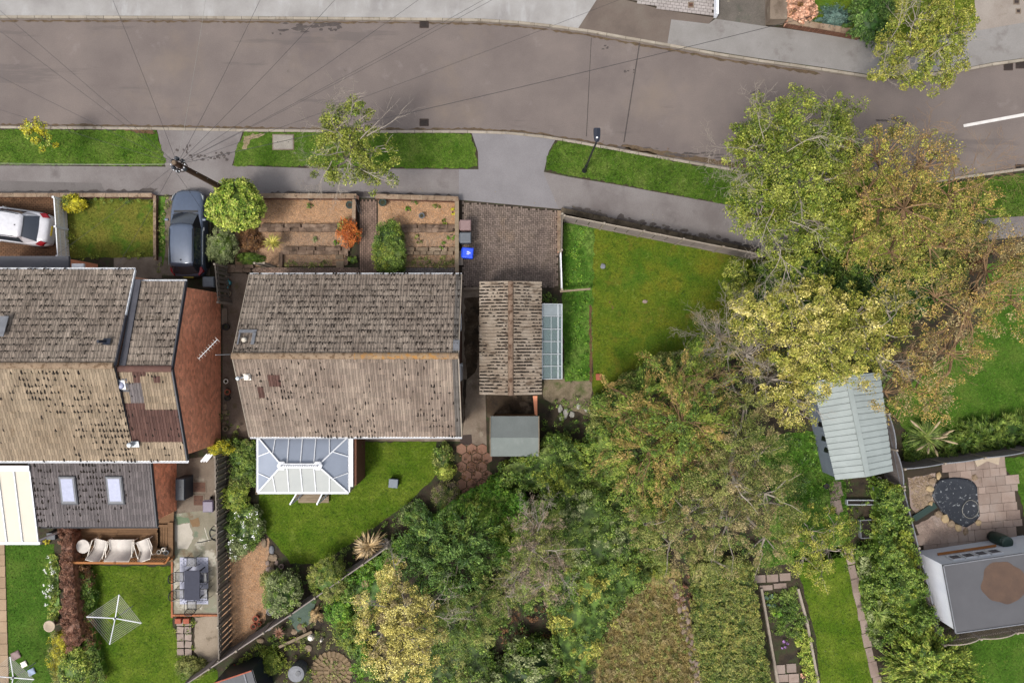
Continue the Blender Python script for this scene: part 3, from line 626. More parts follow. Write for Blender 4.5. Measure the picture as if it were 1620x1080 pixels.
def gully(x, y, lab, rz=0.0):
    c = P(x, y, 0.0); t = thing('road_gully', lab, 'drain', c, 'iron gully grates in the road'); fr = MB(); w, l = 0.46, 0.36
    for sx, sy, dx, dy in ((0, l / 2, w, .04), (0, -l / 2, w, .04), (w / 2, 0, .04, l), (-w / 2, 0, .04, l)): fr.box((c.x + sx, c.y + sy, 0.012), (dx, dy, 0.02))
    fr.build('frame', m_iron, t); pit = MB(); pit.box((c.x, c.y, 0.004), (w, l, 0.004)); pit.build('pit', m_rub, t)
    bm_ = MB(); bm_.box((0, 0, 0), (0.028, l - .05, .016)); me = bm_.mesh('bar', m_iron)
    for i in range(7): inst('bar', me, t, (c.x - w / 2 + .055 + i * .059, c.y, 0.014))
gully(671, 39, 'iron gully grate against the far kerb, left of centre'); gully(671, 194, 'iron gully grate against the near kerb beside the long grass verge')
gully(1595, 106, 'left of the two gully grates side by side at the far kerb'); gully(1614, 103, 'right of the two gully grates side by side at the far kerb'); gully(1613, 266, 'iron gully grate at the near kerb, right edge of the photo')
# verges
V1 = [(-100, 204), (247, 206), (253, 226), (262, 255), (255, 263), (150, 262), (0, 260), (-100, 260)]
V2 = [(386, 209), (480, 209), (600, 210), (743, 211), (752, 235), (755, 262), (740, 267), (600, 265), (470, 263), (370, 262), (372, 240), (380, 222)]
V3 = [(882, 222), (930, 230), (1000, 243), (1080, 258), (1142, 268), (1200, 279), (1300, 290), (1450, 296), (1500, 290), (1560, 282), (1620, 274), (1700, 262), (1700, 330), (1620, 342), (1500, 348), (1350, 346), (1220, 330), (1142, 322), (1060, 306), (980, 291), (900, 277), (862, 268), (866, 248)]
for i, v in enumerate((V1, V2, V3)):
    rv = rough(v, 3.6, 4); sheet('grass_verge', rv, 0.102 + i * .0, m_verge)
    blades('grass', ['short grass of the roadside verge at the left', 'short grass of the roadside verge around the street tree', 'long grass of the verge beside the lamp post'][i], rv, m_blade, 0.102, [420, 420, 520][i], [0.05, 0.05, 0.09][i], 0.022)
sheet('bare_earth', rough([(386, 216), (400, 212), (420, 212), (396, 222), (390, 236), (384, 236)], 3, 4), 0.106, M('dry_earth', [(160, 140, 110), (180, 160, 130)], 3, fine=0.3)); sheet('bare_earth', rough([(190, 204), (240, 206), (246, 212), (215, 210)], 2, 5), 0.106, m_bark)
# block paving helper: many small blocks joined
def blocks(name, poly, z, mat, bw, bl, gap=0.018, ang=0.0, parent=None, th=0.03, bond='stretcher', jit=0.004, base=None):
    pw = [P(p[0], p[1], z) for p in poly]; q = [(p.x, p.y) for p in pw]
    if base is not None:
        b = MB(); b.prism(q, z - th + .004, z - th + .004); b.build(name + '_bed', base, parent, 'structure' if parent is None else None)
    cx = sum(a[0] for a in q) / len(q); cy = sum(a[1] for a in q) / len(q); ca, sa = math.cos(ang), math.sin(ang); R_ = max(math.hypot(a[0] - cx, a[1] - cy) for a in q)
    mb = MB(); cells = []
    if bond == 'stretcher':
        r = 0; v = -R_
        while v < R_:
            u = -R_ + (bl / 2 if r % 2 else 0)
            while u < R_: cells.append((u, v, 0)); u += bl
            v += bw; r += 1
    else:      # herringbone
        n = int(R_ / bw) + 2
        for i in range(-n, n):
            for j in range(-n, n):
                k = (i + j) % 4
                if k == 0: cells.append((i * bw + bw / 2, j * bw, 0))
                elif k == 2: cells.append((i * bw, j * bw + bw / 2, 1))
    px = np.array([cx + u * ca - v * sa for u, v, k in cells]); py = np.array([cy + u * sa + v * ca for u, v, k in cells]); ok = inpoly(px, py, q)
    for (u, v, k), x, y, o in zip(cells, px, py, ok):
        if o: mb.box((x, y, z - th / 2 + random.uniform(-jit, jit)), (bl - gap, bw - gap, th), rz=ang + (math.pi / 2 if k else 0) + random.uniform(-.01, .01), nobottom=True)
    return mb.build(name, mat, parent, 'structure' if parent is None else 'stuff')
def pieces(name, items, me, parent):
    for loc, rz, sc in items: inst(name, me, parent, loc, (random.uniform(-.01, .01), random.uniform(-.01, .01), rz), sc)
def stones(name, poly, z, n, mat, r0=0.03, r1=0.06, parent=None, label=None, cat=None, kind='stuff'):
    pw = [P(p[0], p[1], z) for p in poly]; pts = scatter([(p.x, p.y) for p in pw], n)
    s = RNG.uniform(r0, r1, n); a = RNG.uniform(0, 6.28, n); base = np.array([[1, 0, 0], [0.4, .8, 0], [-.6, .7, 0], [-1, -.1, 0], [-.3, -.8, 0], [.7, -.6, 0], [0, 0, .6]])
    ca, sa = np.cos(a), np.sin(a); V = np.zeros((n, 7, 3)); V[..., 0] = (base[:, 0][None] * ca[:, None] - base[:, 1][None] * sa[:, None]) * s[:, None] + pts[:, :1]
    V[..., 1] = (base[:, 0][None] * sa[:, None] + base[:, 1][None] * ca[:, None]) * s[:, None] + pts[:, 1:]; V[..., 2] = z + base[:, 2][None] * s[:, None]
    tri = np.array([[i, (i + 1) % 6, 6] for i in range(6)]); Fa = (np.arange(n)[:, None, None] * 7 + tri[None]).reshape(-1, 3)
    o = npmesh(name, V.reshape(-1, 3), Fa, mat, parent, kind); tag(o, label, cat); return o
def rock(name, label, x, y, r, z=0.1, mat=m_stone, cat='stone', group=None, parent=None, flat=0.55):
    c = P(x, y, z); R_ = r / 29.2; bm = bmesh.new(); bmesh.ops.create_icosphere(bm, subdivisions=2, radius=1); s = random.uniform(0, 9)
    from mathutils import noise as nz
    a = random.uniform(.75, 1.2)
    for v in bm.verts:
        k = 1 + 0.35 * nz.noise(v.co * 1.6 + Vector((s, s, s))); v.co = Vector((v.co.x * k * R_ * a, v.co.y * k * R_ / a, v.co.z * k * R_ * flat))
    me = bpy.data.meshes.new(name); bm.to_mesh(me); bm.free(); me.materials.append(mat); o = bpy.data.objects.new(name, me); put(o, parent, (c.x, c.y, z + R_ * flat * .3))
    if parent is None: tag(o, label, cat, group)
    return o
# ------------------------------------------------------------------ buildings
def tile_mesh(mat, w=0.3, L=0.36, style='roman'):
    mb = MB(); n = 8; prof = [(-w / 2, 0), (-w * .42, 0.0), (-w * .3, .036), (-w * .16, .0), (w * .06, 0.0), (w * .2, .036), (w * .33, 0.0), (w / 2 - .016, -0.004)]
    if style == 'flat': prof = [(-w / 2, 0), (-w * .46, .012), (-w * .38, 0), (w / 2 - .006, 0)]
    V = []; 
    for x, z in prof: V += [(x, 0, z + 0.062), (x, L, z + 0.0), (x, 0.012, z * 0.6 - 0.004)]
    Fs = []
    for i in range(len(prof) - 1):
        a = i * 3; b = a + 3; Fs += [(a, b, b + 1, a + 1), (a + 2, b + 2, b, a)]
    mb.add(V, Fs); return mb
def roof(parent, e0, e1, r0, r1, mat, nind, w=0.3, gauge=0.32, moss=0, mossm=None, style='roman', under=0.06, skip=None, altmat=None, nm='roof_tile', mosspow=2.0):
    """a pitched slope from eave e0-e1 up to ridge r0-r1, tiled; nind of the tiles single objects"""
    e0, e1, r0, r1 = map(Vector, (e0, e1, r0, r1)); u = (e1 - e0); Wd = u.length; u.normalize(); vv = (r0 - e0); vv -= u * vv.dot(u); Ls = vv.length; vv.normalize(); n = u.cross(vv).normalized()
    if n.z < 0: u = -u; e0, e1 = e1, e0; r0, r1 = r1, r0; n = u.cross(vv).normalized()
    MB().slab([e0 - n * .03, e1 - n * .03, r1 - n * .03, r0 - n * .03], under).build('roof_deck', m_slate, parent)
    nc = max(1, round(Wd / w)); w2 = Wd / nc; nr = max(1, round(Ls / gauge)); g2 = Ls / nr
    base = tile_mesh(mat, w2, g2 + .05, style); me = base.mesh(nm, mat); R_ = Matrix((u, vv, n)).transposed().to_euler(); big = MB(); cnt = 0; allp = []
    for r in range(nr):
        for c in range(nc): allp.append((r, c))
    # the tiles nearest the middle of the picture show largest
    def dist(q):
        p = e0 + u * ((q[1] + .5) * w2) + vv * (q[0] * g2); return (p.x ** 2 + p.y ** 2)
    allp.sort(key=dist); Rm = Matrix((u, vv, n)).transposed()
    alt = {}
    for k, (r, c) in enumerate(allp):
        p = e0 + u * ((c + .5) * w2) + vv * (r * g2) + n * random.uniform(-.004, .006)
        cu, cv = (c + .5) * w2, r * g2
        if skip and skip(cu, cv, p): continue
        am = altmat(cu, cv, p) if altmat else None
        if cnt < nind:
            cnt += 1; m_ = me
            if am is not None:
                if am.name not in alt: alt[am.name] = base.mesh(nm, am)
                m_ = alt[am.name]
            o = inst(nm, m_, parent, p, R_)
        else:
            tgt = big if am is None else alt.setdefault('b' + am.name, (MB(), am))[0]
            rz = random.uniform(-.006, .006)
            tgt.add([p + Rm @ Vector((v[0], v[1] + rz, v[2])) for v in base.v], base.f)
    if big.v: big.build(nm + 's', mat, parent, 'stuff')
    for k_, v_ in alt.items():
        if isinstance(v_, tuple) and v_[0].v: v_[0].build(nm + 's', v_[1], parent, 'stuff')
    if moss:
        mm = MB(); i = 0; tries = 0; hs_ = random.uniform(0, 9)
        from mathutils import noise as nz
        while i < moss and tries < moss * 12:
            tries += 1
            c = random.randrange(nc); r = random.randrange(nr); cu = (c + random.choice([.33, .78, .33, .78]) + random.uniform(-.06, .06)) * w2; cv = r * g2 + random.uniform(-.02, .05)
            p = e0 + u * cu + vv * cv
            if skip and skip(cu, cv, p): continue
            d_ = nz.noise(Vector((p.x * .35 + hs_, p.y * .35, 0))) + .5 * nz.noise(Vector((p.x * 1.5 + hs_, p.y * 1.5, 3)))
            if random.random() > max(0.03, (0.42 + d_ * 1.1)) ** mosspow * 1.6: continue
            a = random.uniform(.035, .08); b = random.uniform(.05, .13); hh = random.uniform(.02, .04); V = []
            for j in range(6):
                t = j / 6 * 6.283; V.append(p + u * (math.cos(t) * a * random.uniform(.7, 1.2)) + vv * (math.sin(t) * b) + n * 0.045)
            V.append(p + n * (hh + .062)); mm.add(V, [(j, (j + 1) % 6, 6) for j in range(6)]); i += 1
        mm.build('moss', mossm or m_moss, parent, 'stuff')
    return e0, u, vv, n
def ridge_row(parent, a, b, mat, matfn=None, r=0.13, L=0.45):
    a = Vector(a); b = Vector(b); d = b - a; n = max(1, round(d.length / L)); l = d.length / n; rz = math.atan2(d.y, d.x); rp = -math.asin(max(-1, min(1, d.z / d.length)))
    mes = {}
    def get(m_):
        if m_.name not in mes:
            mb = MB(); V = []; K_ = 7
            for x in (-l / 2 - .015, l / 2):
                for i in range(K_):
                    t = math.pi * i / (K_ - 1); q = 1.0 if x > 0 else 1.08; V.append((x, math.cos(t) * r * q * 1.15, math.sin(t) * r * q * .8))
            mb.add(V, [(i, i + 1, K_ + i + 1, K_ + i) for i in range(K_ - 1)] + [tuple(range(K_ - 1, -1, -1)), tuple(range(K_, 2 * K_))]); mes[m_.name] = mb.mesh('ridge_tile', m_)
        return mes[m_.name]
    for i in range(n):
        p = a.lerp(b, (i + .5) / n); m_ = matfn(p) if matfn else mat
        inst('ridge_tile', get(m_), parent, p + Vector((0, 0, random.uniform(-.006, .008))), (0, rp, rz + random.uniform(-.01, .01)))
def brickwall(parent, a, b, z0, ztopfn, mat=m_brick, bl=0.2, bh=0.15, th=0.03, nm='brick', face=1):
    """bricks on the face of a wall from a to b; ztopfn(t) gives the top"""
    a = Vector((a[0], a[1], 0)); b = Vector((b[0], b[1], 0)); d = (b - a); L = d.length; d.normalize(); nrm = Vector((d.y, -d.x, 0)) * face; mb = MB(); rz = math.atan2(d.y, d.x); z = z0; r = 0
    while z < 8:
        x = -(bl / 2 if r % 2 else 0); any_ = False
        while x < L:
            x0, x1 = max(x, 0), min(x + bl, L)
            if x1 - x0 > .03:
                xm = (x0 + x1) / 2
                if z + bh <= ztopfn(xm / L):
                    any_ = True; q = a + d * xm + nrm * (random.uniform(-.003, .004)); mb.box((q.x, q.y, z + bh / 2), (x1 - x0 - .018, th, bh - .02), rz=rz, nobottom=False)
            x += bl
        if not any_: break
        z += bh; r += 1
    mb.build(nm + 's', mat, parent, 'stuff')
def solid_wall(parent, poly, z0, z1, mat, nm='wall'):
    return MB().prism(poly, z0, z1, bottom=True).build(nm, mat, parent)
def window(parent, c, w, h, axis, nm='window', mull=2):
    """window standing proud of a wall; axis: outward direction 'S','N','E','W'"""
    c = Vector(c); o = {'S': (0, -1, 0), 'N': (0, 1, 0), 'E': (1, 0, 0), 'W': (-1, 0, 0)}[axis]; o = Vector(o); s = Vector((-o.y, o.x, 0)); fr = MB(); t = .07
    def bx(dx, dz, sx, sz, dd=.02, th=.06): 
        q = c + s * dx + Vector((0, 0, dz)) + o * dd; fr.box(q, (sx if abs(s.x) > .5 else th, sx if abs(s.y) > .5 else th, sz))
    bx(0, h / 2, w, t); bx(0, -h / 2, w, t); bx(-w / 2 + t / 2, 0, t, h - t); bx(w / 2 - t / 2, 0, t, h - t)
    for i in range(1, mull): bx(-w / 2 + w * i / mull, 0, .05, h - t)
    f = fr.build(nm, m_white, parent); g = MB(); q = c + o * .015; g.box(q, (w - .1 if abs(s.x) > .5 else .02, w - .1 if abs(s.y) > .5 else .02, h - .1)); g.build('pane', m_pane, f); return f
# ------------------------------------------------------------------ house in the middle
def z_at(px, z): return P(px[0], px[1], z)
XW, XE, YN, YS, YR, ZE, ZR = -13.18, -2.52, 3.34, -4.76, -0.68, 2.7, 4.82
hb = thing('house', 'detached bungalow with weathered buff tiled gable roof and orange lichen on its ridge', 'house', ((XW + XE) / 2, (YN + YS) / 2, 0.1))
wb = MB(); wx0, wx1, wy0, wy1 = XW + .25, XE - .18, YS + .3, YN - .3
wb.prism([(wx0, wy0), (wx1, wy0), (wx1, wy1), (wx0, wy1)], 0.1, 2.62)
g = 2.62
for x in (wx0, wx1):
    s = 0.25 if x == wx1 else -0.25
    wb.add([(x, wy0, g), (x, wy1, g), (x, YR, ZR - .18), (x - s, wy0, g), (x - s, wy1, g), (x - s, YR, ZR - .18)], [(0, 1, 2), (3, 5, 4), (0, 2, 5, 3), (1, 4, 5, 2)])
wb.build('wall', m_brown, hb)
for q in ((-11.2, 'N'), (-7.4, 'N'), (-4.6, 'N')): window(hb, (q[0], wy1, 1.5), 1.7, 1.2, 'N', mull=3)
for q in (-4.2, -6.2): window(hb, (q, wy0, 1.5), 1.4, 1.1, 'S')
window(hb, (wx1, 1.0, 1.6), 0.9, 0.9, 'E', mull=1)
dr = MB(); dr.box((wx1 + .02, -1.6, 1.12), (.06, .9, 2.04)); d_ = dr.build('door', m_white, hb); MB().box((wx1 + .08, -1.25, 1.1), (.06, .12, .03)).build('handle', m_alu, d_)
def skip_b(cu, cv, p): return False
def altB(cu, cv, p):
    if p.x > XE - .26: return m_leadtile
    d = ((p.x + 12.2) ** 2 + (p.y + 2.2) ** 2)
    if p.y < YR and (-12.4 < p.x < -11.9 and -2.9 < p.y < -2.2): return m_tileBr
    if p.y < YR and (-11.6 < p.x < -11.2 and -2.2 < p.y < -1.8): return m_tileBr
    return None
m_leadtile = M('verge_tile_grey', [(104, 98, 92), (124, 118, 112)], 2, fine=0.25, piece=0.15)
roof(hb, (XW, YN, ZE), (XE, YN, ZE), (XW, YR, ZR), (XE, YR, ZR), m_tileN, 110, moss=1000, altmat=altB, mosspow=1.0)
roof(hb, (XW, YS, ZE), (XE, YS, ZE), (XW, YR, ZR), (XE, YR, ZR), m_tile, 190, moss=220, altmat=altB, mosspow=1.6)
ridge_row(hb, (XW, YR, ZR + .05), (XE, YR, ZR + .05), m_ridge, lambda p: m_lichen if -7.4 < p.x < -3.0 else m_ridge)
for y0, y1 in ((YN, YR), (YS, YR)):
    for x in (XW, XE):
        b = MB(); b.bar((x, y0, ZE - .02), (x, y1, ZR - .02), .045, .17); b.build('verge_board', m_post, hb)
def gutter(parent, a, b, r=.06, mat=m_white):
    a = Vector(a); b = Vector(b); d = (b - a).normalized(); s = Vector((-d.y, d.x, 0)); mb = MB(); n = 6; V = []
    for p in (a, b):
        for i in range(n): 
            t = math.pi + math.pi * i / (n - 1); V.append(p + s * math.cos(t) * r + Vector((0, 0, math.sin(t) * r)))
        for i in range(n):
            t = 2 * math.pi - math.pi * i / (n - 1); V.append(p + s * math.cos(t) * r * .8 + Vector((0, 0, math.sin(t) * r * .75)))
    k = 2 * n; mb.add(V, [(i, (i + 1) % k, k + (i + 1) % k, k + i) for i in range(k)]); mb.add(V[:k], [tuple(range(k))]); mb.add(V[k:], [tuple(range(k - 1, -1, -1))]); return mb.build('gutter', mat, parent)
gutter(hb, (XW, YN + .05, ZE - .02), (XE, YN + .05, ZE - .02), .05); gutter(hb, (XW, YS - .06, ZE - .02), (XE, YS - .06, ZE - .02), .06)
# flashing square left by the removed chimney, flue and vent
c = P(391, 534, 4.40); sl = (ZR - ZE) / (YN - YR); tl = math.atan(sl)
fl = MB()
for dx, dy, sx, sy in ((0, .31, .84, .16), (.34, -.02, .16, .66), (-.36, -.05, .07, .6)): fl.box((c.x + dx, c.y + dy, c.z + .09 - dy * sl), (sx, sy, .03), rx=-tl)
cf = fl.build('chimney_flashing', m_lead, hb); s = MB(); s.lathe((c.x - .08, c.y - .1, c.z + .1), [(.12, 0), (.12, .1), (.07, .16), (0, .16)], 12); s.build('flue_stub', m_cream, cf)
c = P(391, 596, 4.35); v = MB(); v.box((c.x + .02, c.y, c.z + .06), (.34, .34, .03), rx=tl); v.lathe((c.x + .05, c.y, c.z), [(.14, 0), (.14, .22), (.1, .26), (0, .26)], 14); v.build('roof_vent', m_offw, hb)
v = MB(); v.tube([(c.x - .05, c.y, c.z + .1), (c.x - .3, c.y - .04, c.z + .3)], .04, 8); v.lathe((c.x - .32, c.y - .05, c.z + .2), [(.09, 0), (.11, .1), (.08, .2), (0, .22)], 12); v.build('roof_vent', m_alu, hb)
sk = MB(); q = P(722, 546, 4.62); sk.box((q.x, q.y, q.z + .02), (.3, .55, .03), rx=-tl); sk.build('lead_patch', m_lead, hb)
# tv aerial on the west gable
c = P(350, 552, 4.6); at = thing('tv_aerial', 'thin metal television aerial fixed above the west gable of the bungalow', 'aerial', c); a = MB()
a.tube([(XW + .02, c.y - .2, 4.0), (c.x + .5, c.y - .25, 4.5), (c.x + .35, c.y - .25, 6.0)], .02, 5); a.build('mast', m_alu, at)
a = MB(); A0 = Vector((c.x - .45, c.y - .42, 5.95)); A1 = Vector((c.x + .4, c.y + .45, 5.95)); a.bar(A0, A1, .022, .02); dd = (A1 - A0).normalized(); sd_ = Vector((-dd.y, dd.x, 0))
a.build('boom', m_alu, at); e = MB()
for i in range(9):
    q = A0.lerp(A1, i / 8); l = .10 + .02 * (i % 3); e.bar(q - sd_ * l, q + sd_ * l, .009, .009)
e.build('elements', m_offw, at)
# ------------------------------------------------------------------ conservatory
CX0, CX1, CY0, CY1, CE, CR = P(408, 0, 2.3).x, P(550.5, 0, 2.3).x, P(0, 778.5, 2.3).y, P(0, 691, 2.3).y, 2.3, 3.1
RA, RB = P(446, 736, CR), P(503, 736, CR)
cs = thing('conservatory', 'white hipped conservatory with grey roof panels and two open doors, behind the bungalow', 'conservatory', ((CX0 + CX1) / 2, (CY0 + CY1) / 2, 0.1))
NW, NE, SW, SE = Vector((CX0, CY1, CE)), Vector((CX1, CY1, CE)), Vector((CX0, CY0, CE)), Vector((CX1, CY0, CE))
MB().prism([(CX0 + .1, CY0 + .1), (CX1 - .1, CY0 + .1), (CX1 - .1, CY1), (CX0 + .1, CY1)], .1, .7).build('base_wall', m_brown, cs)
fx = MB(); gl = MB()
for (a, b, n) in ((SW, SE, 6), (SW, NW, 4), (SE, NE, 4)):
    ins = Vector((.14 if a.x < (CX0 + CX1) / 2 and b.x < (CX0 + CX1) / 2 else (-.14 if a.x > (CX0 + CX1) / 2 and b.x > (CX0 + CX1) / 2 else 0), .14 if a.y == b.y else 0, 0))
    for i in range(n + 1):
        q = a.lerp(b, i / n) + ins; fx.box((q.x, q.y, 1.47), (.07, .07, 1.5))
    for z in (.74, 1.7, 2.2): fx.bar((a.x + ins.x, a.y + ins.y, z), (b.x + ins.x, b.y + ins.y, z), .06, .06)
    gl.bar((a.x + ins.x, a.y + ins.y, 1.47), (b.x + ins.x, b.y + ins.y, 1.47), .015, 1.45)
fx.build('window_frame', m_white, cs); gl.build('side_glazing', m_pane, cs)
tx = [436, 457.4, 478.8, 499.9, 521.3]; rx_ = [433, 453.9, 474.9, 496.3, 519.5]
def on_line(A, B, t): return A.lerp(B, t)
def ridge_pt(i): return Vector((P(rx_[i], 736, CR).x, RA.y, CR))
top_pts = [NW] + [Vector((P(x, 0, CE).x, CY1, CE)) for x in tx] + [NE]; bot_pts = [SW] + [Vector((P(x, 0, CE).x, CY0, CE)) for x in tx] + [SE]
def inner(i, corner, R_, side):   # the foot of a short bar on a hip
    t = .62; return corner.lerp(R_, t)
bars = MB()
def mkpanel(pts, mat):
    c0 = sum(pts, Vector()) / len(pts); n = (pts[1] - pts[0]).cross(pts[-1] - pts[0]).normalized(); 
    if n.z < 0: n = -n; pts = pts[::-1]
    p2 = [c0 + (p - c0) * .995 - n * .02 for p in pts]; mb = MB(); k = len(p2); mb.add(p2 + [p - n * .02 for p in p2], [tuple(range(k)), tuple(range(2 * k - 1, k - 1, -1))] + [(i + k, (i + 1) % k + k, (i + 1) % k, i) for i in range(k)]); mb.build('roof_panel', mat, cs)
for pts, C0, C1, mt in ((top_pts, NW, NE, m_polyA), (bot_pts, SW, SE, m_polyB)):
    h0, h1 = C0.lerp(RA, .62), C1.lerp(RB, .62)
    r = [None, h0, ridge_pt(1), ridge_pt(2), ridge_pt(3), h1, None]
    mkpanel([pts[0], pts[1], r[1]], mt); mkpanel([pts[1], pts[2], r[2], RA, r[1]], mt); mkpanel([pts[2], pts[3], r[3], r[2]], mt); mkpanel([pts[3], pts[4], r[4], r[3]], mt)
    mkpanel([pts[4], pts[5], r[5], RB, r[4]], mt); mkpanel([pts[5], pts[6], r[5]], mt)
    for i in range(1, 6):
        b = MB(); b.bar(pts[i], r[i] + Vector((0, 0, .01)), .042, .04); b.build('glazing_bar', m_white, cs)
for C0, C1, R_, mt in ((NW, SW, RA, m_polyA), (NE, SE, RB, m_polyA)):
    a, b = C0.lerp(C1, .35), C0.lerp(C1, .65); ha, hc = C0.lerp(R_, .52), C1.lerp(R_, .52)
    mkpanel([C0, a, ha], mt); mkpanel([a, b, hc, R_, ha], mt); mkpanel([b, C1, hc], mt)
    for p, q in ((a, ha), (b, hc)):
        bb = MB(); bb.bar(p, q + Vector((0, 0, .01)), .042, .04); bb.build('glazing_bar', m_white, cs)
for C0, R_ in ((NW, RA), (SW, RA), (NE, RB), (SE, RB)):
    b = MB(); b.bar(C0, R_ + Vector((0, 0, .02)), .065, .06); b.build('hip_bar', m_white, cs)
b = MB(); b.bar(RA + Vector((0, 0, .03)), RB + Vector((0, 0, .03)), .24, .12); b.bar(RA + Vector((0, 0, .1)), RB + Vector((0, 0, .1)), .10, .08); rc = b.build('ridge_cap', m_white, cs, bevel=.02)
b = MB(); n = 16
for i in range(n): q = RA.lerp(RB, (i + .5) / n); b.box((q.x, q.y, CR + .2), (.06, .05, .13), taper=.3)
b.build('cresting', m_white, rc)
for q in (RA, RB):
    b = MB(); b.lathe((q.x, q.y, CR - .02), [(.24, 0), (.24, .08), (.16, .12), (.04, .16), (.04, .24), (0, .28)], 6); b.build('ridge_end_cap', m_white, rc)
gutter(cs, (CX0 - .03, CY0 - .04, CE - .02), (CX1 + .03, CY0 - .04, CE - .02), .05); gutter(cs, (CX0 - .04, CY0, CE - .02), (CX0 - .04, CY1, CE - .02), .05); gutter(cs, (CX1 + .05, CY0, CE - .02), (CX1 + .05, CY1 + .0, CE - .02), .05)
for hx, fxx in ((459, 473), (501.5, 513)):
    hp = P(fxx, 779, 0); a = Vector((P(fxx, 0, 2.1).x, CY0 + .1, 0)); b_ = Vector((P(hx, 0, 2.1).x, P(0, 797, 2.1).y, 0)); dm = MB()
    for z in (.25, 2.1): dm.bar((a.x, a.y, z), (b_.x, b_.y, z), .06, .09)
    for q in (a, b_): dm.bar((q.x, q.y, .25), (q.x, q.y, 2.1), .09, .06)
    dm.bar((a.x, a.y, .8), (b_.x, b_.y, .8), .05, .08); do = dm.build('door', m_white, cs); g = MB(); g.bar((a.x, a.y, 1.45), (b_.x, b_.y, 1.45), .015, 1.25); g.build('glass', m_pane, do); g = MB(); g.bar((a.x, a.y, .53), (b_.x, b_.y, .53), .03, .5); g.build('lower_panel', m_white, do)
    g = MB(); q = a.lerp(b_, .92); g.box((q.x + .06, q.y, 1.15), (.1, .03, .03)); g.build('handle', m_alu, do)
stp = thing('doorstep', 'tan timber doorstep on the lawn below the open conservatory doors', 'step', P(496, 785, .1))
for i in range(4):
    y = P(0, 781.5 + i * 3.9, .3).y; x0 = P(472, 0, .3).x; x1 = P(520, 0, .3).x; MB().box(((x0 + x1) / 2, y, .27), (x1 - x0, .125, .05)).build('tread_board', m_beam, stp)
q0 = P(472, 780, .1); q1 = P(520, 793, .1); MB().box(((q0.x + q1.x) / 2, (q0.y + q1.y) / 2, .17), (q1.x - q0.x - .06, .44, .13)).build('step_frame', m_beam, stp)
# flat strip with downpipe hood between conservatory and lawn
x0, x1, y0, y1 = P(553.5, 0, 2.4).x, P(557.5, 0, 2.4).x, P(0, 769, 2.4).y, P(0, 690, 2.4).y
bw_ = thing('boundary_wall', 'narrow brick wall with white capping along the conservatory side', 'wall', ((x0 + x1) / 2, (y0 + y1) / 2, .1))
MB().box(((x0 + x1) / 2 + .1, (y0 + y1) / 2, 1.15), (.24, y1 - y0, 2.1)).build('wall', m_brown, bw_); MB().box(((x0 + x1) / 2 - .0, (y0 + y1) / 2, 2.3), (.16, y1 - y0 + .05, .12)).build('capping', m_white, bw_)
brickwall(bw_, (x1 + .13, y0), (x1 + .13, y1), .1, lambda t: 2.1, m_brick)
c = P(566, 719, 1.0); mt_ = thing('meter_box', 'small pale box on the brick wall beside the conservatory', 'box', (c.x, c.y, .1)); MB().box((c.x - .02, c.y, .75), (.34, .6, 1.0)).build('box_body', m_offw, mt_, bevel=.02); MB().box((c.x - .02, c.y, 1.28), (.38, .64, .05)).build('lid', m_offw, mt_); MB().lathe((c.x - .1, c.y + .12, 1.3), [(.03, 0), (.03, .04), (0, .04)], 8).build('knob', m_black, mt_)
# ------------------------------------------------------------------ house at the left, with extension
HX = -27.5; X1 = -18.1; X2 = -15.62
AZ, AE = 5.95, 4.25
Yr1, Yn1, Ys1 = -1.09, 3.42, -5.72; Yr2, Yn2 = -1.25, 2.86; Zr2 = 5.6; Ze2 = 4.25; Zs = 4.1
ha = thing('house', 'two-storey semi with mossy tan roof, brick gable and grey tiled rear extension', 'house', (-20, -1.2, 0.1))
w_ = MB(); w_.prism([(HX, Ys1 + .25), (X1 - .1, Ys1 + .25), (X1 - .1, Yn1 - .3), (HX, Yn1 - .3)], .1, 4.15); gx = X2 - .14
w_.prism([(X1 - .1, Ys1 + .25), (gx, Ys1 + .25), (gx, Yn2 - .25), (X1 - .1, Yn2 - .25)], .1, 4.0)
ya, yb = Ys1 + .25, Yn2 - .25
w_.add([(gx, ya, 4.0), (gx, yb, 4.0), (gx, Yr2, 5.45), (gx - .25, ya, 4.0), (gx - .25, yb, 4.0), (gx - .25, Yr2, 5.45)], [(0, 1, 2), (3, 5, 4), (0, 2, 5, 3), (1, 4, 5, 2)])
w_.add([(X1 - .12, ya, 4.1), (X1 - .12, Yn1 - .3, 4.1), (X1 - .12, Yr1, 5.85), (X1 - .3, ya, 4.1), (X1 - .3, Yn1 - .3, 4.1), (X1 - .3, Yr1, 5.85)], [(0, 1, 2), (3, 5, 4), (0, 2, 5, 3), (1, 4, 5, 2)])
w_.build('wall', m_mortar, ha)
def gtop(t):
    y = ya + (yb - ya) * t; return (4.0 + (5.45 - 4.0) * (y - ya) / (Yr2 - ya)) if y < Yr2 else (4.0 + (5.45 - 4.0) * (yb - y) / (yb - Yr2))
brickwall(ha, (gx + .012, ya), (gx + .012, yb), .1, gtop, m_brick)
window(ha, (-20, Ys1 + .25, 3.6), 1.4, .8, 'S'); window(ha, (-23, Yn1 - .3, 3.2), 1.8, 1.2, 'N', mull=3); window(ha, (-20, Yn1 - .3, 1.5), 1.8, 1.2, 'N', mull=3); window(ha, (-23.5, Ys1 + .25, 3.6), 1.4, .8, 'S')
m_lead2 = M('dark_lead', [(84, 84, 92), (102, 102, 110)], 2, fine=.2)
kA = dict(w=.32, gauge=.33)
roof(ha, (HX, Yn1, AE), (X1, Yn1, AE), (HX, Yr1, AZ), (X1, Yr1, AZ), m_tileN, 40, moss=900, mosspow=.9, **kA)
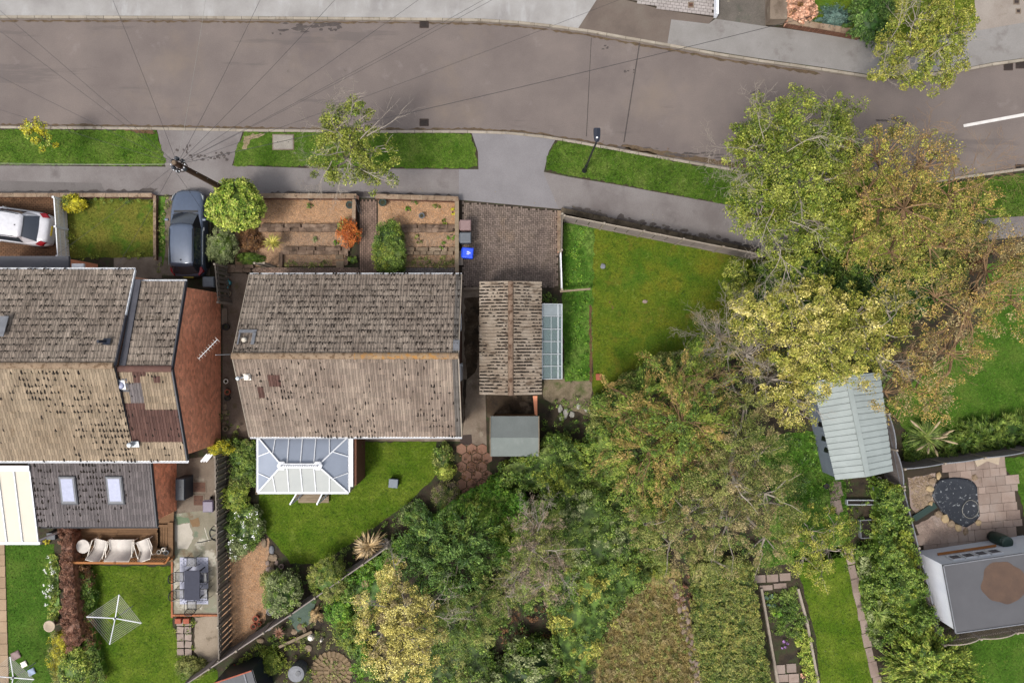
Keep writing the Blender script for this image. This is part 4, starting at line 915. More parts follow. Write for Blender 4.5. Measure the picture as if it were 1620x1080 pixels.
roof(ha, (HX, Ys1, Zs), (X1, Ys1, Zs), (HX, Yr1, AZ), (X1, Yr1, AZ), m_tileA, 90, moss=520, mosspow=1.7, **kA)
roof(ha, (X1, Yn2, Ze2), (X2, Yn2, Ze2), (X1, Yr2, Zr2), (X2, Yr2, Zr2), m_tileN, 50, moss=110, **kA)
def altA(cu, cv, p):
    if p.x < X1 + .9 and -2.2 > p.y > -2.9 and p.x > X1 + .4: return m_tileG
    return m_tileBr if (-4.85 < p.y < -2.95 and not (p.x > X1 + .95 and p.y > -3.35)) or (p.y > -2.0 and random.random() < .3) else None
roof(ha, (X1, Ys1, Zs), (X2, Ys1, Zs), (X1, Yr2, Zr2), (X2, Yr2, Zr2), m_tileA, 90, moss=40, altmat=altA, **kA)
ridge_row(ha, (HX, Yr1, AZ + .05), (X1, Yr1, AZ + .05), m_ridge); ridge_row(ha, (X1, Yr2, Zr2 + .04), (X2, Yr2, Zr2 + .04), m_tileBr)
for (a, b, mm) in (((X1 + .2, Yn2 + .1, Ze2 + .07), (X1 + .2, Yr2, Zr2 + .07), m_lead2), ((X2, Yn2, Ze2), (X2, Yr2, Zr2), m_slate), ((X2, Ys1, Zs), (X2, Yr2, Zr2), m_slate)):
    b_ = MB(); b_.bar(a, b, .30 if mm is m_lead2 else .06, .06 if mm is m_lead2 else .2); b_.build('verge_flashing', mm, ha)
b_ = MB(); b_.bar((X1 + .02, Yn1, AE - .03), (X1 + .02, Yn1 - 2.2, AE + .78), .04, .12); b_.build('barge_board', m_white, ha); b_ = MB(); b_.bar((X1 + .02, Yn1 - 2.2, AE + .76), (X1 + .02, Yr1, AZ - .05), .05, .16); b_.build('barge_board', m_lead2, ha)
gutter(ha, (HX, Yn1 + .06, AE - .03), (X1, Yn1 + .06, AE - .03), .06); gutter(ha, (X1, Yn2 + .06, Ze2 - .03), (X2, Yn2 + .06, Ze2 - .03), .05); gutter(ha, (HX, Ys1 - .07, Zs - .03), (X2, Ys1 - .07, Zs - .03), .07)
# sun tube, vents
def on_roof(px, py, z): return P(px, py, z)
c = P(191, 609, 5.35); ts = math.atan((Zr2 - Zs) / (Yr2 - Ys1)); v = MB(); v.box((c.x + .05, c.y, c.z + .02), (.62, .66, .06), rx=ts); st = v.build('sun_tube', m_slate, ha); v = MB(); v.box((c.x + .03, c.y + .02, c.z + .07), (.46, .46, .05), rx=ts); v.build('frame', m_white, st); v = MB(); v.lathe((c.x + .03, c.y, c.z + .09), [(.19, 0), (.17, .05), (.1, .09), (0, .1)], 18); v.build('dome', m_skyl, st, smooth=True)
c = P(166, 540, 5.7); v = MB(); v.box((c.x + .1, c.y, c.z + .02), (.34, .3, .03), rx=-.3); v.tube([(c.x + .03, c.y, c.z), (c.x - .12, c.y, c.z + .35)], .08, 10); v.build('roof_vent', m_navy, ha)
c = P(211, 702, 4.5); v = MB(); v.box((c.x + .12, c.y, c.z + .06), (.36, .3, .03), rx=ts); v.lathe((c.x, c.y, c.z), [(.1, 0), (.1, .3), (.13, .32), (.1, .4), (0, .42)], 12); v.build('roof_vent', m_alu, ha)
v = MB(); c = P(2, 516, 5.5); v.box((c.x, c.y, c.z + .03), (.5, 1.0, .04), rx=-.35); v.build('lead_patch', m_lead, ha)
# rear extension
XE0, XE1 = P(50, 0, 2.9).x, P(240, 0, 2.95).x; YE0, YE1 = P(0, 832, 2.35).y, Ys1 - .1
XE1 = -18.0; XE0 = P(47, 0, 2.95).x
w_ = MB(); w_.prism([(XE0 + .1, YE0 + .25), (XE1 - .15, YE0 + .25), (XE1 - .15, YE1 + .3), (XE0 + .1, YE1 + .3)], .1, 2.3); w_.build('extension_wall', m_mortar, ha)
w_ = MB(); q = XE1 - .15; w_.add([(q, YE0 + .25, 2.3), (q, YE1, 2.3), (q, YE1, 2.88), (q - .2, YE0 + .25, 2.3), (q - .2, YE1, 2.3), (q - .2, YE1, 2.88)], [(0, 1, 2), (3, 5, 4), (0, 2, 5, 3)]); w_.build('extension_gable', m_mortar, ha)
brickwall(ha, (q + .012, YE0 + .25), (q + .012, YE1), .1, lambda t: 2.3 + .5 * t, m_brick)
# its south-east return wall, seen as a wedge
def skip_e(cu, cv, p):
    for x in (P(109, 0, 2.75).x, P(183, 0, 2.75).x):
        if abs(p.x - x) < .36 and abs(p.y + .15 - P(0, 775, 2.75).y) < .62: return True
    return False
roof(ha, (XE0, YE0, 2.35), (XE1, YE0, 2.35), (XE0, YE1, 2.98), (XE1, YE1, 2.98), m_tileG, 30, w=.31, gauge=.33, moss=230, skip=skip_e, mossm=m_moss)
te = math.atan((2.98 - 2.35) / (YE1 - YE0)); Ym = (YE0 + YE1) / 2
for pxx, pyy in ((109, 775), (183, 775)):
    c = P(pxx, pyy, 2.75); v = MB(); v.box((c.x, c.y, c.z + .03), (.86, 1.52, .09), rx=te); so = v.build('roof_window', m_slate, ha, bevel=.015); v = MB(); v.box((c.x, c.y + .02, c.z + .075), (.74, 1.38, .05), rx=te); v.build('frame', m_lead, so); v = MB(); v.box((c.x, c.y + .03, c.z + .095), (.58, 1.18, .03), rx=te); v.build('pane', m_skyl, so)
for xx in (XE0, XE1): b_ = MB(); b_.bar((xx, YE0, 2.34), (xx, YE1, 2.97), .06, .2); b_.build('verge_board', m_slate, ha)
gutter(ha, (XE0, YE0 - .06, 2.3), (XE1, YE0 - .06, 2.3), .06, m_slate)
# porch roof at the front
c0, c1 = P(-40, 405, 2.7), P(109, 427, 2.7); w_ = MB(); w_.prism([(c0.x, c1.y - .1), (c1.x, c1.y - .1), (c1.x, c0.y), (c0.x, c0.y)], 2.55, 2.72, bottom=True); w_.build('porch_roof', M('porch_felt', [(98, 98, 104), (108, 108, 114)], .8, fine=.1, stains=[((50, 46, 44), 4, .68, .03, .8)]), ha, bevel=.02)
w_ = MB(); w_.prism([(c0.x, c1.y - .1), (c1.x - .12, c1.y - .1), (c1.x - .12, c0.y - .12), (c0.x, c0.y - .12)], .1, 2.55); w_.build('porch_wall', m_brick, ha)
c = P(123, 420, 2.6); v = MB(); v.box((c.x, c.y - .05, 2.55), (.62, .3, .14)); v.build('bay_top', m_white, ha, bevel=.02); v = MB(); c = P(165, 424, 2.6); v.box((c.x + .1, c.y - .1, 2.5), (1.2, .22, .1)); v.build('bay_top', m_alu, ha)
# lean-to canopy with cream roof sheets
cA = [P(-120, 737, 2.95), P(47, 737, 2.95), P(69, 857, 2.3), P(-120, 857, 2.3)]; cA[2].x = cA[1].x = P(57, 0, 2.6).x - .15
cA[1] = P(47, 737, 2.95); cA[2] = Vector((cA[1].x + .02, cA[2].y, 2.3)); cA[0].x = cA[3].x = HX
can = thing('patio_canopy', 'white lean-to canopy with cream roof sheets at the left edge', 'canopy', (cA[1].x - 1.2, (cA[0].y + cA[3].y) / 2, .1)); nb = 8; wdt = .80
for i in range(nb):
    xa = cA[1].x - i * wdt; xb = xa - wdt; q = [Vector((xb + .02, cA[3].y, 2.3)), Vector((xa - .02, cA[3].y, 2.3)), Vector((xa - .02, cA[0].y, 2.95)), Vector((xb + .02, cA[0].y, 2.95))]
    MB().slab(q, .03).build('roof_sheet', m_cream, can); b_ = MB(); b_.bar((xa, cA[3].y, 2.33), (xa, cA[0].y, 2.98), .05, .06); b_.build('glazing_bar', m_white, can)
b_ = MB(); b_.bar((HX, cA[0].y - .1, 2.99), (cA[1].x + .03, cA[0].y - .1, 2.99), .28, .14); b_.build('wall_plate', m_white, can); b_ = MB(); b_.bar((HX, cA[3].y - .06, 2.26), (cA[1].x + .06, cA[3].y - .06, 2.26), .14, .12); b_.build('front_beam', m_white, can)
for i in range(4): b_ = MB(); b_.box((cA[1].x - .1 - i * 1.9, cA[3].y + .05, 1.18), (.09, .09, 2.14)); b_.build('post', m_white, can)
# ------------------------------------------------------------------ garage, greenhouse, shed
gx0, gx1 = P(758.5, 0, 2.3).x, P(857, 0, 2.3).x; gxr = P(808, 0, 2.75).x; gy0, gy1 = P(0, 624, 2.4).y, P(0, 446, 2.4).y
gr = thing('garage', 'detached garage with mossy ribbed cement roof sheets beside the block driveway', 'garage', ((gx0 + gx1) / 2, (gy0 + gy1) / 2, .1))
MB().prism([(gx0 + .12, gy0 + .1), (gx1 - .12, gy0 + .1), (gx1 - .12, gy1 - .1), (gx0 + .12, gy1 - .1)], .1, 2.2).build('wall', m_conc, gr)
for y in (gy0 + .1, gy1 - .12):
    MB().add([(gx0 + .12, y, 2.2), (gx1 - .12, y, 2.2), (gxr, y, 2.66), (gx0 + .12, y + .1, 2.2), (gx1 - .12, y + .1, 2.2), (gxr, y + .1, 2.66)], [(0, 1, 2), (3, 5, 4), (0, 2, 5, 3), (1, 4, 5, 2)]).build('gable', m_conc, gr)
MB().box(((gx0 + gx1) / 2, gy1 - .06, 1.1), (2.2, .06, 2.0)).build('garage_door', m_white, gr)
def corrugated(parent, x0, x1, z0, z1, ya, yb, pitch, amp, mat, nm='roof_sheet', sheets=4):
    n = sheets
    for s_ in range(n):
        a = ya + (yb - ya) * s_ / n; b = ya + (yb - ya) * (s_ + 1) / n + .02; k = max(4, int((b - a) / pitch * 6)); V = []; Fs = []
        for i in range(k + 1):
            y = a + (b - a) * i / k; h = amp * max(-0.4, math.sin(2 * math.pi * y / pitch)) + s_ * .0015
            for j in range(4):
                t = j / 3; V.append((x0 + (x1 - x0) * t, y, z0 + (z1 - z0) * t + h))
        m_ = (len(V));
        for i in range(k):
            for j in range(3): q = (i * 4 + j, i * 4 + j + 1, i * 4 + j + 5, i * 4 + j + 4); Fs.append(q if x1 < x0 else q[::-1])
        mb = MB(); mb.add(V, Fs); o = mb.build(nm, mat, parent, smooth=False); so = o.modifiers.new('thickness', 'SOLIDIFY'); so.thickness = .012; so.offset = -1
corrugated(gr, gx0, gxr, 2.3, 2.75, gy0, gy1, .165, .032, m_corr); corrugated(gr, gx1, gxr, 2.3, 2.75, gy0, gy1, .165, .032, m_corr)
ridge_row(gr, (gxr, gy0, 2.74), (gxr, gy1, 2.74), M('ridge_mossy', [(132, 108, 90), (160, 136, 116)], 3, fine=.4, stains=[((80, 54, 34), 4, .5, .08, .8)]), r=.12, L=.5)
mm = MB()
for i in range(4200):
    y = (math.floor((gy0 + random.random() * (gy1 - gy0)) / .165) + .75) * .165 + random.uniform(-.015, .02); side = random.random() < .5; t = random.random(); x = (gx0 + (gxr - gx0) * t) if side else (gx1 + (gxr - gx1) * t); z = 2.3 + .45 * t + .004
    from mathutils import noise as nz
    if y > gy1 - .05 or y < gy0 + .05 or nz.noise(Vector((x * 1.3, y * .7, 5))) + .22 + .5 * nz.noise(Vector((x * 4, y * 5, 2))) < random.random() * .8: continue
    a = random.uniform(.03, .085); b = random.uniform(.022, .055); tx_ = .45 / (gxr - gx0) * (1 if side else -1); V = []
    for j in range(6): q = j / 6 * 6.283; V.append((x + math.cos(q) * a, y + math.sin(q) * b, z + math.cos(q) * a * tx_ + .006))
    V.append((x, y, z + .04)); mm.add(V, [(j, (j + 1) % 6, 6) for j in range(6)])
mm.build('moss', m_moss, gr, 'stuff')
# greenhouse lean-to
hx0, hx1 = gx1 + .04, P(889, 0, 1.9).x; hy0, hy1 = P(0, 599, 1.9).y, P(0, 481, 1.9).y
gh = thing('greenhouse', 'narrow lean-to greenhouse with clouded glass against the garage side', 'greenhouse', ((hx0 + hx1) / 2, (hy0 + hy1) / 2, .1)); zt, zb = 2.1, 1.85
fr = MB()
for y in [hy1, P(0, 500, 2).y, P(0, 520.5, 2).y, P(0, 540, 2).y, P(0, 560, 2).y, P(0, 579, 2).y, hy0]: fr.bar((hx0, y, zt), (hx1, y, zb), .04, .05)
for x, z in ((hx0, zt), (hx1, zb), (hx1 - .2, zb + .04)): fr.bar((x, hy0, z), (x, hy1, z), .05, .05)
xm = (hx0 + hx1) / 2 - .05
for x in (xm,): fr.bar((x, P(0, 500, 2).y, (zt + zb) / 2), (x, hy0, (zt + zb) / 2), .02, .03)
for x in (hx1,):
    for i in range(6): y = hy0 + (hy1 - hy0) * i / 5; fr.box((x, y, .98), (.05, .05, 1.75))
fr.bar((hx1, hy0, .5), (hx1, hy1, .5), .04, .05); fr.build('frame', m_alu, gh)
ys_ = [hy1, P(0, 500, 2).y, P(0, 520.5, 2).y, P(0, 540, 2).y, P(0, 560, 2).y, P(0, 579, 2).y, hy0]
m_ghs = plain('clouded_sheet', (150, 160, 164), .3, k=.5)
for i in range(6):
    ya_, yb_ = ys_[i + 1] + .03, ys_[i] - .03; MB().slab([(hx0 + .03, ya_, zt - .02), (hx1 - .03, ya_, zb - .02), (hx1 - .03, yb_, zb - .02), (hx0 + .03, yb_, zt - .02)], .01).build('roof_pane', m_ghs if i == 0 else m_gh, gh)
g = MB(); g.box((hx1 - .01, (hy0 + hy1) / 2, 1.15), (.012, hy1 - hy0, 1.3)); g.build('side_glass', m_gh, gh); g = MB(); g.box((hx1, (hy0 + hy1) / 2, .3), (.06, hy1 - hy0, .4)); g.build('side_panel', m_alu, gh)
for i in range(5): 
    q = (hx0 + random.uniform(.3, .7), hy0 + .5 + i * .7); 
cover('greenhouse_plants', 'green plants growing under the greenhouse glass', [(862, 520), (880, 520), (882, 596), (862, 596)], LM['mid'], .1, 1.1, 22, 20, .16, .08, .05, 'plants')
# felt shed
sx0, sx1, sy0, sy1 = P(775.5, 0, 2.1).x, P(852.5, 0, 2.1).x, P(0, 721.5, 2.0).y, P(0, 658, 2.0).y; syr = P(0, 692, 2.3).y
shd = thing('garden_shed', 'small shed with plain grey-green felt roof south of the garage', 'shed', ((sx0 + sx1) / 2, (sy0 + sy1) / 2, .1))
m_felt_sunlit = M('shed_felt_sunlit', [(132, 140, 136), (142, 150, 146)], 0.8, fine=0.1, stains=[((154, 160, 156), 0.9, 0.55, 0.1, 0.5)])  # same felt made lighter: sun on the south slope put into its colour
w_ = MB(); w_.prism([(sx0 + .12, sy0 + .1), (sx1 - .12, sy0 + .1), (sx1 - .12, sy1 - .1), (sx0 + .12, sy1 - .1)], .1, 1.98); w_.build('wall', m_wood, shd)
MB().slab([(sx0, sy1, 2.0), (sx1, sy1, 2.0), (sx1, syr, 2.3), (sx0, syr, 2.3)], .05).build('roof_north', m_felt, shd); MB().slab([(sx0, sy0, 2.0), (sx1, sy0, 2.0), (sx1, syr, 2.302), (sx0, syr, 2.302)], .05).build('roof_south', m_felt_sunlit, shd)
for (a, b) in (((sx0, sy0, 2.02), (sx0, syr, 2.32)), ((sx0, sy1, 2.02), (sx0, syr, 2.32)), ((sx1, sy0, 2.02), (sx1, syr, 2.32)), ((sx1, sy1, 2.02), (sx1, syr, 2.32))):
    b_ = MB(); b_.bar(a, b, .035, .08); b_.build('edge_trim', m_beam, shd)
b_ = MB(); b_.box((sx0 + .1, (sy0 + sy1) / 2, 1.0), (.05, .75, 1.7)); b_.build('door', m_wood, shd)
# ------------------------------------------------------------------ middle property: hard surfaces
sheet('joint_bed', [(727, 318), (884, 332), (884, 456), (727, 456)], .098, m_joint)
dv = struct('block_driveway', P(806, 388, .1))
blocks('paving_blocks', [(732, 320), (882, 334), (882, 455), (732, 455)], .128, m_blockp, .102, .203, ang=0, parent=dv, bond='herring')
blocks('edge_blocks', [(727, 317), (885, 331), (885, 334), (727, 320)], .13, m_blockp, .2, .1, ang=-.09, parent=dv)
sheet('side_passage', [(733, 455), (759, 455), (768, 625), (770, 704), (732, 704), (730, 455)], .1, m_conc)
sheet('passage_moss', rough([(735, 470), (758, 470), (758, 560), (752, 590), (740, 600), (734, 560)], 4, 8), .104, m_mossconc)
sheet('passage_moss', rough([(733, 600), (738, 600), (736, 660), (733, 680)], 2, 8), .104, m_mossconc)
sheet('shed_apron', [(769, 625), (850, 625), (850, 660), (771, 660)], .104, m_mossconc); sheet('brick_edging', [(843, 626), (850, 626), (850, 657), (846, 657)], .112, m_brick)
l_ = MB(); l_.bar(P(733, 457, .16), P(759, 456, .16), .14, .1); tag(l_.build('concrete_lintel', m_conc), 'pale concrete threshold strip across the passage beside the garage', 'threshold')
sheet('drain_patch', [(728, 688), (746, 687), (747, 703), (728, 704)], .106, m_iron)
sheet('rear_path', [(560, 692), (733, 692), (733, 698), (560, 697)], .1, m_conc); sheet('west_passage', [(356, 432), (405, 432), (398, 690), (404, 700), (352, 700), (352, 500)], .1, M('west_pass', [(110, 92, 78), (136, 118, 104)], 1.2, fine=.35, stains=[((92, 82, 44), 1.5, .56, .1, .7)]))
# hexagonal paving
hexm = MB(); hexm.lathe((0, 0, -.02), [(.30, 0), (.30, .038), (.288, .045)], 6); hexme = hexm.mesh('hex_paver', m_hex); hp = struct('hexagon_patio', P(748, 742, .1))
sheet('hexagon_bed', [(722, 704), (772, 704), (778, 770), (740, 792), (722, 782)], .1, M('hexbed', [(70, 74, 40), (90, 84, 56)], 3, fine=.4))
for r in range(7):
    for c_ in range(4):
        x = 730 + c_ * 16.4 + (8.2 if r % 2 else 0); y = 710 + r * 14.0
        if y > 800 - (x - 725) * .45 or x > 772: continue
        inst('hex_paver', hexme, hp, P(x, y, .12) + Vector((0, 0, random.uniform(-.008, .008))), (random.uniform(-.02, .02), random.uniform(-.02, .02), math.pi / 6))
# front garden walls, path, terraces
def wallrun(name, label, a, b, h, t, mat, cap=None, z0=.1, cat='wall', brk=True, group=None):
    A, B = P(a[0], a[1], z0), P(b[0], b[1], z0); d = B - A; L = d.length; rz = math.atan2(d.y, d.x); o = thing(name, label, cat, (A + B) / 2, group)
    if brk:
        nx = max(1, round(L / .22)); nz_ = max(1, round((h - .04) / .075)); b0 = MB(); b0.box((0, 0, 0), (L / nx - .01, t, .065)); me = b0.mesh('brick', mat); core = MB(); c = (A + B) / 2; core.box((c.x, c.y, z0 + (h - .04) / 2), (L, t - .02, h - .05), rz=rz); core.build('mortar_core', m_mortar, o)
        if nx * nz_ <= 90:
            for j in range(nz_):
                for i in range(nx): q = A.lerp(B, (i + .5) / nx); inst('brick', me, o, (q.x, q.y, z0 + (j + .5) * .075), (0, 0, rz + random.uniform(-.008, .008)))
        else:
            bb = MB()
            for j in range(nz_):
                for i in range(nx): q = A.lerp(B, (i + .5) / nx); bb.box((q.x, q.y, z0 + (j + .5) * .075), (L / nx - .01, t, .065), rz=rz)
            bb.build('bricks', mat, o, 'stuff')
    else:
        core = MB(); c = (A + B) / 2; core.box((c.x, c.y, z0 + h / 2), (L, t, h), rz=rz); core.build('wall_body', mat, o)
    if cap is not None:
        n = max(1, round(L / .6)); cb = MB(); cb.box((0, 0, 0), (L / n - .012, t + .05, .05)); me = cb.mesh('coping_stone', cap)
        for i in range(n): q = A.lerp(B, (i + .5) / n); inst('coping_stone', me, o, (q.x, q.y, z0 + h + .02 + random.uniform(-.006, .006)), (0, random.uniform(-.01, .01), rz + random.uniform(-.015, .015)))
    return o
m_cope = M('coping', [(142, 116, 96), (168, 144, 120), (182, 160, 138)], 2.5, fine=.3, piece=.18, stains=[((84, 68, 50), 3, .56, .08, .8)])
wallrun('garden_wall', 'low brick wall with weathered copings before the wider gravel terraces', (415, 313), (568, 314), .55, .2, m_brown, m_cope)
wallrun('garden_wall', 'low brick wall with weathered copings before the narrower gravel terraces', (597, 314), (726, 318), .55, .2, m_brown, m_cope)
wallrun('garden_wall', 'timber-topped wall between the gravel terraces and the block driveway', (724, 318), (724, 432), .5, .16, m_brown, m_beam)
wallrun('garden_wall', 'low brick wall edging the left side of the brick path', (563, 318), (562, 372), .4, .14, m_brown, m_cope)
wallrun('garden_wall', 'mossy kerb wall on the right edge of the block driveway', (884, 335), (884, 400), .35, .16, m_brick, m_cope)
wallrun('garden_wall', 'low mossy wall along the pavement above the corner lawn fence', (887, 334), (1200, 401), .3, .22, m_conc, M('cope_mossy', [(96, 84, 66), (126, 112, 92)], 2, fine=.35, piece=.1, stains=[((62, 52, 36), 2, .5, .1, .8)]), brk=False)
wallrun('garden_wall', 'low brick wall on the pavement side of the left front lawn', (-60, 311), (246, 311), .35, .16, m_brown, m_cope)
wallrun('garden_wall', 'low edging wall between the left front lawn and the dark car', (249, 311), (249, 412), .25, .1, m_brown, m_cope)
sheet('front_path_bed', [(566, 315), (598, 315), (598, 424), (720, 424), (720, 434), (390, 434), (390, 423), (566, 423)], .1, m_joint)
pth = struct('brick_path', P(582, 370, .12)); blocks('paving_bricks', [(568, 316), (596, 316), (596, 433), (568, 433)], .125, m_brickp, .102, .203, ang=math.pi / 2, parent=pth)
blocks('paving_bricks', [(398, 424), (568, 424), (568, 434), (398, 434)], .125, m_brickp, .102, .203, parent=pth); blocks('paving_bricks', [(597, 424), (720, 424), (720, 434), (597, 434)], .125, M('grey_bricks', [(126, 116, 112), (144, 134, 130)], .9, fine=.25, piece=.2), .102, .203, parent=pth)
sheet('gravel', [(415, 315), (562, 316), (562, 420), (372, 422), (372, 362), (412, 362)], .104, m_gravel, kind='structure'); sheet('gravel', [(598, 316), (722, 320), (722, 423), (598, 423)], .104, m_gravel)
stones('gravel_stones', [(415, 316), (562, 317), (562, 356), (412, 356)], .108, 2600, m_peb, .014, .034, label='orange gravel spread over the uppermost front terrace', cat='gravel'); stones('gravel_stones', [(598, 320), (720, 321), (720, 358), (632, 358), (605, 350)], .108, 2200, m_peb, .014, .034, label='orange gravel of the front terrace right of the brick path', cat='gravel')
stones('gravel_stones', [(445, 366), (535, 366), (545, 395), (445, 395)], .108, 1500, m_pebp, .014, .032, label='tan gravel of the middle front terrace beside the spiky plant', cat='gravel'); stones('gravel_stones', [(450, 402), (522, 402), (522, 420), (450, 420)], .108, 800, m_pebp, .014, .032, label='tan gravel of the lowest front terrace', cat='gravel')
stones('gravel_stones', [(640, 368), (718, 368), (718, 422), (640, 422)], .108, 1700, m_pebp, .014, .034, label='pinkish gravel of the lower terraces beside the driveway wall', cat='gravel')
sb = MB(); sb.box((0, 0, 0), (.33, .2, .22)); blk_me = sb.mesh('walling_block', m_stone)
m_stoned = M('stone_dark', [(104, 84, 68), (136, 112, 94), (166, 142, 122)], 2.5, fine=.4, piece=.25, stains=[((62, 48, 36), 3, .55, .08, .8)]); blk2 = MB(); blk2.box((0, 0, 0), (.44, .22, .2)); blk2_me = blk2.mesh('walling_block', m_stoned)
def stonewall(lab, a, b, rows=1, w=2, me=blk2_me):
    A, B = P(a[0], a[1], .1), P(b[0], b[1], .1); d = B - A; L = d.length; o = thing('terrace_wall', lab, 'wall', (A + B) / 2); n = max(1, round(L / (.43 if me is blk2_me else .35))); rz = math.atan2(d.y, d.x); s = Vector((-d.y, d.x, 0)).normalized()
    for k in range(w):
        for i in range(n):
            q = A.lerp(B, min(1, (i + .5 + (.25 if k % 2 else 0) * random.uniform(.4, 1.6)) / n)) + s * (k * .2); inst('walling_block', me, o, (q.x, q.y, .2 + random.uniform(-.05, .04) + k * .02), (random.uniform(-.04, .04), random.uniform(-.04, .04), rz + random.uniform(-.06, .06)), (random.uniform(.85, 1.08), random.uniform(.75, 1.05), 1))
stonewall('stone terrace wall between the two upper beds left of the path', (412, 364), (536, 364)); stonewall('stone terrace wall between middle and lowest beds left of the path', (446, 400), (550, 400))
stonewall('stone terrace wall between the upper beds beside the driveway', (634, 365), (718, 365)); stonewall('stone terrace wall between the lower beds beside the driveway', (634, 401), (718, 401), me=blk_me); stonewall('short stone wall running down left of the lowest gravel bed', (446, 402), (446, 421), w=1); stonewall('short stone wall running down right of the lowest gravel bed', (549, 366), (549, 421), w=1)
stonewall('dark stone wall under the fence at the bungalow corner', (360, 428), (398, 428), w=2)
for x, y, lb in ((537, 405, 'upper square stone slab in the lowest terrace'), (538, 418, 'lower square stone slab in the lowest terrace')):
    c = P(x, y, .14); o = MB(); o.box((c.x, c.y, .14), (.42, .36, .05)); tag(o.build('stepping_slab', m_stone, bevel=.01), lb, 'slab')
for x, y, lb in ((468, 312, 'mid'),): pass
for x, y in ((487, 311), (559, 311), (602, 311), (658, 312)):
    c = P(x, y, .7); 
sheet('planting_soil', [(549, 372), (566, 372), (566, 422), (549, 422)], .11, m_soil)
# gate at the head of the brick path
gt = thing('garden_gate', 'small open black iron gate beside the brick path', 'gate', P(570, 327, .1)); A = P(567, 316, 0); B = P(574, 341, 0); g = MB()
for z in (.25, .95): g.bar((A.x, A.y, z), (B.x, B.y, z), .03, .03)
for i in range(9): q = A.lerp(B, i / 8); g.bar((q.x, q.y, .2), (q.x, q.y, 1.0), .018, .018)
g.build('gate_frame', m_black, gt); g = MB(); g.box((B.x, B.y, .7), (.05, .05, .08)); g.build('latch', m_iron, gt)
# ------------------------------------------------------------------ fences
def fence(name, label, a, b, h, npan, mat, bw=.14, gap=.0, arch=0.0, postm=None, z0=.1, style='board', rail=None, cat='fence', poff=0.0, th=.02, cap=True, posth=.08, indiv=True):
    """a, b: foot of the fence in the photograph; vertical boards, each its own part"""
    A, B = P(a[0], a[1], z0), P(b[0], b[1], z0); d = B - A; L = d.length; rz = math.atan2(d.y, d.x); u = d.normalized(); s = Vector((-u.y, u.x, 0)); o = thing(name, label, cat, (A + B) / 2); postm = postm or m_post; rail = rail or mat
    pm = MB(); pm.box((0, 0, 0), (.1, .1, 1)); pme = pm.mesh('post', postm); bm_ = MB(); bm_.box((0, 0, 0), (1, th, 1)); bme = bm_.mesh('board', mat)
    for i in range(npan + 1):
        q = A.lerp(B, i / npan); hh = h + posth; inst('post', pme, o, (q.x, q.y, z0 + hh / 2), (0, 0, rz), (1, 1, hh))
    for i in range(npan):
        pa, pb = A.lerp(B, i / npan) + u * .05, A.lerp(B, (i + 1) / npan) - u * .05; pl = (pb - pa).length; n = max(1, round(pl / (bw + gap))); w = pl / n - gap
        arc = lambda t: h - .05 + arch * (4 * t * (1 - t))
        for j in range(n):
            t = (j + .5) / n; q = pa.lerp(pb, t); hh = arc(t); off = (.04 if (style == 'hit' and j % 2) else 0) * 1 + (-.04 if style == 'hit' and not j % 2 else 0) + random.uniform(-.003, .003)
            q = q + s * off; inst('board', bme, o, (q.x, q.y, z0 + hh / 2 + .02), (random.uniform(-.006, .006), 0, rz), (w - .006, 1, hh))
        for z in (z0 + .3, z0 + h - .3): rb = MB(); rb.bar((pa.x + s.x * .0, pa.y + s.y * .0, z), (pb.x + s.x * .0, pb.y + s.y * .0, z), .035, .06); rb.build('rail', rail, o)
        rb = MB()
        if cap:
            k = 6 if arch else 1
            for j in range(k):
                t0, t1 = j / k, (j + 1) / k; p0, p1 = pa.lerp(pb, t0), pa.lerp(pb, t1); rb.bar((p0.x, p0.y, z0 + arc(t0) + .03), (p1.x, p1.y, z0 + arc(t1) + .03), .055, .03)
            rb.build('capping', rail, o)
    return o
def base_of(tp, h):      # foot of something whose top, h high, is seen at tp
    k = (H - h - .1) / (H - .1); return (810 + (tp[0] - 810) * k, 540 + (tp[1] - 540) * k)
fence('garden_fence', 'pale fence of wide boards along the corner lawn beside the pavement', base_of((893, 341), 1.8), base_of((1207, 403), 1.8), 1.8, 5, m_fpale, bw=.58, gap=.035, cap=True, rail=m_post)
fence('garden_fence', 'pale fence with white capping between block driveway and corner lawn', (885, 402), (887, 460), 1.0, 1, m_fence, bw=.14, rail=m_white)
fence('garden_fence', 'low dark fence at the right edge of the driveway top', (887, 345), (886, 400), 1.2, 1, m_fence, bw=.14)
fence('garden_fence', 'white-capped fence between the white car and the front lawn', base_of((85, 312), 1.0), base_of((91, 405), 1.0), 1.0, 2, m_offw, bw=.15, gap=.008, rail=m_white, postm=m_white)
fence('slatted_fence', 'grey hit-and-miss fence behind the patio from house corner to diagonal fence', base_of((340, 722), 1.55), base_of((346, 1045), 1.55), 1.55, 6, M('fence_light', [(140, 130, 118), (160, 148, 136)], 1.0, fine=0.3, piece=0.16), bw=.15, gap=.0, style='hit')
fence('slatted_fence', 'short weathered slatted fence between the dark car and the bungalow', base_of((340, 418), 1.7), base_of((345, 478), 1.7), 1.7, 1, m_fence, bw=.15, gap=.08, style='hit')
fence('slatted_fence', 'narrow slatted gate panel at the corner of the bungalow eaves', base_of((402, 416), 1.7), base_of((417, 416), 1.7), 1.6, 1, m_fence, bw=.09, gap=.06, style='hit')
fence('garden_fence', 'grey panel fence running diagonally below the gravel strip', base_of((288, 1086), 1.8), base_of((460, 972), 1.8), 1.8, 4, m_fpale, bw=.15, gap=.006)
fence('garden_fence', 'weathered diagonal fence partly hidden by the two clipped bushes', base_of((460, 972), 1.8), base_of((612, 866), 1.8), 1.8, 4, m_fpale, bw=.15, gap=.006)
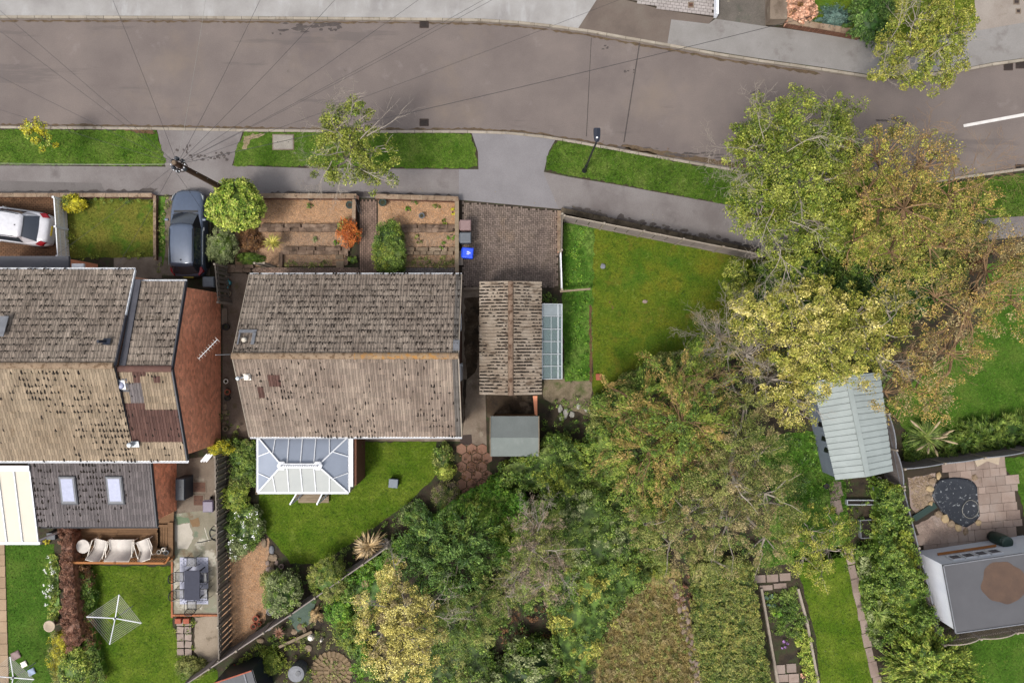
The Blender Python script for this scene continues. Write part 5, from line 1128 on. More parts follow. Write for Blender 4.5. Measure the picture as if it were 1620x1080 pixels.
fence('arched_fence', 'brown fence with arched tops between the metal shed and tall grasses', base_of((1408, 655), 1.9), base_of((1432, 770), 1.9), 1.8, 2, m_fbrown, bw=.15, arch=.18, rail=m_lead)
fence('arched_fence', 'grey fence of arched panels above the crazy stone rockery', base_of((1432, 742), 1.8), base_of((1750, 698), 1.8), 1.75, 5, m_fbrown, bw=.15, arch=.15, rail=m_lead)
fence('arched_fence', 'slatted fence with arched tops behind the white outbuilding', base_of((1497, 1022), 2.0), base_of((1670, 993), 2.0), 1.85, 3, M('slat_tan', [(132, 118, 100), (152, 138, 120)], 1, fine=.2, piece=.15), bw=.075, gap=.035, arch=.25, rail=m_post)
fence('garden_fence', 'long low fence with blue-grey cap beside the patio and outbuilding', base_of((1432, 775), 1.6), base_of((1490, 1005), 1.6), 1.5, 5, m_fbrown, bw=.15, rail=m_lead)
# timber beam lying from the fence corner
b_ = MB(); b_.bar(P(886, 461, .9), P(934, 457, .9), .1, .08); o = b_.build('timber_beam', m_beam); tag(o, 'long pale timber beam lying across the left edge of the corner lawn', 'beam')
b_ = MB(); b_.bar(P(932, 457.5, .1), P(932, 457.5, .86), .08, .08); o2 = thing('timber_post', 'short post holding the end of the pale timber beam', 'post', P(932, 457.5, .1)); b_.build('post', m_beam, o2)
# ------------------------------------------------------------------ lawns
def lawn(lab, poly, mat, bl=m_blade, z=.104, rg=3, dens=300, h=.045, name='lawn'):
    p = rough(poly, rg, 7) if rg else poly; sheet(name, p, z, mat); blades('grass', lab, p, bl, z, dens, h, .02)
lawn('olive green grass of the big corner lawn', [(934, 350), (1207, 408), (1240, 480), (1180, 560), (1020, 625), (938, 628), (936, 480)], m_lawn1, m_bladeo, h=.04)
lawn('bright weedy strip between garage and corner lawn', [(891, 345), (940, 352), (938, 480), (936, 600), (893, 604), (890, 470)], m_weed, m_blade, .108, 4, 420, .07)
sheet('lawn_edge', rough([(932, 482), (936, 482), (937, 604), (933, 604)], 2, 5), .112, m_bark)
lawn('mossy grass of the front lawn left of the dark car', [(106, 316), (248, 315), (248, 408), (110, 408)], m_lawn4, m_bladeo, h=.05)
lawn('rear lawn below the conservatory', [(560, 700), (690, 698), (697, 745), (640, 800), (560, 855), (505, 893), (460, 891), (425, 848), (410, 826), (410, 780), (554, 780), (560, 770)], m_lawn2, m_blade)
lawn('rear lawn around the rotary dryer', [(124, 895), (272, 895), (274, 990), (290, 1040), (345, 1060), (345, 1120), (140, 1120), (128, 1000)], m_lawn2, m_blade)
lawn('narrow rear lawn at the far left', [(8, 860), (85, 860), (88, 960), (82, 1120), (16, 1120), (10, 1000)], m_lawn3, m_blade)
lawn('large bright lawn at the right edge', [(1400, 640), (1500, 560), (1560, 500), (1700, 440), (1900, 440), (1900, 700), (1620, 706), (1500, 690), (1440, 690)], m_lawn3, m_blade)
lawn('small round-edged lawn by the slab patio', [(1590, 725), (1900, 690), (1900, 840), (1625, 850), (1618, 800), (1605, 760), (1588, 740)], m_lawn3, m_blade, .118)
lawn('lawn behind the arched slatted fence', [(1500, 1012), (1620, 1000), (1900, 960), (1900, 1200), (1540, 1200), (1524, 1060)], m_lawn3, m_blade)
lawn('narrow rear lawn between raised bed and stepping path', [(1256, 880), (1345, 860), (1360, 930), (1382, 1100), (1296, 1100), (1280, 1000), (1258, 930)], m_lawn2, m_blade)
lawn('rough grass between the big trees and metal shed', [(1190, 690), (1290, 680), (1340, 770), (1345, 880), (1190, 900), (1230, 800)], m_weed, m_blade, .104, 4, 400, .08)
lawn('grass verge behind the trees at the right edge', [(1560, 420), (1640, 400), (1900, 380), (1900, 450), (1640, 470), (1560, 500)], m_weed, m_blade, .108)
lawn('small lawn patch at the bottom between conifer and path', [(707, 1040), (736, 1036), (742, 1110), (706, 1110)], m_lawn2, m_blade)
sheet('dry_grass_bed', rough([(955, 890), (1075, 900), (1118, 1100), (940, 1100)], 4, 8), .108, m_wild); blades('grass', 'long dry tangled grass left of the round stone edging', [(960, 920), (1070, 930), (1105, 1090), (945, 1090)], m_bladed, .108, 700, .1, .035)
sheet('garden_path', [(738, 1030), (752, 1028), (766, 1110), (748, 1110)], .106, m_conc)
sheet('timber_edging', [(404, 697), (409, 697), (409, 782), (404, 782)], .16, m_beam); 
# gravel strip behind the slatted fence
sheet('gravel', rough([(357, 880), (425, 850), (424, 945), (418, 985), (352, 1045), (352, 960)], 3, 6), .106, m_gravel); stones('gravel_stones', [(358, 885), (420, 865), (420, 975), (356, 1035)], .11, 3600, m_peb, .014, .034, label='orange gravel strip between the slatted fence and round bushes', cat='gravel')
# ------------------------------------------------------------------ patio of the left house
sheet('patio', [(274, 728), (342, 720), (348, 972), (272, 972)], .104, m_conc); sheet('patio_screed', rough([(276, 812), (342, 806), (346, 968), (273, 970)], 1, 9), .108, m_concgreen)
sheet('white_stain', rough([(278, 832), (300, 826), (306, 850), (296, 868), (282, 868), (276, 850)], 3, 4), .112, M('limewash', [(200, 192, 176), (216, 208, 194)], 2, fine=.1)); sheet('green_stain', rough([(277, 816), (298, 818), (300, 826), (280, 830)], 2, 4), .113, M('algae', [(112, 132, 104), (130, 146, 116)], 2, fine=.2)); sheet('tan_stain', rough([(300, 822), (314, 818), (316, 832), (304, 834)], 2, 4), .1135, M('tan_st', [(140, 112, 80), (156, 126, 92)], 2, fine=.2))
ed = struct('patio_edging', P(272, 930, .1)); eb = MB(); eb.box((0, 0, 0), (.21, .1, .1)); eme = eb.mesh('brick', M('orange_brick', [(178, 108, 72), (196, 126, 88)], 2, fine=.2, piece=.2))
for i in range(16): inst('brick', eme, ed, P(272.5, 886 + i * 5.8, .12), (0, 0, math.pi / 2 + random.uniform(-.03, .03)))
for i in range(12): inst('brick', eme, ed, P(275 + i * 6.4, 972.5, .12), (0, 0, random.uniform(-.03, .03)))
sheet('rear_concrete', rough([(308, 976), (346, 975), (346, 1046), (322, 1052), (308, 1030)], 2, 6), .106, M('tan_concrete', [(160, 144, 124), (184, 168, 148)], .9, fine=.2, stains=[((104, 90, 70), 1.6, .6, .08, .6)]))
sp = struct('slab_path', P(291, 1005, .1)); sb = MB(); sb.box((0, 0, 0), (.36, .34, .05)); sme = sb.mesh('paving_slab', M('pink_slab', [(166, 146, 134), (186, 168, 156)], 3, fine=.25, piece=.14))
for r in range(5):
    for c_ in range(2): inst('paving_slab', sme, sp, P(285 + c_ * 12.4 + r * .2, 984 + r * 11.6, .13) + Vector((0, 0, random.uniform(-.012, .012))), (random.uniform(-.03, .03), 0, random.uniform(-.12, .12)))
for x, lb in ((284, 'left terracotta coloured block under the patio edge'), (297, 'right terracotta coloured block under the patio edge')):
    c = P(x, 980, .1); o = MB(); o.box((c.x, c.y, .2), (.36, .3, .2), taper=.9); tag(o.build('block', m_terra, bevel=.02), lb, 'block')
def manhole(x, y, w, h, lab, mat=m_rusty, z=.116):
    c = P(x, y, z); t = thing('manhole_cover', lab, 'manhole cover', c); f = MB(); f.box((c.x, c.y, z), (w + .12, h + .12, .02)); f.build('frame', m_conc, t); f = MB(); f.box((c.x, c.y, z + .012), (w, h, .02)); f.build('cover', mat, t, bevel=.004); f = MB()
    for s_ in (-1, 1): f.box((c.x + s_ * w * .28, c.y, z + .025), (.06, .03, .012))
    f.build('lifting_eye', m_rub, t)
manhole(315.5, 770, .66, .52, 'rusty manhole cover nearer the house wall on the patio'); manhole(314, 791, .5, .52, 'rusty manhole cover beside the mauve bin')
manhole(448, 225, 1.05, .74, 'pale utility cover set in the grass verge', M('cover_pale', [(168, 160, 150), (184, 176, 164)], 2, fine=.2))
c = P(448, 225, .12); MBx = MB(); 
m_deck = m_wood
# deck
dk = thing('timber_deck', 'brown timber deck with a sunken step under the grey extension', 'deck', P(190, 855, .1)); dx0, dx1, dy0, dy1 = P(110, 0, .4).x, P(272, 0, .4).x, P(0, 888, .4).y, P(0, 826, .4).y
bd = MB(); bd.box((0, 0, 0), (1, .135, .03)); bme = bd.mesh('deck_board', m_wood); n = int((dy1 - dy0) / .142)
for i in range(n):
    y = dy0 + (i + .5) * .142; xs = dx0
    xe = P(250, 0, .4).x if P(0, 832, .4).y > y > P(0, 866, .4).y else dx1
    while xs < xe - .05:
        l = min(random.choice([1.6, 2.1, 2.6]), xe - xs); inst('deck_board', bme, dk, (xs + l / 2, y, .40 + random.uniform(-.003, .003)), (0, 0, 0), (l - .01, 1, 1)); xs += l
for i in range(5):
    x = P(252.5 + i * 4.2, 0, .4).x; yA, yB = P(0, 832, .25).y, P(0, 864, .25).y; inst('deck_board', bme, dk, (x, (yA + yB) / 2, .25), (0, 0, math.pi / 2), (yA - yB, .9, 1))
for i in range(2): inst('deck_board', bme, dk, (P(269.5 + i * 4, 0, .4).x - .06, (dy0 + dy1) / 2, .405), (0, 0, math.pi / 2), (dy1 - dy0, 1, 1))
b_ = MB(); b_.box(((dx0 + dx1) / 2, dy0 + .02, .24), (dx1 - dx0, .04, .28)); b_.box((dx0 + .02, (dy0 + dy1) / 2, .24), (.04, dy1 - dy0, .28)); b_.box((dx1 - .02, (dy0 + dy1) / 2, .24), (.04, dy1 - dy0, .28)); b_.build('fascia', m_wood, dk)
sheet('deck_gap', [(252, 818), (276, 800), (274, 830), (250, 832)], .3, m_wood, dk, None)
rl = thing('deck_railing', 'orange timber railing with slats along the lower edge of the deck', 'railing', P(180, 890, .1)); ra, rb_ = P(101, 889.5, 1.25), P(262, 890.5, 1.25); b_ = MB(); b_.bar(ra, rb_, .11, .05); b_.build('handrail', m_woodor, rl); b_ = MB(); b_.bar(ra - Vector((0, 0, .7)), rb_ - Vector((0, 0, .7)), .05, .05); b_.build('rail', m_woodor, rl)
k = 34; sm_ = MB(); sm_.box((0, 0, 0), (.045, .03, .82)); sme2 = sm_.mesh('spindle', m_woodor)
for i in range(k): q = ra.lerp(rb_, (i + .5) / k); inst('spindle', sme2, rl, (q.x, q.y, .82))
pmx = MB(); pmx.box((0, 0, 0), (.09, .09, 1.2)); pm_ = pmx.mesh('post', m_woodor)
for i in range(3): q = ra.lerp(rb_, [0.01, .5, .98][i]); inst('post', pm_, rl, (q.x, q.y + .02, .72))
b_ = MB(); b_.bar(rb_, P(268, 880, 1.2), .08, .05); b_.build('handrail', m_woodor, rl)
# outdoor furniture
def round_table(x, y, r, h, lab):
    c = P(x, y, h + .4); t = thing('side_table', lab, 'table', (c.x, c.y, .42)); MB().lathe((c.x, c.y, .4 + h - .03), [(r, 0), (r + .005, .015), (r - .01, .03), (0, .031)], 32).build('tabletop', m_cush, t)
    for i in range(3): a = i * 2.1 + .6; b_ = MB(); b_.tube([(c.x + math.cos(a) * r * .4, c.y + math.sin(a) * r * .4, .4 + h - .03), (c.x + math.cos(a) * r * 1.15, c.y + math.sin(a) * r * 1.15, .42)], .018, 6); b_.build('leg', m_offw, t)
round_table(131, 864, .36, .55, 'round cream side table on the left end of the deck')
def lounge(x, y, w, d, rot, lab, n=1):
    c = P(x, y, .75); t = thing('garden_sofa' if n > 1 else 'garden_armchair', lab, 'sofa' if n > 1 else 'chair', (c.x, c.y, .42)); R_ = Matrix.Rotation(rot, 4, 'Z'); T = Matrix.Translation((c.x, c.y, .42)) @ R_
    def q(v): return T @ Vector(v)
    K_ = 12; V = []; th = .05
    for i in range(K_ + 1):   # curved sling: seat at the front (north), back reclining to the south
        s = i / K_; yy = d * .5 - d * s; zz = .36 - .06 * math.sin(s * 3.1) + (max(0, s - .55) ** 1.4) * 1.5
        for xx in (-w / 2 + .06, w / 2 - .06): V.append(q((xx, yy, zz)))
    V2 = [v - Vector((0, 0, th)) for v in V]; m_ = len(V); mb = MB(); Fs = [(2 * i, 2 * i + 2, 2 * i + 3, 2 * i + 1) for i in range(K_)]; Fs += [tuple(m_ + a for a in reversed(f)) for f in Fs]
    Fs += [(2 * i, m_ + 2 * i, m_ + 2 * i + 2, 2 * i + 2) for i in range(K_)] + [(2 * i + 1, 2 * i + 3, m_ + 2 * i + 3, m_ + 2 * i + 1) for i in range(K_)]; mb.add(V + V2, Fs); mb.build('seat', m_cush, t, smooth=True)
    for s_ in (-1, 1):
        b_ = MB(); xx = s_ * w / 2; b_.tube([q((xx, d * .5, .02)), q((xx, d * .46, .55)), q((xx, 0, .60)), q((xx, -d * .38, .62)), q((xx, -d * .46, .02))], .02, 6); b_.build('armrest', m_offw, t)
        b_ = MB(); b_.tube([q((s_ * (w / 2 - .04), d * .5, .34)), q((s_ * (w / 2 - .04), 0, .3)), q((s_ * (w / 2 - .04), -d * .5, .82))], .018, 6); b_.build('side_rail', m_offw, t)
    b_ = MB(); b_.tube([q((-w / 2, d * .5, .34)), q((w / 2, d * .5, .34))], .018, 6); b_.tube([q((-w / 2 + .04, -d * .52, .82)), q((w / 2 - .04, -d * .52, .82))], .018, 6); b_.build('crossbar', m_offw, t)
lounge(158, 868, .78, .98, math.radians(-14), 'left cream sling armchair on the deck, between table and sofa'); lounge(192.5, 868, 1.38, .98, 0, 'wide cream sling sofa in the middle of the deck', 2); lounge(230.5, 868, .78, .98, math.radians(20), 'right cream sling armchair on the deck, turned towards the sofa')
def pot(x, y, r, h, mat, lab, z0=.1, soil=True, cat='pot', name='flower_pot', group=None, plant=None):
    c = P(x, y, h + z0); t = thing(name, lab, cat, (c.x, c.y, z0), group); MB().lathe((c.x, c.y, z0), [(r * .7, 0), (r * .95, h * .82), (r * 1.05, h * .84), (r * 1.05, h), (r * .9, h), (r * .86, h * .86)], 18).build('pot_body', mat, t)
    MB().lathe((c.x, c.y, z0 + h * .84), [(r * .88, 0), (r * .5, .01), (0, .012)], 14).build('soil', m_soil, t); return t
pot(251, 873, .11, .2, m_offw, 'small cream pot at the end of the deck railing', .42); pot(258, 869, .1, .25, m_offw, 'upper small pale pot at the corner of the deck', .42); pot(257, 874, .09, .2, m_stone, 'middle small stone pot in the group on the deck corner', .42); pot(262.5, 874, .13, .22, m_grey, 'grey glass pot rightmost on the deck corner', .42)
# storage box / barbecue with cover, bins on the patio
def rbox(name, lab, cat, x, y, w, d, h, mat, rz=0, z0=.1, lid=None, knob=True, bev=.04):
    c = P(x, y, z0 + h); t = thing(name, lab, cat, (c.x, c.y, z0)); b_ = MB(); b_.box((c.x, c.y, z0 + h * .45), (w * .96, d * .96, h * .9), rz=rz); b_.build('box_body', mat, t, bevel=bev)
    b_ = MB(); b_.box((c.x, c.y, z0 + h * .94), (w, d, h * .1), rz=rz, taper=.9); b_.build('lid', lid or mat, t, bevel=.015)
    if knob: b_ = MB(); b_.box((c.x, c.y + d * .1, z0 + h * 1.0), (.1, .04, .02), rz=rz); b_.build('handle', m_black, t)
    return t
rbox('barbecue', 'dark grey covered barbecue standing against the brick extension wall', 'barbecue', 284, 774, .5, 1.2, 1.05, m_dgrey)
sheet('soil_strip', [(60, 858), (90, 840), (128, 838), (128, 1080), (88, 1080)], .1, m_soil)
def wheelie(x, y, lab, mat, lidm, rz=0, group='wheelie bins', w=.56, d=.62, h=1.0, emblem=False):
    c = P(x, y, 1.08); t = thing('wheelie_bin', lab, 'bin', (c.x, c.y, .1), group); R_ = Matrix.Translation((c.x, c.y, .1)) @ Matrix.Rotation(rz, 4, 'Z'); q = lambda v: R_ @ Vector(v)
    def bx(mb, ce, sz, tp=1.0): 
        mb.box(q(ce), sz, rz=rz, taper=tp)
    b_ = MB(); 
    V = [q(v) for v in ((-w * .40, -d * .36, .06), (w * .40, -d * .36, .06), (w * .40, d * .30, .06), (-w * .40, d * .30, .06), (-w / 2, -d / 2, h * .95), (w / 2, -d / 2, h * .95), (w / 2, d * .42, h * .95), (-w / 2, d * .42, h * .95))]
    b_.add(V, [(3, 2, 1, 0), (4, 5, 6, 7), (0, 1, 5, 4), (1, 2, 6, 5), (2, 3, 7, 6), (3, 0, 4, 7)]); b_.build('bin_body', mat, t, bevel=.03)
    b_ = MB(); bx(b_, (0, -.03, h * .985), (w + .03, d + .0, .07), .84); l_ = b_.build('lid', lidm, t, bevel=.02)
    if emblem:
        e = MB()
        for dx, dz in ((-.07, .05), (.03, .05), (-.07, -.02), (.03, -.02), (-.02, -.09)): e.box(q((dx + .02, dz - .06, h * 1.024)), (.07, .045, .004), rz=rz)
        e.build('white_marking', m_white, l_)
    b_ = MB(); b_.tube([q((-w * .38, d * .47, h * .93)), q((w * .38, d * .47, h * .93))], .02, 6); b_.build('handle', mat, t)
    for s_ in (-1, 1): b_ = MB(); b_.tube([q((s_ * w * .36, d * .34, .1)), q((s_ * w * .46, d * .34, .1))], .1, 12); b_.build('wheel', m_rub, t)
    return t
wheelie(735.5, 356, 'faded pinkish brown wheelie bin, uppermost of three beside the driveway wall', m_pink, m_pink, math.pi / 2); wheelie(735.5, 376, 'grey wheelie bin between the pinkish and the blue bins', m_grey, m_grey, math.pi / 2); wheelie(739, 400, 'bright blue wheelie bin with white marking, lowest of the three', m_blue, m_blue, math.pi / 2 - .08, emblem=True)
wheelie(329, 800, 'mauve wheelie bin against the slatted fence on the patio', m_purple, m_purple, 0); wheelie(329, 446, 'grey wheelie bin behind the dark car', m_grey, m_grey, math.pi / 2)
b_ = MB(); c = P(728, 408, .3); b_.box((c.x, c.y, .2), (.28, .75, .12)); tag(b_.build('timber_board', m_post, bevel=.01), 'pale board lying beside the blue wheelie bin', 'board')
# rug, table, chairs
rg = thing('outdoor_rug', 'pale lilac patterned outdoor rug under the dining table', 'rug', P(307, 918, .12)); ra_, rb2 = P(284.5, 881, .12), P(329.5, 955, .12)
b_ = MB(); b_.box(((ra_.x + rb2.x) / 2, (ra_.y + rb2.y) / 2, .125), (rb2.x - ra_.x, ra_.y - rb2.y, .012)); b_.build('rug_field', m_rug, rg); b_ = MB(); m_rd = plain('rug_dots', (130, 136, 166), .9)
for y in range(4):
    for x in range(13):
        if x % 2 == y % 2: continue
        b_.box((ra_.x + .08 + x * .118, ra_.y - .1 - y * .1, .1335), (.045, .045, .003), rz=.785)
        b_.box((ra_.x + .08 + x * .118, rb2.y + .1 + y * .1, .1335), (.045, .045, .003), rz=.785)
b_.build('rug_pattern', m_rd, rg, 'stuff')
tA, tB = P(291.5, 902, .85), P(316, 949, .85); tb = thing('dining_table', 'charcoal rectangular dining table on the pale rug', 'table', ((tA.x + tB.x) / 2, (tA.y + tB.y) / 2, .13)); b_ = MB(); b_.box(((tA.x + tB.x) / 2, (tA.y + tB.y) / 2, .84), (tB.x - tA.x, tA.y - tB.y, .04)); b_.build('tabletop', plain('charcoal_top', (76, 78, 92), .7, spec=.1), tb, bevel=.01)
for sx in (0, 1):
    for sy in (0, 1): b_ = MB(); b_.box((tA.x + .06 + sx * (tB.x - tA.x - .12), tB.y + .06 + sy * (tA.y - tB.y - .12), .47), (.05, .05, .70)); b_.build('leg', m_black, tb)
def chair(x, y, rz, lab):
    c = P(x, y, .55); t = thing('garden_chair', lab, 'chair', (c.x, c.y, .13), 'black metal chairs round the dining table'); T = Matrix.Translation((c.x, c.y, .13)) @ Matrix.Rotation(rz, 4, 'Z'); q = lambda v: T @ Vector(v)
    w = .25; st = MB()
    for i in range(7): xx = -w + .05 + i * (2 * w - .1) / 6; st.bar(q((xx, .22, .44)), q((xx, -.2, .42)), .04, .012)
    st.tube([q(v) for v in ((-w, .22, .44), (w, .22, .44), (w, -.2, .42), (-w, -.2, .42), (-w, .22, .44))], .022, 5); st.build('seat', m_black, t)
    bk = MB(); bk.tube([q(v) for v in ((-w, -.2, .42), (-w * 1.0, -.30, .72), (-w * .7, -.36, .84), (0, -.385, .87), (w * .7, -.36, .84), (w, -.30, .72), (w, -.2, .42))], .024, 6)
    for i in range(5): xx = -w * .66 + i * w * .33; bk.tube([q((xx, -.2, .42)), q((xx, -.36, .84))], .012, 4)
    bk.build('backrest', m_black, t)
    for sx in (-1, 1):
        for sy, lb in ((.22, 0), (-.22, 1)): l_ = MB(); l_.tube([q((sx * w, sy, .43)), q((sx * (w + .02), sy * 1.15, 0))], .013, 5); l_.build('leg', m_black, t)
        a = MB(); a.tube([q((sx * w, .2, .44)), q((sx * (w + .04), .2, .64)), q((sx * (w + .04), -.28, .66))], .013, 5); a.build('armrest', m_black, t)
pi = math.pi
chair(303, 888, pi, 'black garden chair at the upper end of the dining table'); chair(303.5, 957, 0, 'black garden chair at the lower end of the dining table')
for x, y, r, lb in ((284, 912, -pi / 2, 'upper left'), (284.5, 939, -pi / 2, 'lower left'), (322, 913, pi / 2, 'upper right'), (323, 938, pi / 2, 'lower right')): chair(x, y, r, 'black garden chair at the %s side of the dining table' % lb)
# hanging egg chair frame
c = P(330, 852, 1.2); t = thing('hanging_chair_stand', 'round black tubular stand of a hanging chair beside the slatted fence', 'chair stand', (c.x, c.y, .12)); b_ = MB(); b_.tube([(c.x + .42 * math.cos(i / 24 * 6.283), c.y + .42 * math.sin(i / 24 * 6.283), .14) for i in range(25)], .022, 6, cap=False); b_.build('base_ring', m_black, t)
b_ = MB(); b_.tube([(c.x - .4, c.y - .25, .15), (c.x + .1, c.y + .05, .18), (c.x + .42, c.y + .2, .15)], .022, 6); b_.tube([(c.x + .4, c.y - .2, .15), (c.x, c.y + .1, .18), (c.x - .38, c.y + .2, .15)], .022, 6); b_.build('base_cross', m_black, t)
b_ = MB(); b_.tube([(c.x + .4, c.y, .15), (c.x + .5, c.y, 1.0), (c.x + .3, c.y + .1, 1.75), (c.x - .05, c.y + .05, 1.95), (c.x - .3, c.y, 1.85)], .024, 6); b_.build('pole', m_black, t)
b_ = MB(); b_.tube([(c.x - .62, c.y + .35, .3), (c.x - .52, c.y, .3), (c.x - .38, c.y - .42, .3)], .012, 4); b_.build('rail', m_offw, t)
# rotary dryers
def rotary(x, y, tips, lab, h=1.9, col=m_wirep):
    c = P(x, y, h - .1); t = thing('rotary_dryer', lab, 'clothes dryer', (c.x, c.y, .1)); b_ = MB(); b_.tube([(c.x, c.y, .1), (c.x, c.y, h)], .028, 8); b_.build('pole', m_alu, t); b_ = MB(); b_.lathe((c.x, c.y, h - .25), [(.06, 0), (.06, .12), (.04, .16)], 10); b_.build('hub', m_navy, t)
    T = [P(a, b, h + .15) for a, b in tips]; hub = Vector((c.x, c.y, h - .15)); am = []
    for q in T: b_ = MB(); b_.tube([hub, q], .028, 6); b_.build('arm', m_white, t)
    ln = MB()
    for k in range(8):
        f = .36 + .64 * k / 7
        for i in range(4): ln.tube([hub.lerp(T[i], f), hub.lerp(T[(i + 1) % 4], f)], .0115, 3, cap=False)
    ln.build('washing_line', col, t); return t
rotary(181.5, 978, [(188.5, 940), (224, 985), (173.5, 1019), (137, 975)], 'open white rotary washing line in the middle of the rear lawn'); rotary(20, 1072, [(16, 1038), (54, 1074), (12, 1112), (-22, 1068)], 'open rotary washing line cut off at the bottom left corner')
for x, y, w, d, rz, mt, lb in ((25, 1036, .5, .42, .5, m_pink, 'pinkish cloth on the grass beside the corner washing line'), (38, 1050, .36, .3, .5, m_offw, 'pale cloth between the pinkish and the blue cloths'), (50, 1062, .42, .34, .5, plain('blue_cloth', (150, 166, 190), .9, k=.6), 'light blue cloth beside the corner washing line')):
    c = P(x, y, .14); t = MB(); n = 7; V = []
    for i in range(n):
        for j in range(n): a, b = (i / (n - 1) - .5) * w, (j / (n - 1) - .5) * d; V.append((c.x + a * math.cos(rz) - b * math.sin(rz), c.y + a * math.sin(rz) + b * math.cos(rz), .15 + .035 * math.sin(a * 14 + b * 9) + random.uniform(0, .02)))
    t.add(V, [(i * n + j, (i + 1) * n + j, (i + 1) * n + j + 1, i * n + j + 1) for i in range(n - 1) for j in range(n - 1)]); o = t.build('cloth', mt, smooth=True); s_ = o.modifiers.new('s', 'SOLIDIFY'); s_.thickness = .015; tag(o, lb, 'cloth')
sp2 = struct('garden_path', P(4, 960, .1)); sb = MB(); sb.box((0, 0, 0), (.58, .58, .05)); sme = sb.mesh('paving_slab', M('path_slab_tan', [(176, 148, 118), (192, 166, 136)], 1.2, fine=.15, piece=.1))
for r in range(14):
    for c_ in range(3): inst('paving_slab', sme, sp2, P(-36 + c_ * 17.5 + r * .55, 868 + r * 17.6, .13))
# bird bath, pots
c = P(78, 990, .7); t = thing('bird_bath', 'round pale stone bird bath between flowers and copper hedge', 'bird bath', (c.x, c.y, .1)); MB().lathe((c.x, c.y, .1), [(.2, 0), (.12, .1), (.09, .45), (.14, .52)], 16).build('pedestal', m_stone, t); MB().lathe((c.x, c.y, .6), [(.14, 0), (.3, .06), (.31, .11), (.26, .11), (.18, .06), (0, .05)], 24).build('bowl', M('bath_stone', [(196, 176, 152), (214, 196, 172)], 2, fine=.15), t, smooth=True)
pot(151, 1059, .15, .35, m_grey, 'grey open bucket at the foot of the yellow-green shrubs', name='bucket', cat='bucket')
pot(404, 979, .17, .32, m_terra, 'upper terracotta pot of three at the end of the gravel strip'); pot(400.5, 991, .15, .3, m_terra, 'lower left terracotta pot of three by the diagonal fence'); pot(409.5, 987, .12, .26, m_terra, 'small right terracotta pot of three by the diagonal fence'); pot(427, 967, .19, .38, m_black, 'black plastic pot under the round green bush'); pot(444.5, 896, .13, .25, m_pink, 'pale pot with rim among the rockery stones')
pot(553, 324, .2, .4, m_dgreen, 'dark round planter in the gravel bed left of the brick path'); pot(605, 320, .2, .36, m_dgreen, 'dark round planter in the gravel bed right of the brick path')
pot(667, 341, .15, .28, m_grey, 'grey pot with dark rings in the middle of the orange gravel'); pot(491, 313, .15, .3, m_black, 'small dark planter by the front wall above the gravel')
pot(356.5, 517, .18, .34, m_black, 'black bucket in the side passage beside the brick gable'); pot(359, 620, .15, .3, m_terra, 'brown pot in the row along the side passage, by the gable'); pot(359, 630, .14, .26, m_black, 'black pot below the brown pot in the side passage'); pot(357, 603, .12, .22, m_offw, 'small white pot above the brown pot in the side passage'); pot(356, 678, .13, .24, m_stone, 'stone pot at the lower end of the side passage row')
pot(360, 464, .16, .28, m_stone, 'stone pot with cream stones in the passage below the watering can')
b_ = MB(); c = P(355, 500, .2); b_.box((c.x, c.y, .16), (.3, .9, .1)); tag(b_.build('concrete_trough', m_conc, bevel=.02), 'long pale trough in the passage above the black bucket', 'trough')
for i, (x, y, r) in enumerate([(357, 642, 4), (356, 652, 4), (358, 661, 3.5), (355, 669, 3.5)]): rock('stone', 'loose stone %s in the row beside the brick gable' % ['next below the black pot', 'second below the black pot', 'third below the black pot', 'lowest'][i], x, y, r)
# watering can
c = P(360, 447, .4); t = thing('watering_can', 'teal watering can behind the short slatted fence', 'watering can', (c.x, c.y, .1)); MB().lathe((c.x, c.y, .1), [(.13, 0), (.13, .22), (.1, .26), (.03, .27)], 16).build('can_body', m_teal, t, smooth=True); b_ = MB(); b_.tube([(c.x, c.y - .1, .2), (c.x, c.y - .26, .4)], .02, 6); b_.lathe((c.x, c.y - .27, .4), [(.04, 0), (.055, .03), (0, .035)], 10); b_.build('spout', m_teal, t); b_ = MB(); b_.tube([(c.x, c.y + .1, .2), (c.x, c.y + .2, .3), (c.x, c.y + .08, .42), (c.x, c.y - .04, .36)], .014, 6); b_.build('handle', m_teal, t)
# square stone on lawn and litter on the corner lawn
t = thing('lawn_stool', 'small square grey stool standing on the rear lawn', 'stool', P(623, 766, .1)); c = P(622.5, 764, .45); b_ = MB(); b_.box((c.x, c.y, .5), (.52, .5, .07), rz=-.08, taper=.93); b_.build('seat', plain('slate_blue', (122, 132, 144), .6, k=.5), t, bevel=.03); b_ = MB(); b_.box((c.x, c.y, .29), (.44, .42, .36), rz=-.08); b_.build('base', m_dgrey, t, bevel=.03)
rock('stone', 'pale stone lying on the upper corner lawn', 954, 421, 4.5, mat=m_lead); rock('stone', 'small pale stone lying on the right of the corner lawn', 1020, 477, 3.5, mat=m_stonep); 
blotch(966, 482, 5, 6, 3, z=.106, mat=m_bark, nm='bare_patch')
for i, (x, y, r) in enumerate([(886, 646, 5), (895, 653, 6), (905, 655, 5), (889, 662, 4), (915, 642, 4), (930, 648, 5)]): rock('stone', 'pale stone %s in the bed behind the garden shed' % ['upper left', 'in the centre', 'right of centre', 'lower left', 'at upper right', 'rightmost'][i], x, y, r, mat=M('pale_rock', [(180, 176, 166), (200, 196, 188)], 2, fine=.2) if i == 0 else bpy.data.materials['pale_rock'])
sheet('stone_path', rough([(860, 600), (934, 596), (938, 640), (934, 660), (860, 630)], 4, 7), .104, M('broken_path', [(116, 104, 80), (150, 134, 110), (96, 104, 56)], 1.5, fine=.4))
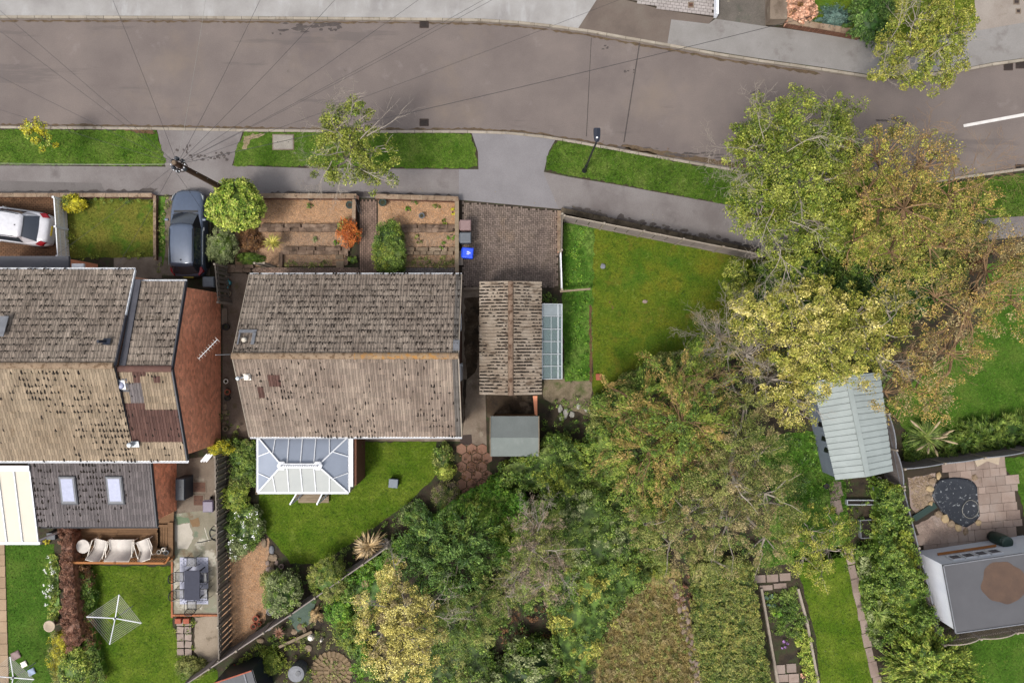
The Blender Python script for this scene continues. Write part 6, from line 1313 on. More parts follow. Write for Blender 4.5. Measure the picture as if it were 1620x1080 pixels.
c = P(947, 596, .14); b_ = MB(); b_.box((c.x, c.y, .15), (.3, .34, .08)); tag(b_.build('paving_slab', m_terra, bevel=.01), 'single reddish paving slab at the corner lawn edge', 'slab')
# rocks beside the lower lawn
for i, (x, y, r, mt) in enumerate([(430, 869, 5.5, m_lead), (432, 881, 7, m_stone), (424, 890, 4, m_stonep), (431, 893, 5, m_stone), (427, 900, 6, m_stonep), (438, 889, 4, m_stonep), (418, 858, 6, m_stone), (423, 905, 5, m_stone)]): rock('stone', ['round grey stone at the top of the rockery by the gravel strip', 'largest brown stone of the rockery by the gravel strip', 'small pale stone left in the rockery', 'brown stone in the middle of the rockery', 'flat pale stone at the rockery bottom', 'small stone beside the pale pot', 'stone at the lawn edge above the rockery', 'lowest brown stone of the rockery'][i], x, y, r, mat=mt)
# ------------------------------------------------------------------ cars
def car(loc, rot, L, Wd, paint, trim, lab, hood=1.0, roofz=1.45, estate=True, white=False):
    t = thing('parked_car', lab, 'car', (loc[0], loc[1], loc[2])); T = Matrix.Translation(loc) @ Matrix.Rotation(rot, 4, 'Z'); q = lambda v: T @ Vector(v); h = L / 2; w = Wd / 2
    # lower body: sections from tail to nose (x, half width, belt height, crown height)
    S = [(-h, .62, .60, .78), (-h + .06, .84, .66, .90), (-h + .25, .95, .80, .98), (-h + .7, 1.0, .90, 1.0), (-.9, 1.0, .93, .98), (0, 1.0, .93, .97), (.7, 1.0, .92, .97), (h - 1.35, .99, .90, .97), (h - .9, .975, .84, .93), (h - .45, .93, .76, .85), (h - .16, .82, .68, .76), (h - .02, .66, .58, .66), (h, .55, .5, .58)]
    V = []; K_ = 13
    for x, f, zb, zc in S:
        ww = w * f; pr = [(0, zc), (.45, zc - .004), (.78, zc - .03), (.93, zb), (.995, zb - .12), (1.0, .5), (.96, .24)]
        row = [(-a, z) for a, z in pr[::-1]] + [(a, z) for a, z in pr[1:]]
        for a, z in row: V.append(q((x, a * ww, z)))
    n = len(S); Fs = [(i * K_ + j, i * K_ + j + 1, (i + 1) * K_ + j + 1, (i + 1) * K_ + j) for i in range(n - 1) for j in range(K_ - 1)]; Fs += [tuple(range(K_ - 1, -1, -1)), tuple((n - 1) * K_ + j for j in range(K_))]
    b_ = MB(); b_.add(V, Fs); bo = b_.build('body', paint, t, smooth=True); sm = bo.modifiers.new('s', 'SUBSURF'); sm.levels = 2; sm.render_levels = 2
    # cabin: windscreen base, roof front, roof rear, tail base
    xa, xb, xc, xd = h - 1.28 * hood - .02, h - 1.98 * hood, -h + (.62 if estate else 1.15), -h + (.18 if estate else .45)
    zb = .93; g = .90; rg = .70
    def ring(x, z, f): return [q((x, -w * f, z)), q((x, w * f, z))]
    # glass cabin shell
    A = [(xa, zb, .80), (xb, roofz - .05, rg), (xc, roofz - .09, rg * .95), (xd, zb + .03, .74)]
    gl = MB(); bt = [(xa, -w * .72, zb), (xa + .1, 0, zb - .0), (xa, w * .72, zb), (xb - .1, w * g, zb - .01), (xc, w * g, zb), (xd, w * .74, zb + .0), (xd - .06, 0, zb + .02), (xd, -w * .74, zb), (xc, -w * g, zb), (xb - .1, -w * g, zb - .01)]
    tp = [(xb + .02, -w * rg * .9, roofz - .05), (xb + .1, 0, roofz - .03), (xb + .02, w * rg * .9, roofz - .05), (xb - .12, w * rg, roofz - .045), (xc, w * rg * .96, roofz - .085), (xc - .1, w * rg * .84, roofz - .10), (xc - .14, 0, roofz - .08), (xc - .1, -w * rg * .84, roofz - .10), (xc, -w * rg * .96, roofz - .085), (xb - .12, -w * rg, roofz - .045)]
    k = 10
    names = {0: 'windscreen', 1: 'windscreen', 2: 'pillar', 3: 'side_window', 4: 'pillar', 5: 'rear_window', 6: 'rear_window', 7: 'pillar', 8: 'side_window', 9: 'pillar'}
    grp = {}
    for i in range(k):
        j = (i + 1) % k; key = (names[i], i if names[i] in ('pillar', 'side_window') else 0); grp.setdefault(key, MB()).add([q(bt[i]), q(bt[j]), q(tp[j]), q(tp[i])], [(0, 1, 2, 3)])
    for (nm, _), mb_ in grp.items():
        if nm in ('windscreen', 'rear_window'):      # one curved pane
            v_ = mb_.v; pa_ = [Vector(v_[0]), Vector(v_[1]), Vector(v_[5])]; pb_ = [Vector(v_[3]), Vector(v_[2]), Vector(v_[6])]; g2 = MB(); n_ = 8
            cv = lambda p, s: p[0] * (1 - s) * (1 - 2 * s) + p[1] * 4 * s * (1 - s) + p[2] * s * (2 * s - 1)
            for i_ in range(n_ + 1):
                for j_ in range(4): r_ = j_ / 3; g2.v.append(tuple(cv(pa_, i_ / n_).lerp(cv(pb_, i_ / n_), r_) + Vector((0, 0, .03 * math.sin(r_ * 3.14)))))
            g2.f = [(i_ * 4 + j_, (i_ + 1) * 4 + j_, (i_ + 1) * 4 + j_ + 1, i_ * 4 + j_ + 1) for i_ in range(n_) for j_ in range(3)]; g2.build(nm, m_carglass, t, smooth=True)
        else: mb_.build(nm, trim if nm == 'pillar' and not white else (paint if nm == 'pillar' else m_carglass), t)
    rv = []; cr = [0, .02, .02]
    rows = [(xb + .05, .86, -.045), (xb - .15, 1.0, -.01), ((xb + xc) / 2, 1.0, .015), (xc + .1, .98, -.03), (xc - .12, .88, -.075)]
    V = []
    for x, f, dz in rows:
        for a, zz in ((-1, -.03), (-.9, 0), (-.45, .02), (0, .026), (.45, .02), (.9, 0), (1, -.03)): V.append(q((x + (.05 * (1 - abs(a)) if x > 0 else -.04 * (1 - abs(a))), a * w * rg * f, roofz + dz + zz)))
    Fs = [(i * 7 + j, i * 7 + j + 1, (i + 1) * 7 + j + 1, (i + 1) * 7 + j) for i in range(4) for j in range(6)]; b_ = MB(); b_.add(V, [f[::-1] for f in Fs]); ro = b_.build('roof', paint, t, smooth=True); s_ = ro.modifiers.new('s', 'SOLIDIFY'); s_.thickness = .03
    for s in (-1, 1):
        b_ = MB(); b_.tube([q((xb - .2, s * w * rg * .93, roofz + .03)), q(((xb + xc) / 2, s * w * rg * .95, roofz + .06)), q((xc + .1, s * w * rg * .9, roofz + .01))], .018, 6); b_.build('roof_rail', trim, t)
        b_ = MB(); b_.box(q((xa - .32, s * (w + .09), .98)), (.13, .2, .12), rz=rot); b_.build('wing_mirror', paint, t, bevel=.03)
        b_ = MB(); b_.tube([q((xb - .15, s * w * .99, .93)), q((xc, s * w * .99, .95))], .012, 4); b_.build('trim_strip', m_alu if not white else trim, t)
        V = [q((h - .34, s * w * .80, .78)), q((h - .58, s * w * .94, .78)), q((h - .34, s * w * .91, .70)), q((h - .18, s * w * .74, .70))]; b_ = MB(); b_.add([v + Vector((0, 0, .025)) for v in V] + [v - Vector((0, 0, .1)) for v in V], [(0, 1, 2, 3) if s > 0 else (3, 2, 1, 0), (0, 4, 5, 1), (1, 5, 6, 2), (2, 6, 7, 3), (3, 7, 4, 0)]); b_.build('headlight', m_alu, t)
        V = [q((-h + .30, s * w * .66, .95)), q((-h + .52, s * w * .90, .93)), q((-h + .30, s * w * .955, .80)), q((-h + .06, s * w * .72, .84))]; b_ = MB(); b_.add([v + Vector((0, 0, .03)) for v in V] + [v - Vector((0, 0, .15)) for v in V], [(3, 2, 1, 0) if s > 0 else (0, 1, 2, 3), (0, 4, 5, 1), (1, 5, 6, 2), (2, 6, 7, 3), (3, 7, 4, 0)]); b_.build('tail_light', m_tail, t)
        for x in (h - .85, -h + .8):
            tm = Matrix.Rotation(rot, 3, 'Z') @ Matrix.Rotation(pi / 2, 3, 'X'); wh = MB(); wh.lathe(q((x, s * (w - .1), .32)), [(.2, -.11), (.3, -.11), (.32, -.07), (.32, .07), (.3, .11), (.2, .11)], 20, tm); wo = wh.build('wheel', m_rub, t)
            wh = MB(); wh.lathe(q((x, s * (w - .1), .32)), [(0, -.1), (.2, -.1), (.2, .1), (0, .1)], 16, tm); wh.build('rim', m_alu, wo)
        b_ = MB(); b_.box(q((.2, s * (w + .0), .82)), (.18, .03, .03), rz=rot); b_.build('door_handle', m_alu, t)
    b_ = MB(); b_.bar(q((xc + .25, 0, roofz)), q((xc + .18, 0, roofz + .07)), .04, .05); b_.build('antenna', m_black, t)
    b_ = MB(); b_.box(q((h - .0, 0, .45)), (.06, w * .95, .22), rz=rot); b_.build('grille', m_black, t); b_ = MB(); b_.box(q((-h - .01, 0, .62)), (.03, .52, .11), rz=rot); b_.build('number_plate', plain('plate_yellow', (220, 196, 60), .5, k=.6) if not bpy.data.materials.get('plate_yellow') else bpy.data.materials['plate_yellow'], t)
    for s in (-1, 1): b_ = MB(); b_.bar(q((xa + .07, s * .12 + .05, zb + .035)), q((xa - .1, s * .12 + .55 * s, zb + .13)), .018, .012); b_.build('wiper', m_black, t)
    b_ = MB(); b_.bar(q((xa + .11, -w * .7, .945)), q((xa + .11, w * .7, .945)), .13, .02); b_.build('scuttle', m_black, t)
    return t
m_carglass = plain('car_glass', (44, 52, 66), .05, spec=.9); m_tail = plain('tail_red', (170, 24, 40), .25)
m_cardark = plain('car_paint_dark', (92, 106, 130), .3, .3, spec=.6, coat=.6); m_carwhite = plain('car_paint_white', (226, 226, 232), .35, 0, k=.5, coat=.3)
car((-17.18, 5.72, .1), math.pi / 2, 4.62, 1.80, m_cardark, m_black, 'dark blue-grey estate car parked nose to the pavement beside the round bush')
car((-26.75, 6.18, .1), math.radians(172), 4.6, 1.84, m_carwhite, m_black, 'white saloon car cut by the left edge, tail lights towards the fence', estate=False, white=True)
# its drive
sheet('drive_bed', [(-200, 312), (90, 312), (96, 406), (-200, 406)], .1, m_joint); blocks('paving_blocks', [(-60, 313), (88, 313), (93, 404), (-60, 404)], .125, m_brickdrive, .102, .203)
sheet('car_hardstanding', [(250, 312), (335, 309), (332, 436), (255, 436)], .1, M('strip_conc', [(128, 112, 98), (146, 130, 116)], .8, fine=.25, stains=[((80, 88, 44), 1.3, .52, .1, .8)])); sheet('grass_strip', rough([(251, 312), (262, 312), (260, 410), (252, 430)], 3, 5), .104, m_weed)
sheet('step', [(180, 408), (256, 406), (256, 440), (215, 440), (180, 424)], .106, m_conc)
# ------------------------------------------------------------------ telegraph pole, wires, street lamp
TP = P(275, 257, 7.4); tp_ = thing('telegraph_pole', 'brown wooden telegraph pole with wires fanning out, rising behind the round bush', 'pole', (TP.x, TP.y, .1)); b_ = MB(); b_.tube([(TP.x, TP.y, 0), (TP.x, TP.y, 3.8), (TP.x, TP.y, 7.4)], [.15, .135, .115], 12); b_.build('pole', m_polew, tp_)
b_ = MB()
for z in (6.6, 6.95): b_.tube([(TP.x + .21 * math.cos(i / 12 * 6.283), TP.y + .21 * math.sin(i / 12 * 6.283), z) for i in range(13)], .022, 5, cap=False)
b_.build('ring_bracket', m_iron, tp_)
for i, (dx, dy, z) in enumerate([(-.2, .15, 6.9), (.0, .24, 7.0), (.2, .16, 6.9), (-.22, -.12, 6.85), (-.05, -.24, 6.8), (.2, -.14, 6.7)]):
    b_ = MB(); b_.lathe((TP.x + dx, TP.y + dy, z), [(.05, 0), (.085, .05), (.085, .2), (.04, .26), (0, .27)], 10); b_.build('terminal_box', m_dgrey if i % 2 else m_black, tp_)
b_ = MB()
for i in range(14): a = i / 14 * 6.283; b_.lathe((TP.x + .3 * math.cos(a), TP.y + .3 * math.sin(a), 7.0), [(.022, 0), (.03, .03), (.022, .07), (0, .075)], 6)
b_.build('insulators', m_white, tp_, 'stuff'); b_ = MB(); b_.lathe((TP.x, TP.y, 7.4), [(.10, 0), (.08, .03), (0, .04)], 12); b_.build('pole_cap', m_stone, tp_)
b_ = MB()
for i in range(6): b_.bar((TP.x - .16 + (.32 if i % 2 else 0), TP.y, 2.8 + i * .55), (TP.x + (.02 if i % 2 else -.02), TP.y, 2.8 + i * .55), .02, .02)
b_.build('step_iron', m_alu, tp_)
wires = [((-60, 92), 5.5, 0), ((-60, 5), 5.5, 0), ((-20, 0), 5.8, 0), ((-60, 155), 5.6, 0), ((170, -20), 6, 0), ((328, -20), 6, 1), ((421, -20), 6, 0), ((548, -20), 6, 0), ((690, -20), 6, 0), ((800, -20), 6, 0), ((815, -20), 6, 0), ((1030, -20), 6, 0), ((1300, 22), 6, 2), ((-60, 257), 5.5, 1), ((-60, 259), 5.6, 1), ((318, 330), 3.5, 0), ((180, 430), 4.4, 0), ((60, 424), 4.4, 0)]
for (e, z, kd) in wires:
    B_ = P(e[0], e[1], z); d = (B_ - TP); A_ = Vector((TP.x, TP.y, 7.05)) + Vector((d.x, d.y, 0)).normalized() * .3; L = (B_ - A_).length; b_ = MB(); pts = [A_.lerp(B_, i / 14) - Vector((0, 0, .012 * L * 4 * (i / 14) * (1 - i / 14))) for i in range(15)]; b_.tube(pts, [.007, .006, .012][kd], 4, cap=False); b_.build('wire', m_wirep if kd == 1 else m_wire, tp_)
LP = P(924.5, 270, .1); lp = thing('street_lamp', 'slim dark street lamp with flat navy head on the grass verge', 'lamp post', LP); b_ = MB(); b_.tube([LP, (LP.x, LP.y, 1.2), (LP.x, LP.y, 1.25), (LP.x, LP.y, 5.3)], [.085, .08, .055, .045], 12); b_.build('column', m_black, lp)
b_ = MB(); b_.lathe(LP, [(.14, 0), (.14, .04), (.09, .1), (.085, .3)], 12); b_.build('base', m_black, lp); b_ = MB(); hz = 5.32; b_.tube([(LP.x, LP.y, 5.2), (LP.x + .02, LP.y + .12, hz)], .035, 8); b_.build('bracket', m_black, lp)
b_ = MB(); V = []
for (y, w_) in ((.02, .07), (.12, .13), (.3, .155), (.62, .165), (.66, .14)):
    for x, z in ((-w_, 0), (-w_ * .9, .06), (0, .075), (w_ * .9, .06), (w_, 0)): V.append((LP.x + .03 + x, LP.y + y, hz + z))
b_.add(V, [(i * 5 + j, i * 5 + j + 1, (i + 1) * 5 + j + 1, (i + 1) * 5 + j) for i in range(4) for j in range(4)] + [(i * 5, (i + 1) * 5, (i + 1) * 5 + 4, i * 5 + 4) for i in range(4)] + [(0, 4, 3, 2, 1), (20, 21, 22, 23, 24)]); b_.build('lamp_head', m_navy, lp); b_ = MB(); b_.lathe((LP.x + .02, LP.y + .2, hz + .07), [(.045, 0), (.045, .04), (0, .05)], 10); b_.build('photocell', m_white, lp)
# ------------------------------------------------------------------ metal shed, right-hand gardens
ms = thing('metal_shed', 'pale ribbed metal shed with low gable roof beside the arched fence', 'shed', P(1352, 700, .1)); hz0, hz1 = 1.85, 2.2
R0, R1 = P(1340, 595, hz1), P(1372, 752, hz1); L0, L1 = P(1285, 605, hz0), P(1321, 757, hz0); Q0, Q1 = P(1392, 590, hz0), P(1412, 743, hz0)
def ribbed(a0, a1, b0, b1, n, mat):
    # sheets between eave a and ridge b, ribs running from eave to ridge, each rib strip a part
    for i in range(n):
        t0, t1 = i / n, (i + 1) / n; p = [a0.lerp(a1, t0), a0.lerp(a1, t1), b0.lerp(b1, t1), b0.lerp(b1, t0)]
        tn = (p[1] - p[0]).normalized(); nr = (p[1] - p[0]).cross(p[3] - p[0]).normalized(); nr = nr if nr.z > 0 else -nr; w = (p[1] - p[0]).length; prof = [(0, 0), (.16, 0), (.24, .035), (.86, .035), (.94, 0), (1, 0)]; V = []
        for f, z in prof: V += [p[0].lerp(p[1], f) + nr * z, p[3].lerp(p[2], f) + nr * z]
        mb = MB(); mb.add(V, [(2 * k, 2 * k + 2, 2 * k + 3, 2 * k + 1) for k in range(5)]); o = mb.build('roof_rib_sheet', mat, ms); s_ = o.modifiers.new('s', 'SOLIDIFY'); s_.thickness = .006
ribbed(L0, L1, R0, R1, 16, m_gmetal); ribbed(Q0, Q1, R0, R1, 16, m_gmetal); b_ = MB(); b_.bar(R0 + Vector((0, 0, .04)), R1 + Vector((0, 0, .04)), .26, .05); b_.build('ridge_cap', m_gmetal, ms)
b_ = MB(); ins = .12; pl = [L0 + (R0 - L0) * .1, Q0 - (Q0 - R0) * .1, Q1 - (Q1 - R1) * .1, L1 + (R1 - L1) * .1]; b_.prism([(p.x, p.y) for p in pl], .1, 1.8); b_.build('wall', m_gmetalw, ms)
for (a, b) in ((L0, R0), (R0, Q0), (L1, R1), (R1, Q1)): b_ = MB(); b_.bar(a, b, .1, .07); b_.build('barge_trim', m_gmetal, ms)
b_ = MB(); b_.add([L1 * .97 + R1 * .03 - Vector((0, 0, .05)), Q1 - Vector((0, 0, .05)), R1], [(0, 1, 2)]); b_.build('gable', m_gmetalw, ms)
for f in (.45, .6, .72):
    q = pl[0].lerp(pl[3], f); b_ = MB(); b_.box((q.x - .02, q.y, 1.35), (.06, .28, .42), rz=-.2); b_.build('vent', m_black, ms)
cover('low_weeds', 'weedy ground cover below the metal shed', [(1290, 755), (1400, 752), (1425, 800), (1430, 900), (1330, 900)], LM['mid'], h=.35, dens=7)
sheet('shed_path', rough([(1312, 762), (1332, 762), (1330, 800), (1328, 820), (1314, 800)], 3, 5), .106, m_stonep)
sp3 = struct('stepping_path', P(1370, 950, .1)); sb = MB(); sb.box((0, 0, 0), (.42, .8, .05)); sme = sb.mesh('stepping_stone', m_stonep)
pth_ = [(1344, 880), (1349, 905), (1354, 925), (1358, 948), (1362, 968), (1367, 990), (1371, 1012), (1376, 1035), (1382, 1058), (1388, 1080), (1394, 1104), (1326, 775), (1326, 800)]
for x, y in pth_: inst('stepping_stone', sme, sp3, P(x, y, .12), (0, 0, .2 + random.uniform(-.12, .12)), (random.uniform(.85, 1.1), random.uniform(.85, 1.1), 1))
# raised planters
def planter(x0, y0, x1, y1, lab, mat=m_post, h=.3, t=.05, rz=0, soil=m_soil):
    c = P((x0 + x1) / 2, (y0 + y1) / 2, h + .1); w = abs(x1 - x0) / 29.2; d = abs(y1 - y0) / 29.2; t_ = thing('raised_planter', lab, 'planter', (c.x, c.y, .1)); R_ = Matrix.Rotation(rz, 3, 'Z')
    for sx, sy, dx, dy in ((0, d / 2, w + t, t), (0, -d / 2, w + t, t), (w / 2, 0, t, d - t), (-w / 2, 0, t, d - t)): o = R_ @ Vector((sx, sy, 0)); b_ = MB(); b_.box((c.x + o.x, c.y + o.y, .1 + h / 2), (dx, dy, h), rz=rz); b_.build('side_board', mat, t_)
    b_ = MB(); b_.box((c.x, c.y, .1 + h * .35), (w - t, d - t, h * .7), rz=rz); b_.build('soil', soil, t_); return t_
m_dsoil = M('dark_soil', [(30, 24, 20), (50, 42, 34)], 3, fine=.5)
planter(1341, 791, 1388, 798, 'long narrow planter edged in white below the metal shed', m_alu, .25, .04, .0, m_dsoil); planter(1362, 822, 1401, 850, 'square raised bed of dark soil edged with grey boards', m_lead, .25, .04, .05, m_dsoil)
pot(1389, 771, .26, .4, m_grey, 'grey metal tub beside the fence below the metal shed', name='metal_tub', cat='tub'); pot(1391, 758, .14, .3, m_offw, 'small white pot beside the metal shed corner'); pot(1308, 769, .14, .3, m_black, 'black pot in the weeds left of the stepping path')
b_ = MB(); c = P(1401, 768, .3); b_.tube([(c.x - .1, c.y + .3, .2), (c.x + .1, c.y - .35, .25)], .13, 10); tag(b_.build('clay_pipe', m_terra), 'brown clay pipe lying beside the grey metal tub', 'pipe')
# patio of slabs with pond
pat = struct('slab_patio', P(1560, 780, .1)); sheet('patio_bed', [(1434, 745), (1590, 722), (1605, 752), (1618, 795), (1626, 850), (1625, 872), (1470, 885), (1450, 850)], .1, m_joint)
polyp = [(1500, 738), (1586, 726), (1600, 748), (1612, 790), (1618, 840), (1622, 866), (1560, 862), (1470, 872), (1452, 846), (1540, 830), (1500, 760)]
sb = MB(); sb.box((0, 0, 0), (1, 1, .04)); slabme = sb.mesh('paving_slab', m_stonep); y = 700; rowh = [15, 11, 17, 13]; r = 0; ang = math.radians(5)
while y < 890:
    hgt = rowh[r % 4]; x = 1430 + (r * 37 % 23)
    while x < 1640:
        w_ = random.choice([11, 15, 18, 22]); cx, cy = x + w_ / 2, y + hgt / 2; sx, sy = cx, cy - (cx - 1540) * .09
        if inpoly(np.array([sx]), np.array([sy]), polyp)[0]: inst('paving_slab', slabme, pat, P(sx, sy, .125) + Vector((0, 0, random.uniform(-.006, .006))), (0, 0, ang), (w_ / 29.2 - .02, hgt / 29.2 - .02, 1))
        x += w_
    y += hgt; r += 1
pond_pl = [(1478, 768), (1486, 757), (1512, 754), (1532, 757), (1544, 766), (1546, 790), (1549, 815), (1540, 826), (1526, 834), (1510, 826), (1492, 812), (1480, 796), (1473, 784)]
cen = (1514, 792); t = thing('garden_pond', 'drained garden pond with black liner among the patio slabs', 'pond', P(cen[0], cen[1], .1)); rings = []; mb = MB(); V = []; nR = 28
pl2 = []
for i in range(nR):
    f = i / nR * len(pond_pl); a = pond_pl[int(f)]; b = pond_pl[(int(f) + 1) % len(pond_pl)]; k = f - int(f); pl2.append((a[0] + (b[0] - a[0]) * k, a[1] + (b[1] - a[1]) * k))
for (sc_, z) in ((1.0, .175), (.93, .21), (.84, .185), (.66, .17), (.4, .165), (.15, .162)):
    for (x, y_) in pl2: q = P(cen[0] + (x - cen[0]) * sc_, cen[1] + (y_ - cen[1]) * sc_, .1); V.append((q.x, q.y, z + random.uniform(-.008, .012)))
Fs = [(k * nR + i, k * nR + (i + 1) % nR, (k + 1) * nR + (i + 1) % nR, (k + 1) * nR + i) for k in range(5) for i in range(nR)] + [tuple(5 * nR + i for i in range(nR))]; Fs += [(i, i + nR * 6, (i + 1) % nR + nR * 6, (i + 1) % nR) for i in range(nR)]
for (x, y_) in pl2: q = P(x, y_, .1); V.append((q.x, q.y, .1))
mb.add(V, Fs); mb.build('liner', m_liner, t, smooth=True)
cc_ = P(1535, 805, .2); b_ = MB(); b_.tube([(cc_.x + .42 * math.cos(a * .45) * (1 + .1 * math.sin(a)), cc_.y + .5 * math.sin(a * .45), .215) for a in range(15)], .018, 5); tag(b_.build('garden_hose', plain('hose_grey', (150, 148, 140), .6)), 'loop of grey hose lying on the pond liner', 'hose')
sheet('rockery_gravel', rough([(1436, 756), (1480, 748), (1478, 800), (1450, 815), (1440, 800)], 3, 6), .112, m_stonep); sheet('rockery_gravel', rough([(1447, 830), (1485, 812), (1520, 836), (1530, 846), (1462, 864)], 3, 6), .128, m_stonep)
stones('rockery_stones', [(1437, 757), (1478, 750), (1476, 798), (1448, 812)], .12, 420, m_stone, .03, .09, label='loose brown rockery stones above the plank beside the pond', cat='stones'); stones('rockery_stones', [(1450, 832), (1486, 816), (1526, 842), (1464, 860)], .132, 460, m_stonep, .03, .08, label='pinkish crazy stone rockery below the plank beside the pond', cat='stones')
prk = ['at the top of', 'upper left of', 'left of', 'on the left edge of', 'lower left of', 'below the plank at', 'under', 'lower edge of', 'bottom of', 'at the bottom corner of', 'bottom right of', 'right corner of']
for i, (x, y_, r) in enumerate([(1484, 752, 5), (1474, 760, 6), (1470, 772, 6), (1468, 786, 5), (1472, 797, 5), (1484, 812, 6), (1494, 820, 7), (1504, 828, 6), (1515, 834, 6), (1527, 840, 5), (1547, 826, 5), (1541, 755, 5)]): rock('rock', 'cream rock %s the black pond liner' % prk[i], x, y_, r, z=.12, mat=m_stone if i % 2 else M('cream_rock%s' % i, [(186, 160, 120), (206, 184, 146)], 2, fine=.25), cat='rock')
b_ = MB(); b_.bar(P(1446, 820, .2), P(1480, 798, .2), .34, .06); tag(b_.build('plank', m_dgreen), 'dark green plank across the rockery left of the pond', 'plank')
b_ = MB(); q0, q1, q2 = P(1540, 726, .55), P(1562, 738, .55), P(1583, 728, .55); V = [P(1541, 725, .5), P(1582, 722, .5), P(1580, 735, .5), P(1562, 729, .5), P(1546, 738, .5)]; b_.add(V + [v - Vector((0, 0, .08)) for v in V], [(0, 1, 2, 3, 4)[::-1]] + [(i, (i + 1) % 5, (i + 1) % 5 + 5, i + 5) for i in range(5)]); tag(b_.build('stone_bench', M('bench_stone', [(196, 178, 154), (212, 196, 174)], 2, fine=.12)), 'curved cream stone bench against the arched fence', 'bench')
# white outbuilding
ob = thing('outbuilding', 'white rendered outbuilding with grey flat roof and brown puddle stain', 'building', P(1580, 930, .1)); zt_ = 2.6
O = [P(1492, 894, zt_), P(1680, 866, zt_), P(1700, 975, zt_), P(1512, 1001, zt_)]; b_ = MB(); b_.prism([(p.x, p.y) for p in O], zt_ - .12, zt_, bottom=True); b_.build('flat_roof', m_flatroof, ob, bevel=.015)
b_ = MB()
for i in range(4): b_.bar(O[i] + Vector((0, 0, .01)), O[(i + 1) % 4] + Vector((0, 0, .01)), .05, .06)
b_.build('roof_edge', m_lead, ob)
ctr = sum(O, Vector()) / 4; IW = [p + (ctr - p).normalized() * .12 for p in O]; b_ = MB(); b_.prism([(p.x, p.y) for p in IW], .1, zt_ - .12); b_.build('wall', m_render, ob)
# lower canopy strip along the north and west sides (the rendered parapet seen outside the roof)
cpl = [(1457, 872), (1462, 868), (1700, 836), (1700, 872), (1492, 897), (1478, 880)]
wd = (IW[1] - IW[0]).normalized(); wn_ = Vector((-wd.y, wd.x, 0)); wz = math.atan2(wd.y, wd.x)
for i in range(4):
    c = IW[0] + wd * (1.05 + i * .68) + wn_ * .02; f = MB()
    for dx, dz, sx, sz in ((0, .27, .6, .06), (0, -.27, .6, .06), (.27, 0, .06, .5), (-.27, 0, .06, .5)): f.box((c.x + wd.x * dx, c.y + wd.y * dx, 1.75 + dz), (sx, .08, sz), rz=wz)
    fo = f.build('window', m_white, ob); f = MB(); f.box((c.x, c.y, 1.75), (.5, .05, .5), rz=wz); f.build('pane', m_pane, fo)
b_ = MB(); q0, q1 = IW[0] + wd * .5 + wn_ * .1, IW[0] + wd * 3.6 + wn_ * .1; b_.bar((q0.x, q0.y, 1.2), (q1.x, q1.y, 1.2), .12, .05); b_.build('window_sill', m_woodor, ob)
pz = [(1588 + 37 * math.cos(a) * (1 + .07 * math.sin(3 * a + 1) + .04 * math.sin(7 * a)), 921 + 33 * math.sin(a) * (1 + .08 * math.sin(2 * a) + .03 * math.cos(9 * a))) for a in [i / 40 * 6.283 for i in range(40)]]
sheet('water_stain', pz, zt_ + .004, m_puddle, ob, None)
# water butt
c = P(1594, 858, 1.3); t = thing('water_butt', 'dark green water butt standing beside the white outbuilding', 'water butt', (c.x, c.y, .1)); MB().lathe((c.x, c.y, .1), [(.28, 0), (.33, .35), (.35, .6), (.33, .95), (.3, 1.15)], 22).build('barrel', m_dgreen, t, smooth=True); MB().lathe((c.x, c.y, 1.25), [(.31, 0), (.31, .05), (.2, .08), (0, .09)], 22).build('lid', m_dgreen, t); b_ = MB(); b_.tube([(c.x - .36, c.y, .4), (c.x - .44, c.y, .4)], .03, 6); b_.build('tap', m_black, t)
# bottom centre garden
for x, y, w, d, lb, mt in ((424, 993, .34, .3, 'small pale metal lantern beside the diagonal fence', m_alu), (491, 1009, .36, .34, 'white ornament block by the bottom garden path', m_offw), (508, 1013, .16, .16, 'small white ball ornament at the bottom garden', m_offw)):
    c = P(x, y, .4); t = thing('garden_ornament', lb, 'ornament', (c.x, c.y, .1)); b_ = MB(); b_.lathe((c.x, c.y, .1), [(w * .5, 0), (w * .4, .1), (w * .5, .25), (w * .3, .36), (0, .38)], 8); b_.build('ornament_body', mt, t); MB().lathe((c.x, c.y, .1), [(w * .6, 0), (w * .6, .03), (0, .04)], 10).build('base', m_stone, t)
c = P(468, 1066, .9); t = thing('water_tank', 'round grey covered water tank at the bottom edge', 'tank', (c.x, c.y, .1)); MB().lathe((c.x, c.y, .1), [(.4, 0), (.42, .4), (.4, .75)], 24).build('barrel', m_grey, t); MB().lathe((c.x, c.y, .84), [(.43, 0), (.43, .04), (.3, .07), (0, .08)], 24).build('lid', m_lead, t); MB().lathe((c.x + .12, c.y + .05, .9), [(.14, 0), (.14, .04), (0, .05)], 14).build('hatch', m_dgrey, t)
cb = P(525, 1062, .1); sheet('sand_disc', [(525 + 32 * math.cos(t * .35), 1062 + 32 * math.sin(t * .35)) for t in range(18)], .112, M('sand_bed', [(146, 122, 92), (120, 104, 72)], 3, fine=.3)); rp = struct('round_brick_patio', cb); sb = MB(); sb.box((0, 0, 0), (.3, .13, .06), taper=1); bme3 = sb.mesh('brick', M('wheel_brick', [(140, 118, 90), (164, 140, 110)], 3, fine=.3, piece=.2))
for rr, nn in ((.28, 8), (.62, 16), (.98, 26)):
    for i in range(nn): a = i / nn * 6.283; inst('brick', bme3, rp, (cb.x + rr * math.cos(a), cb.y + rr * math.sin(a), .12), (0, 0, a + random.uniform(-.04, .04)))
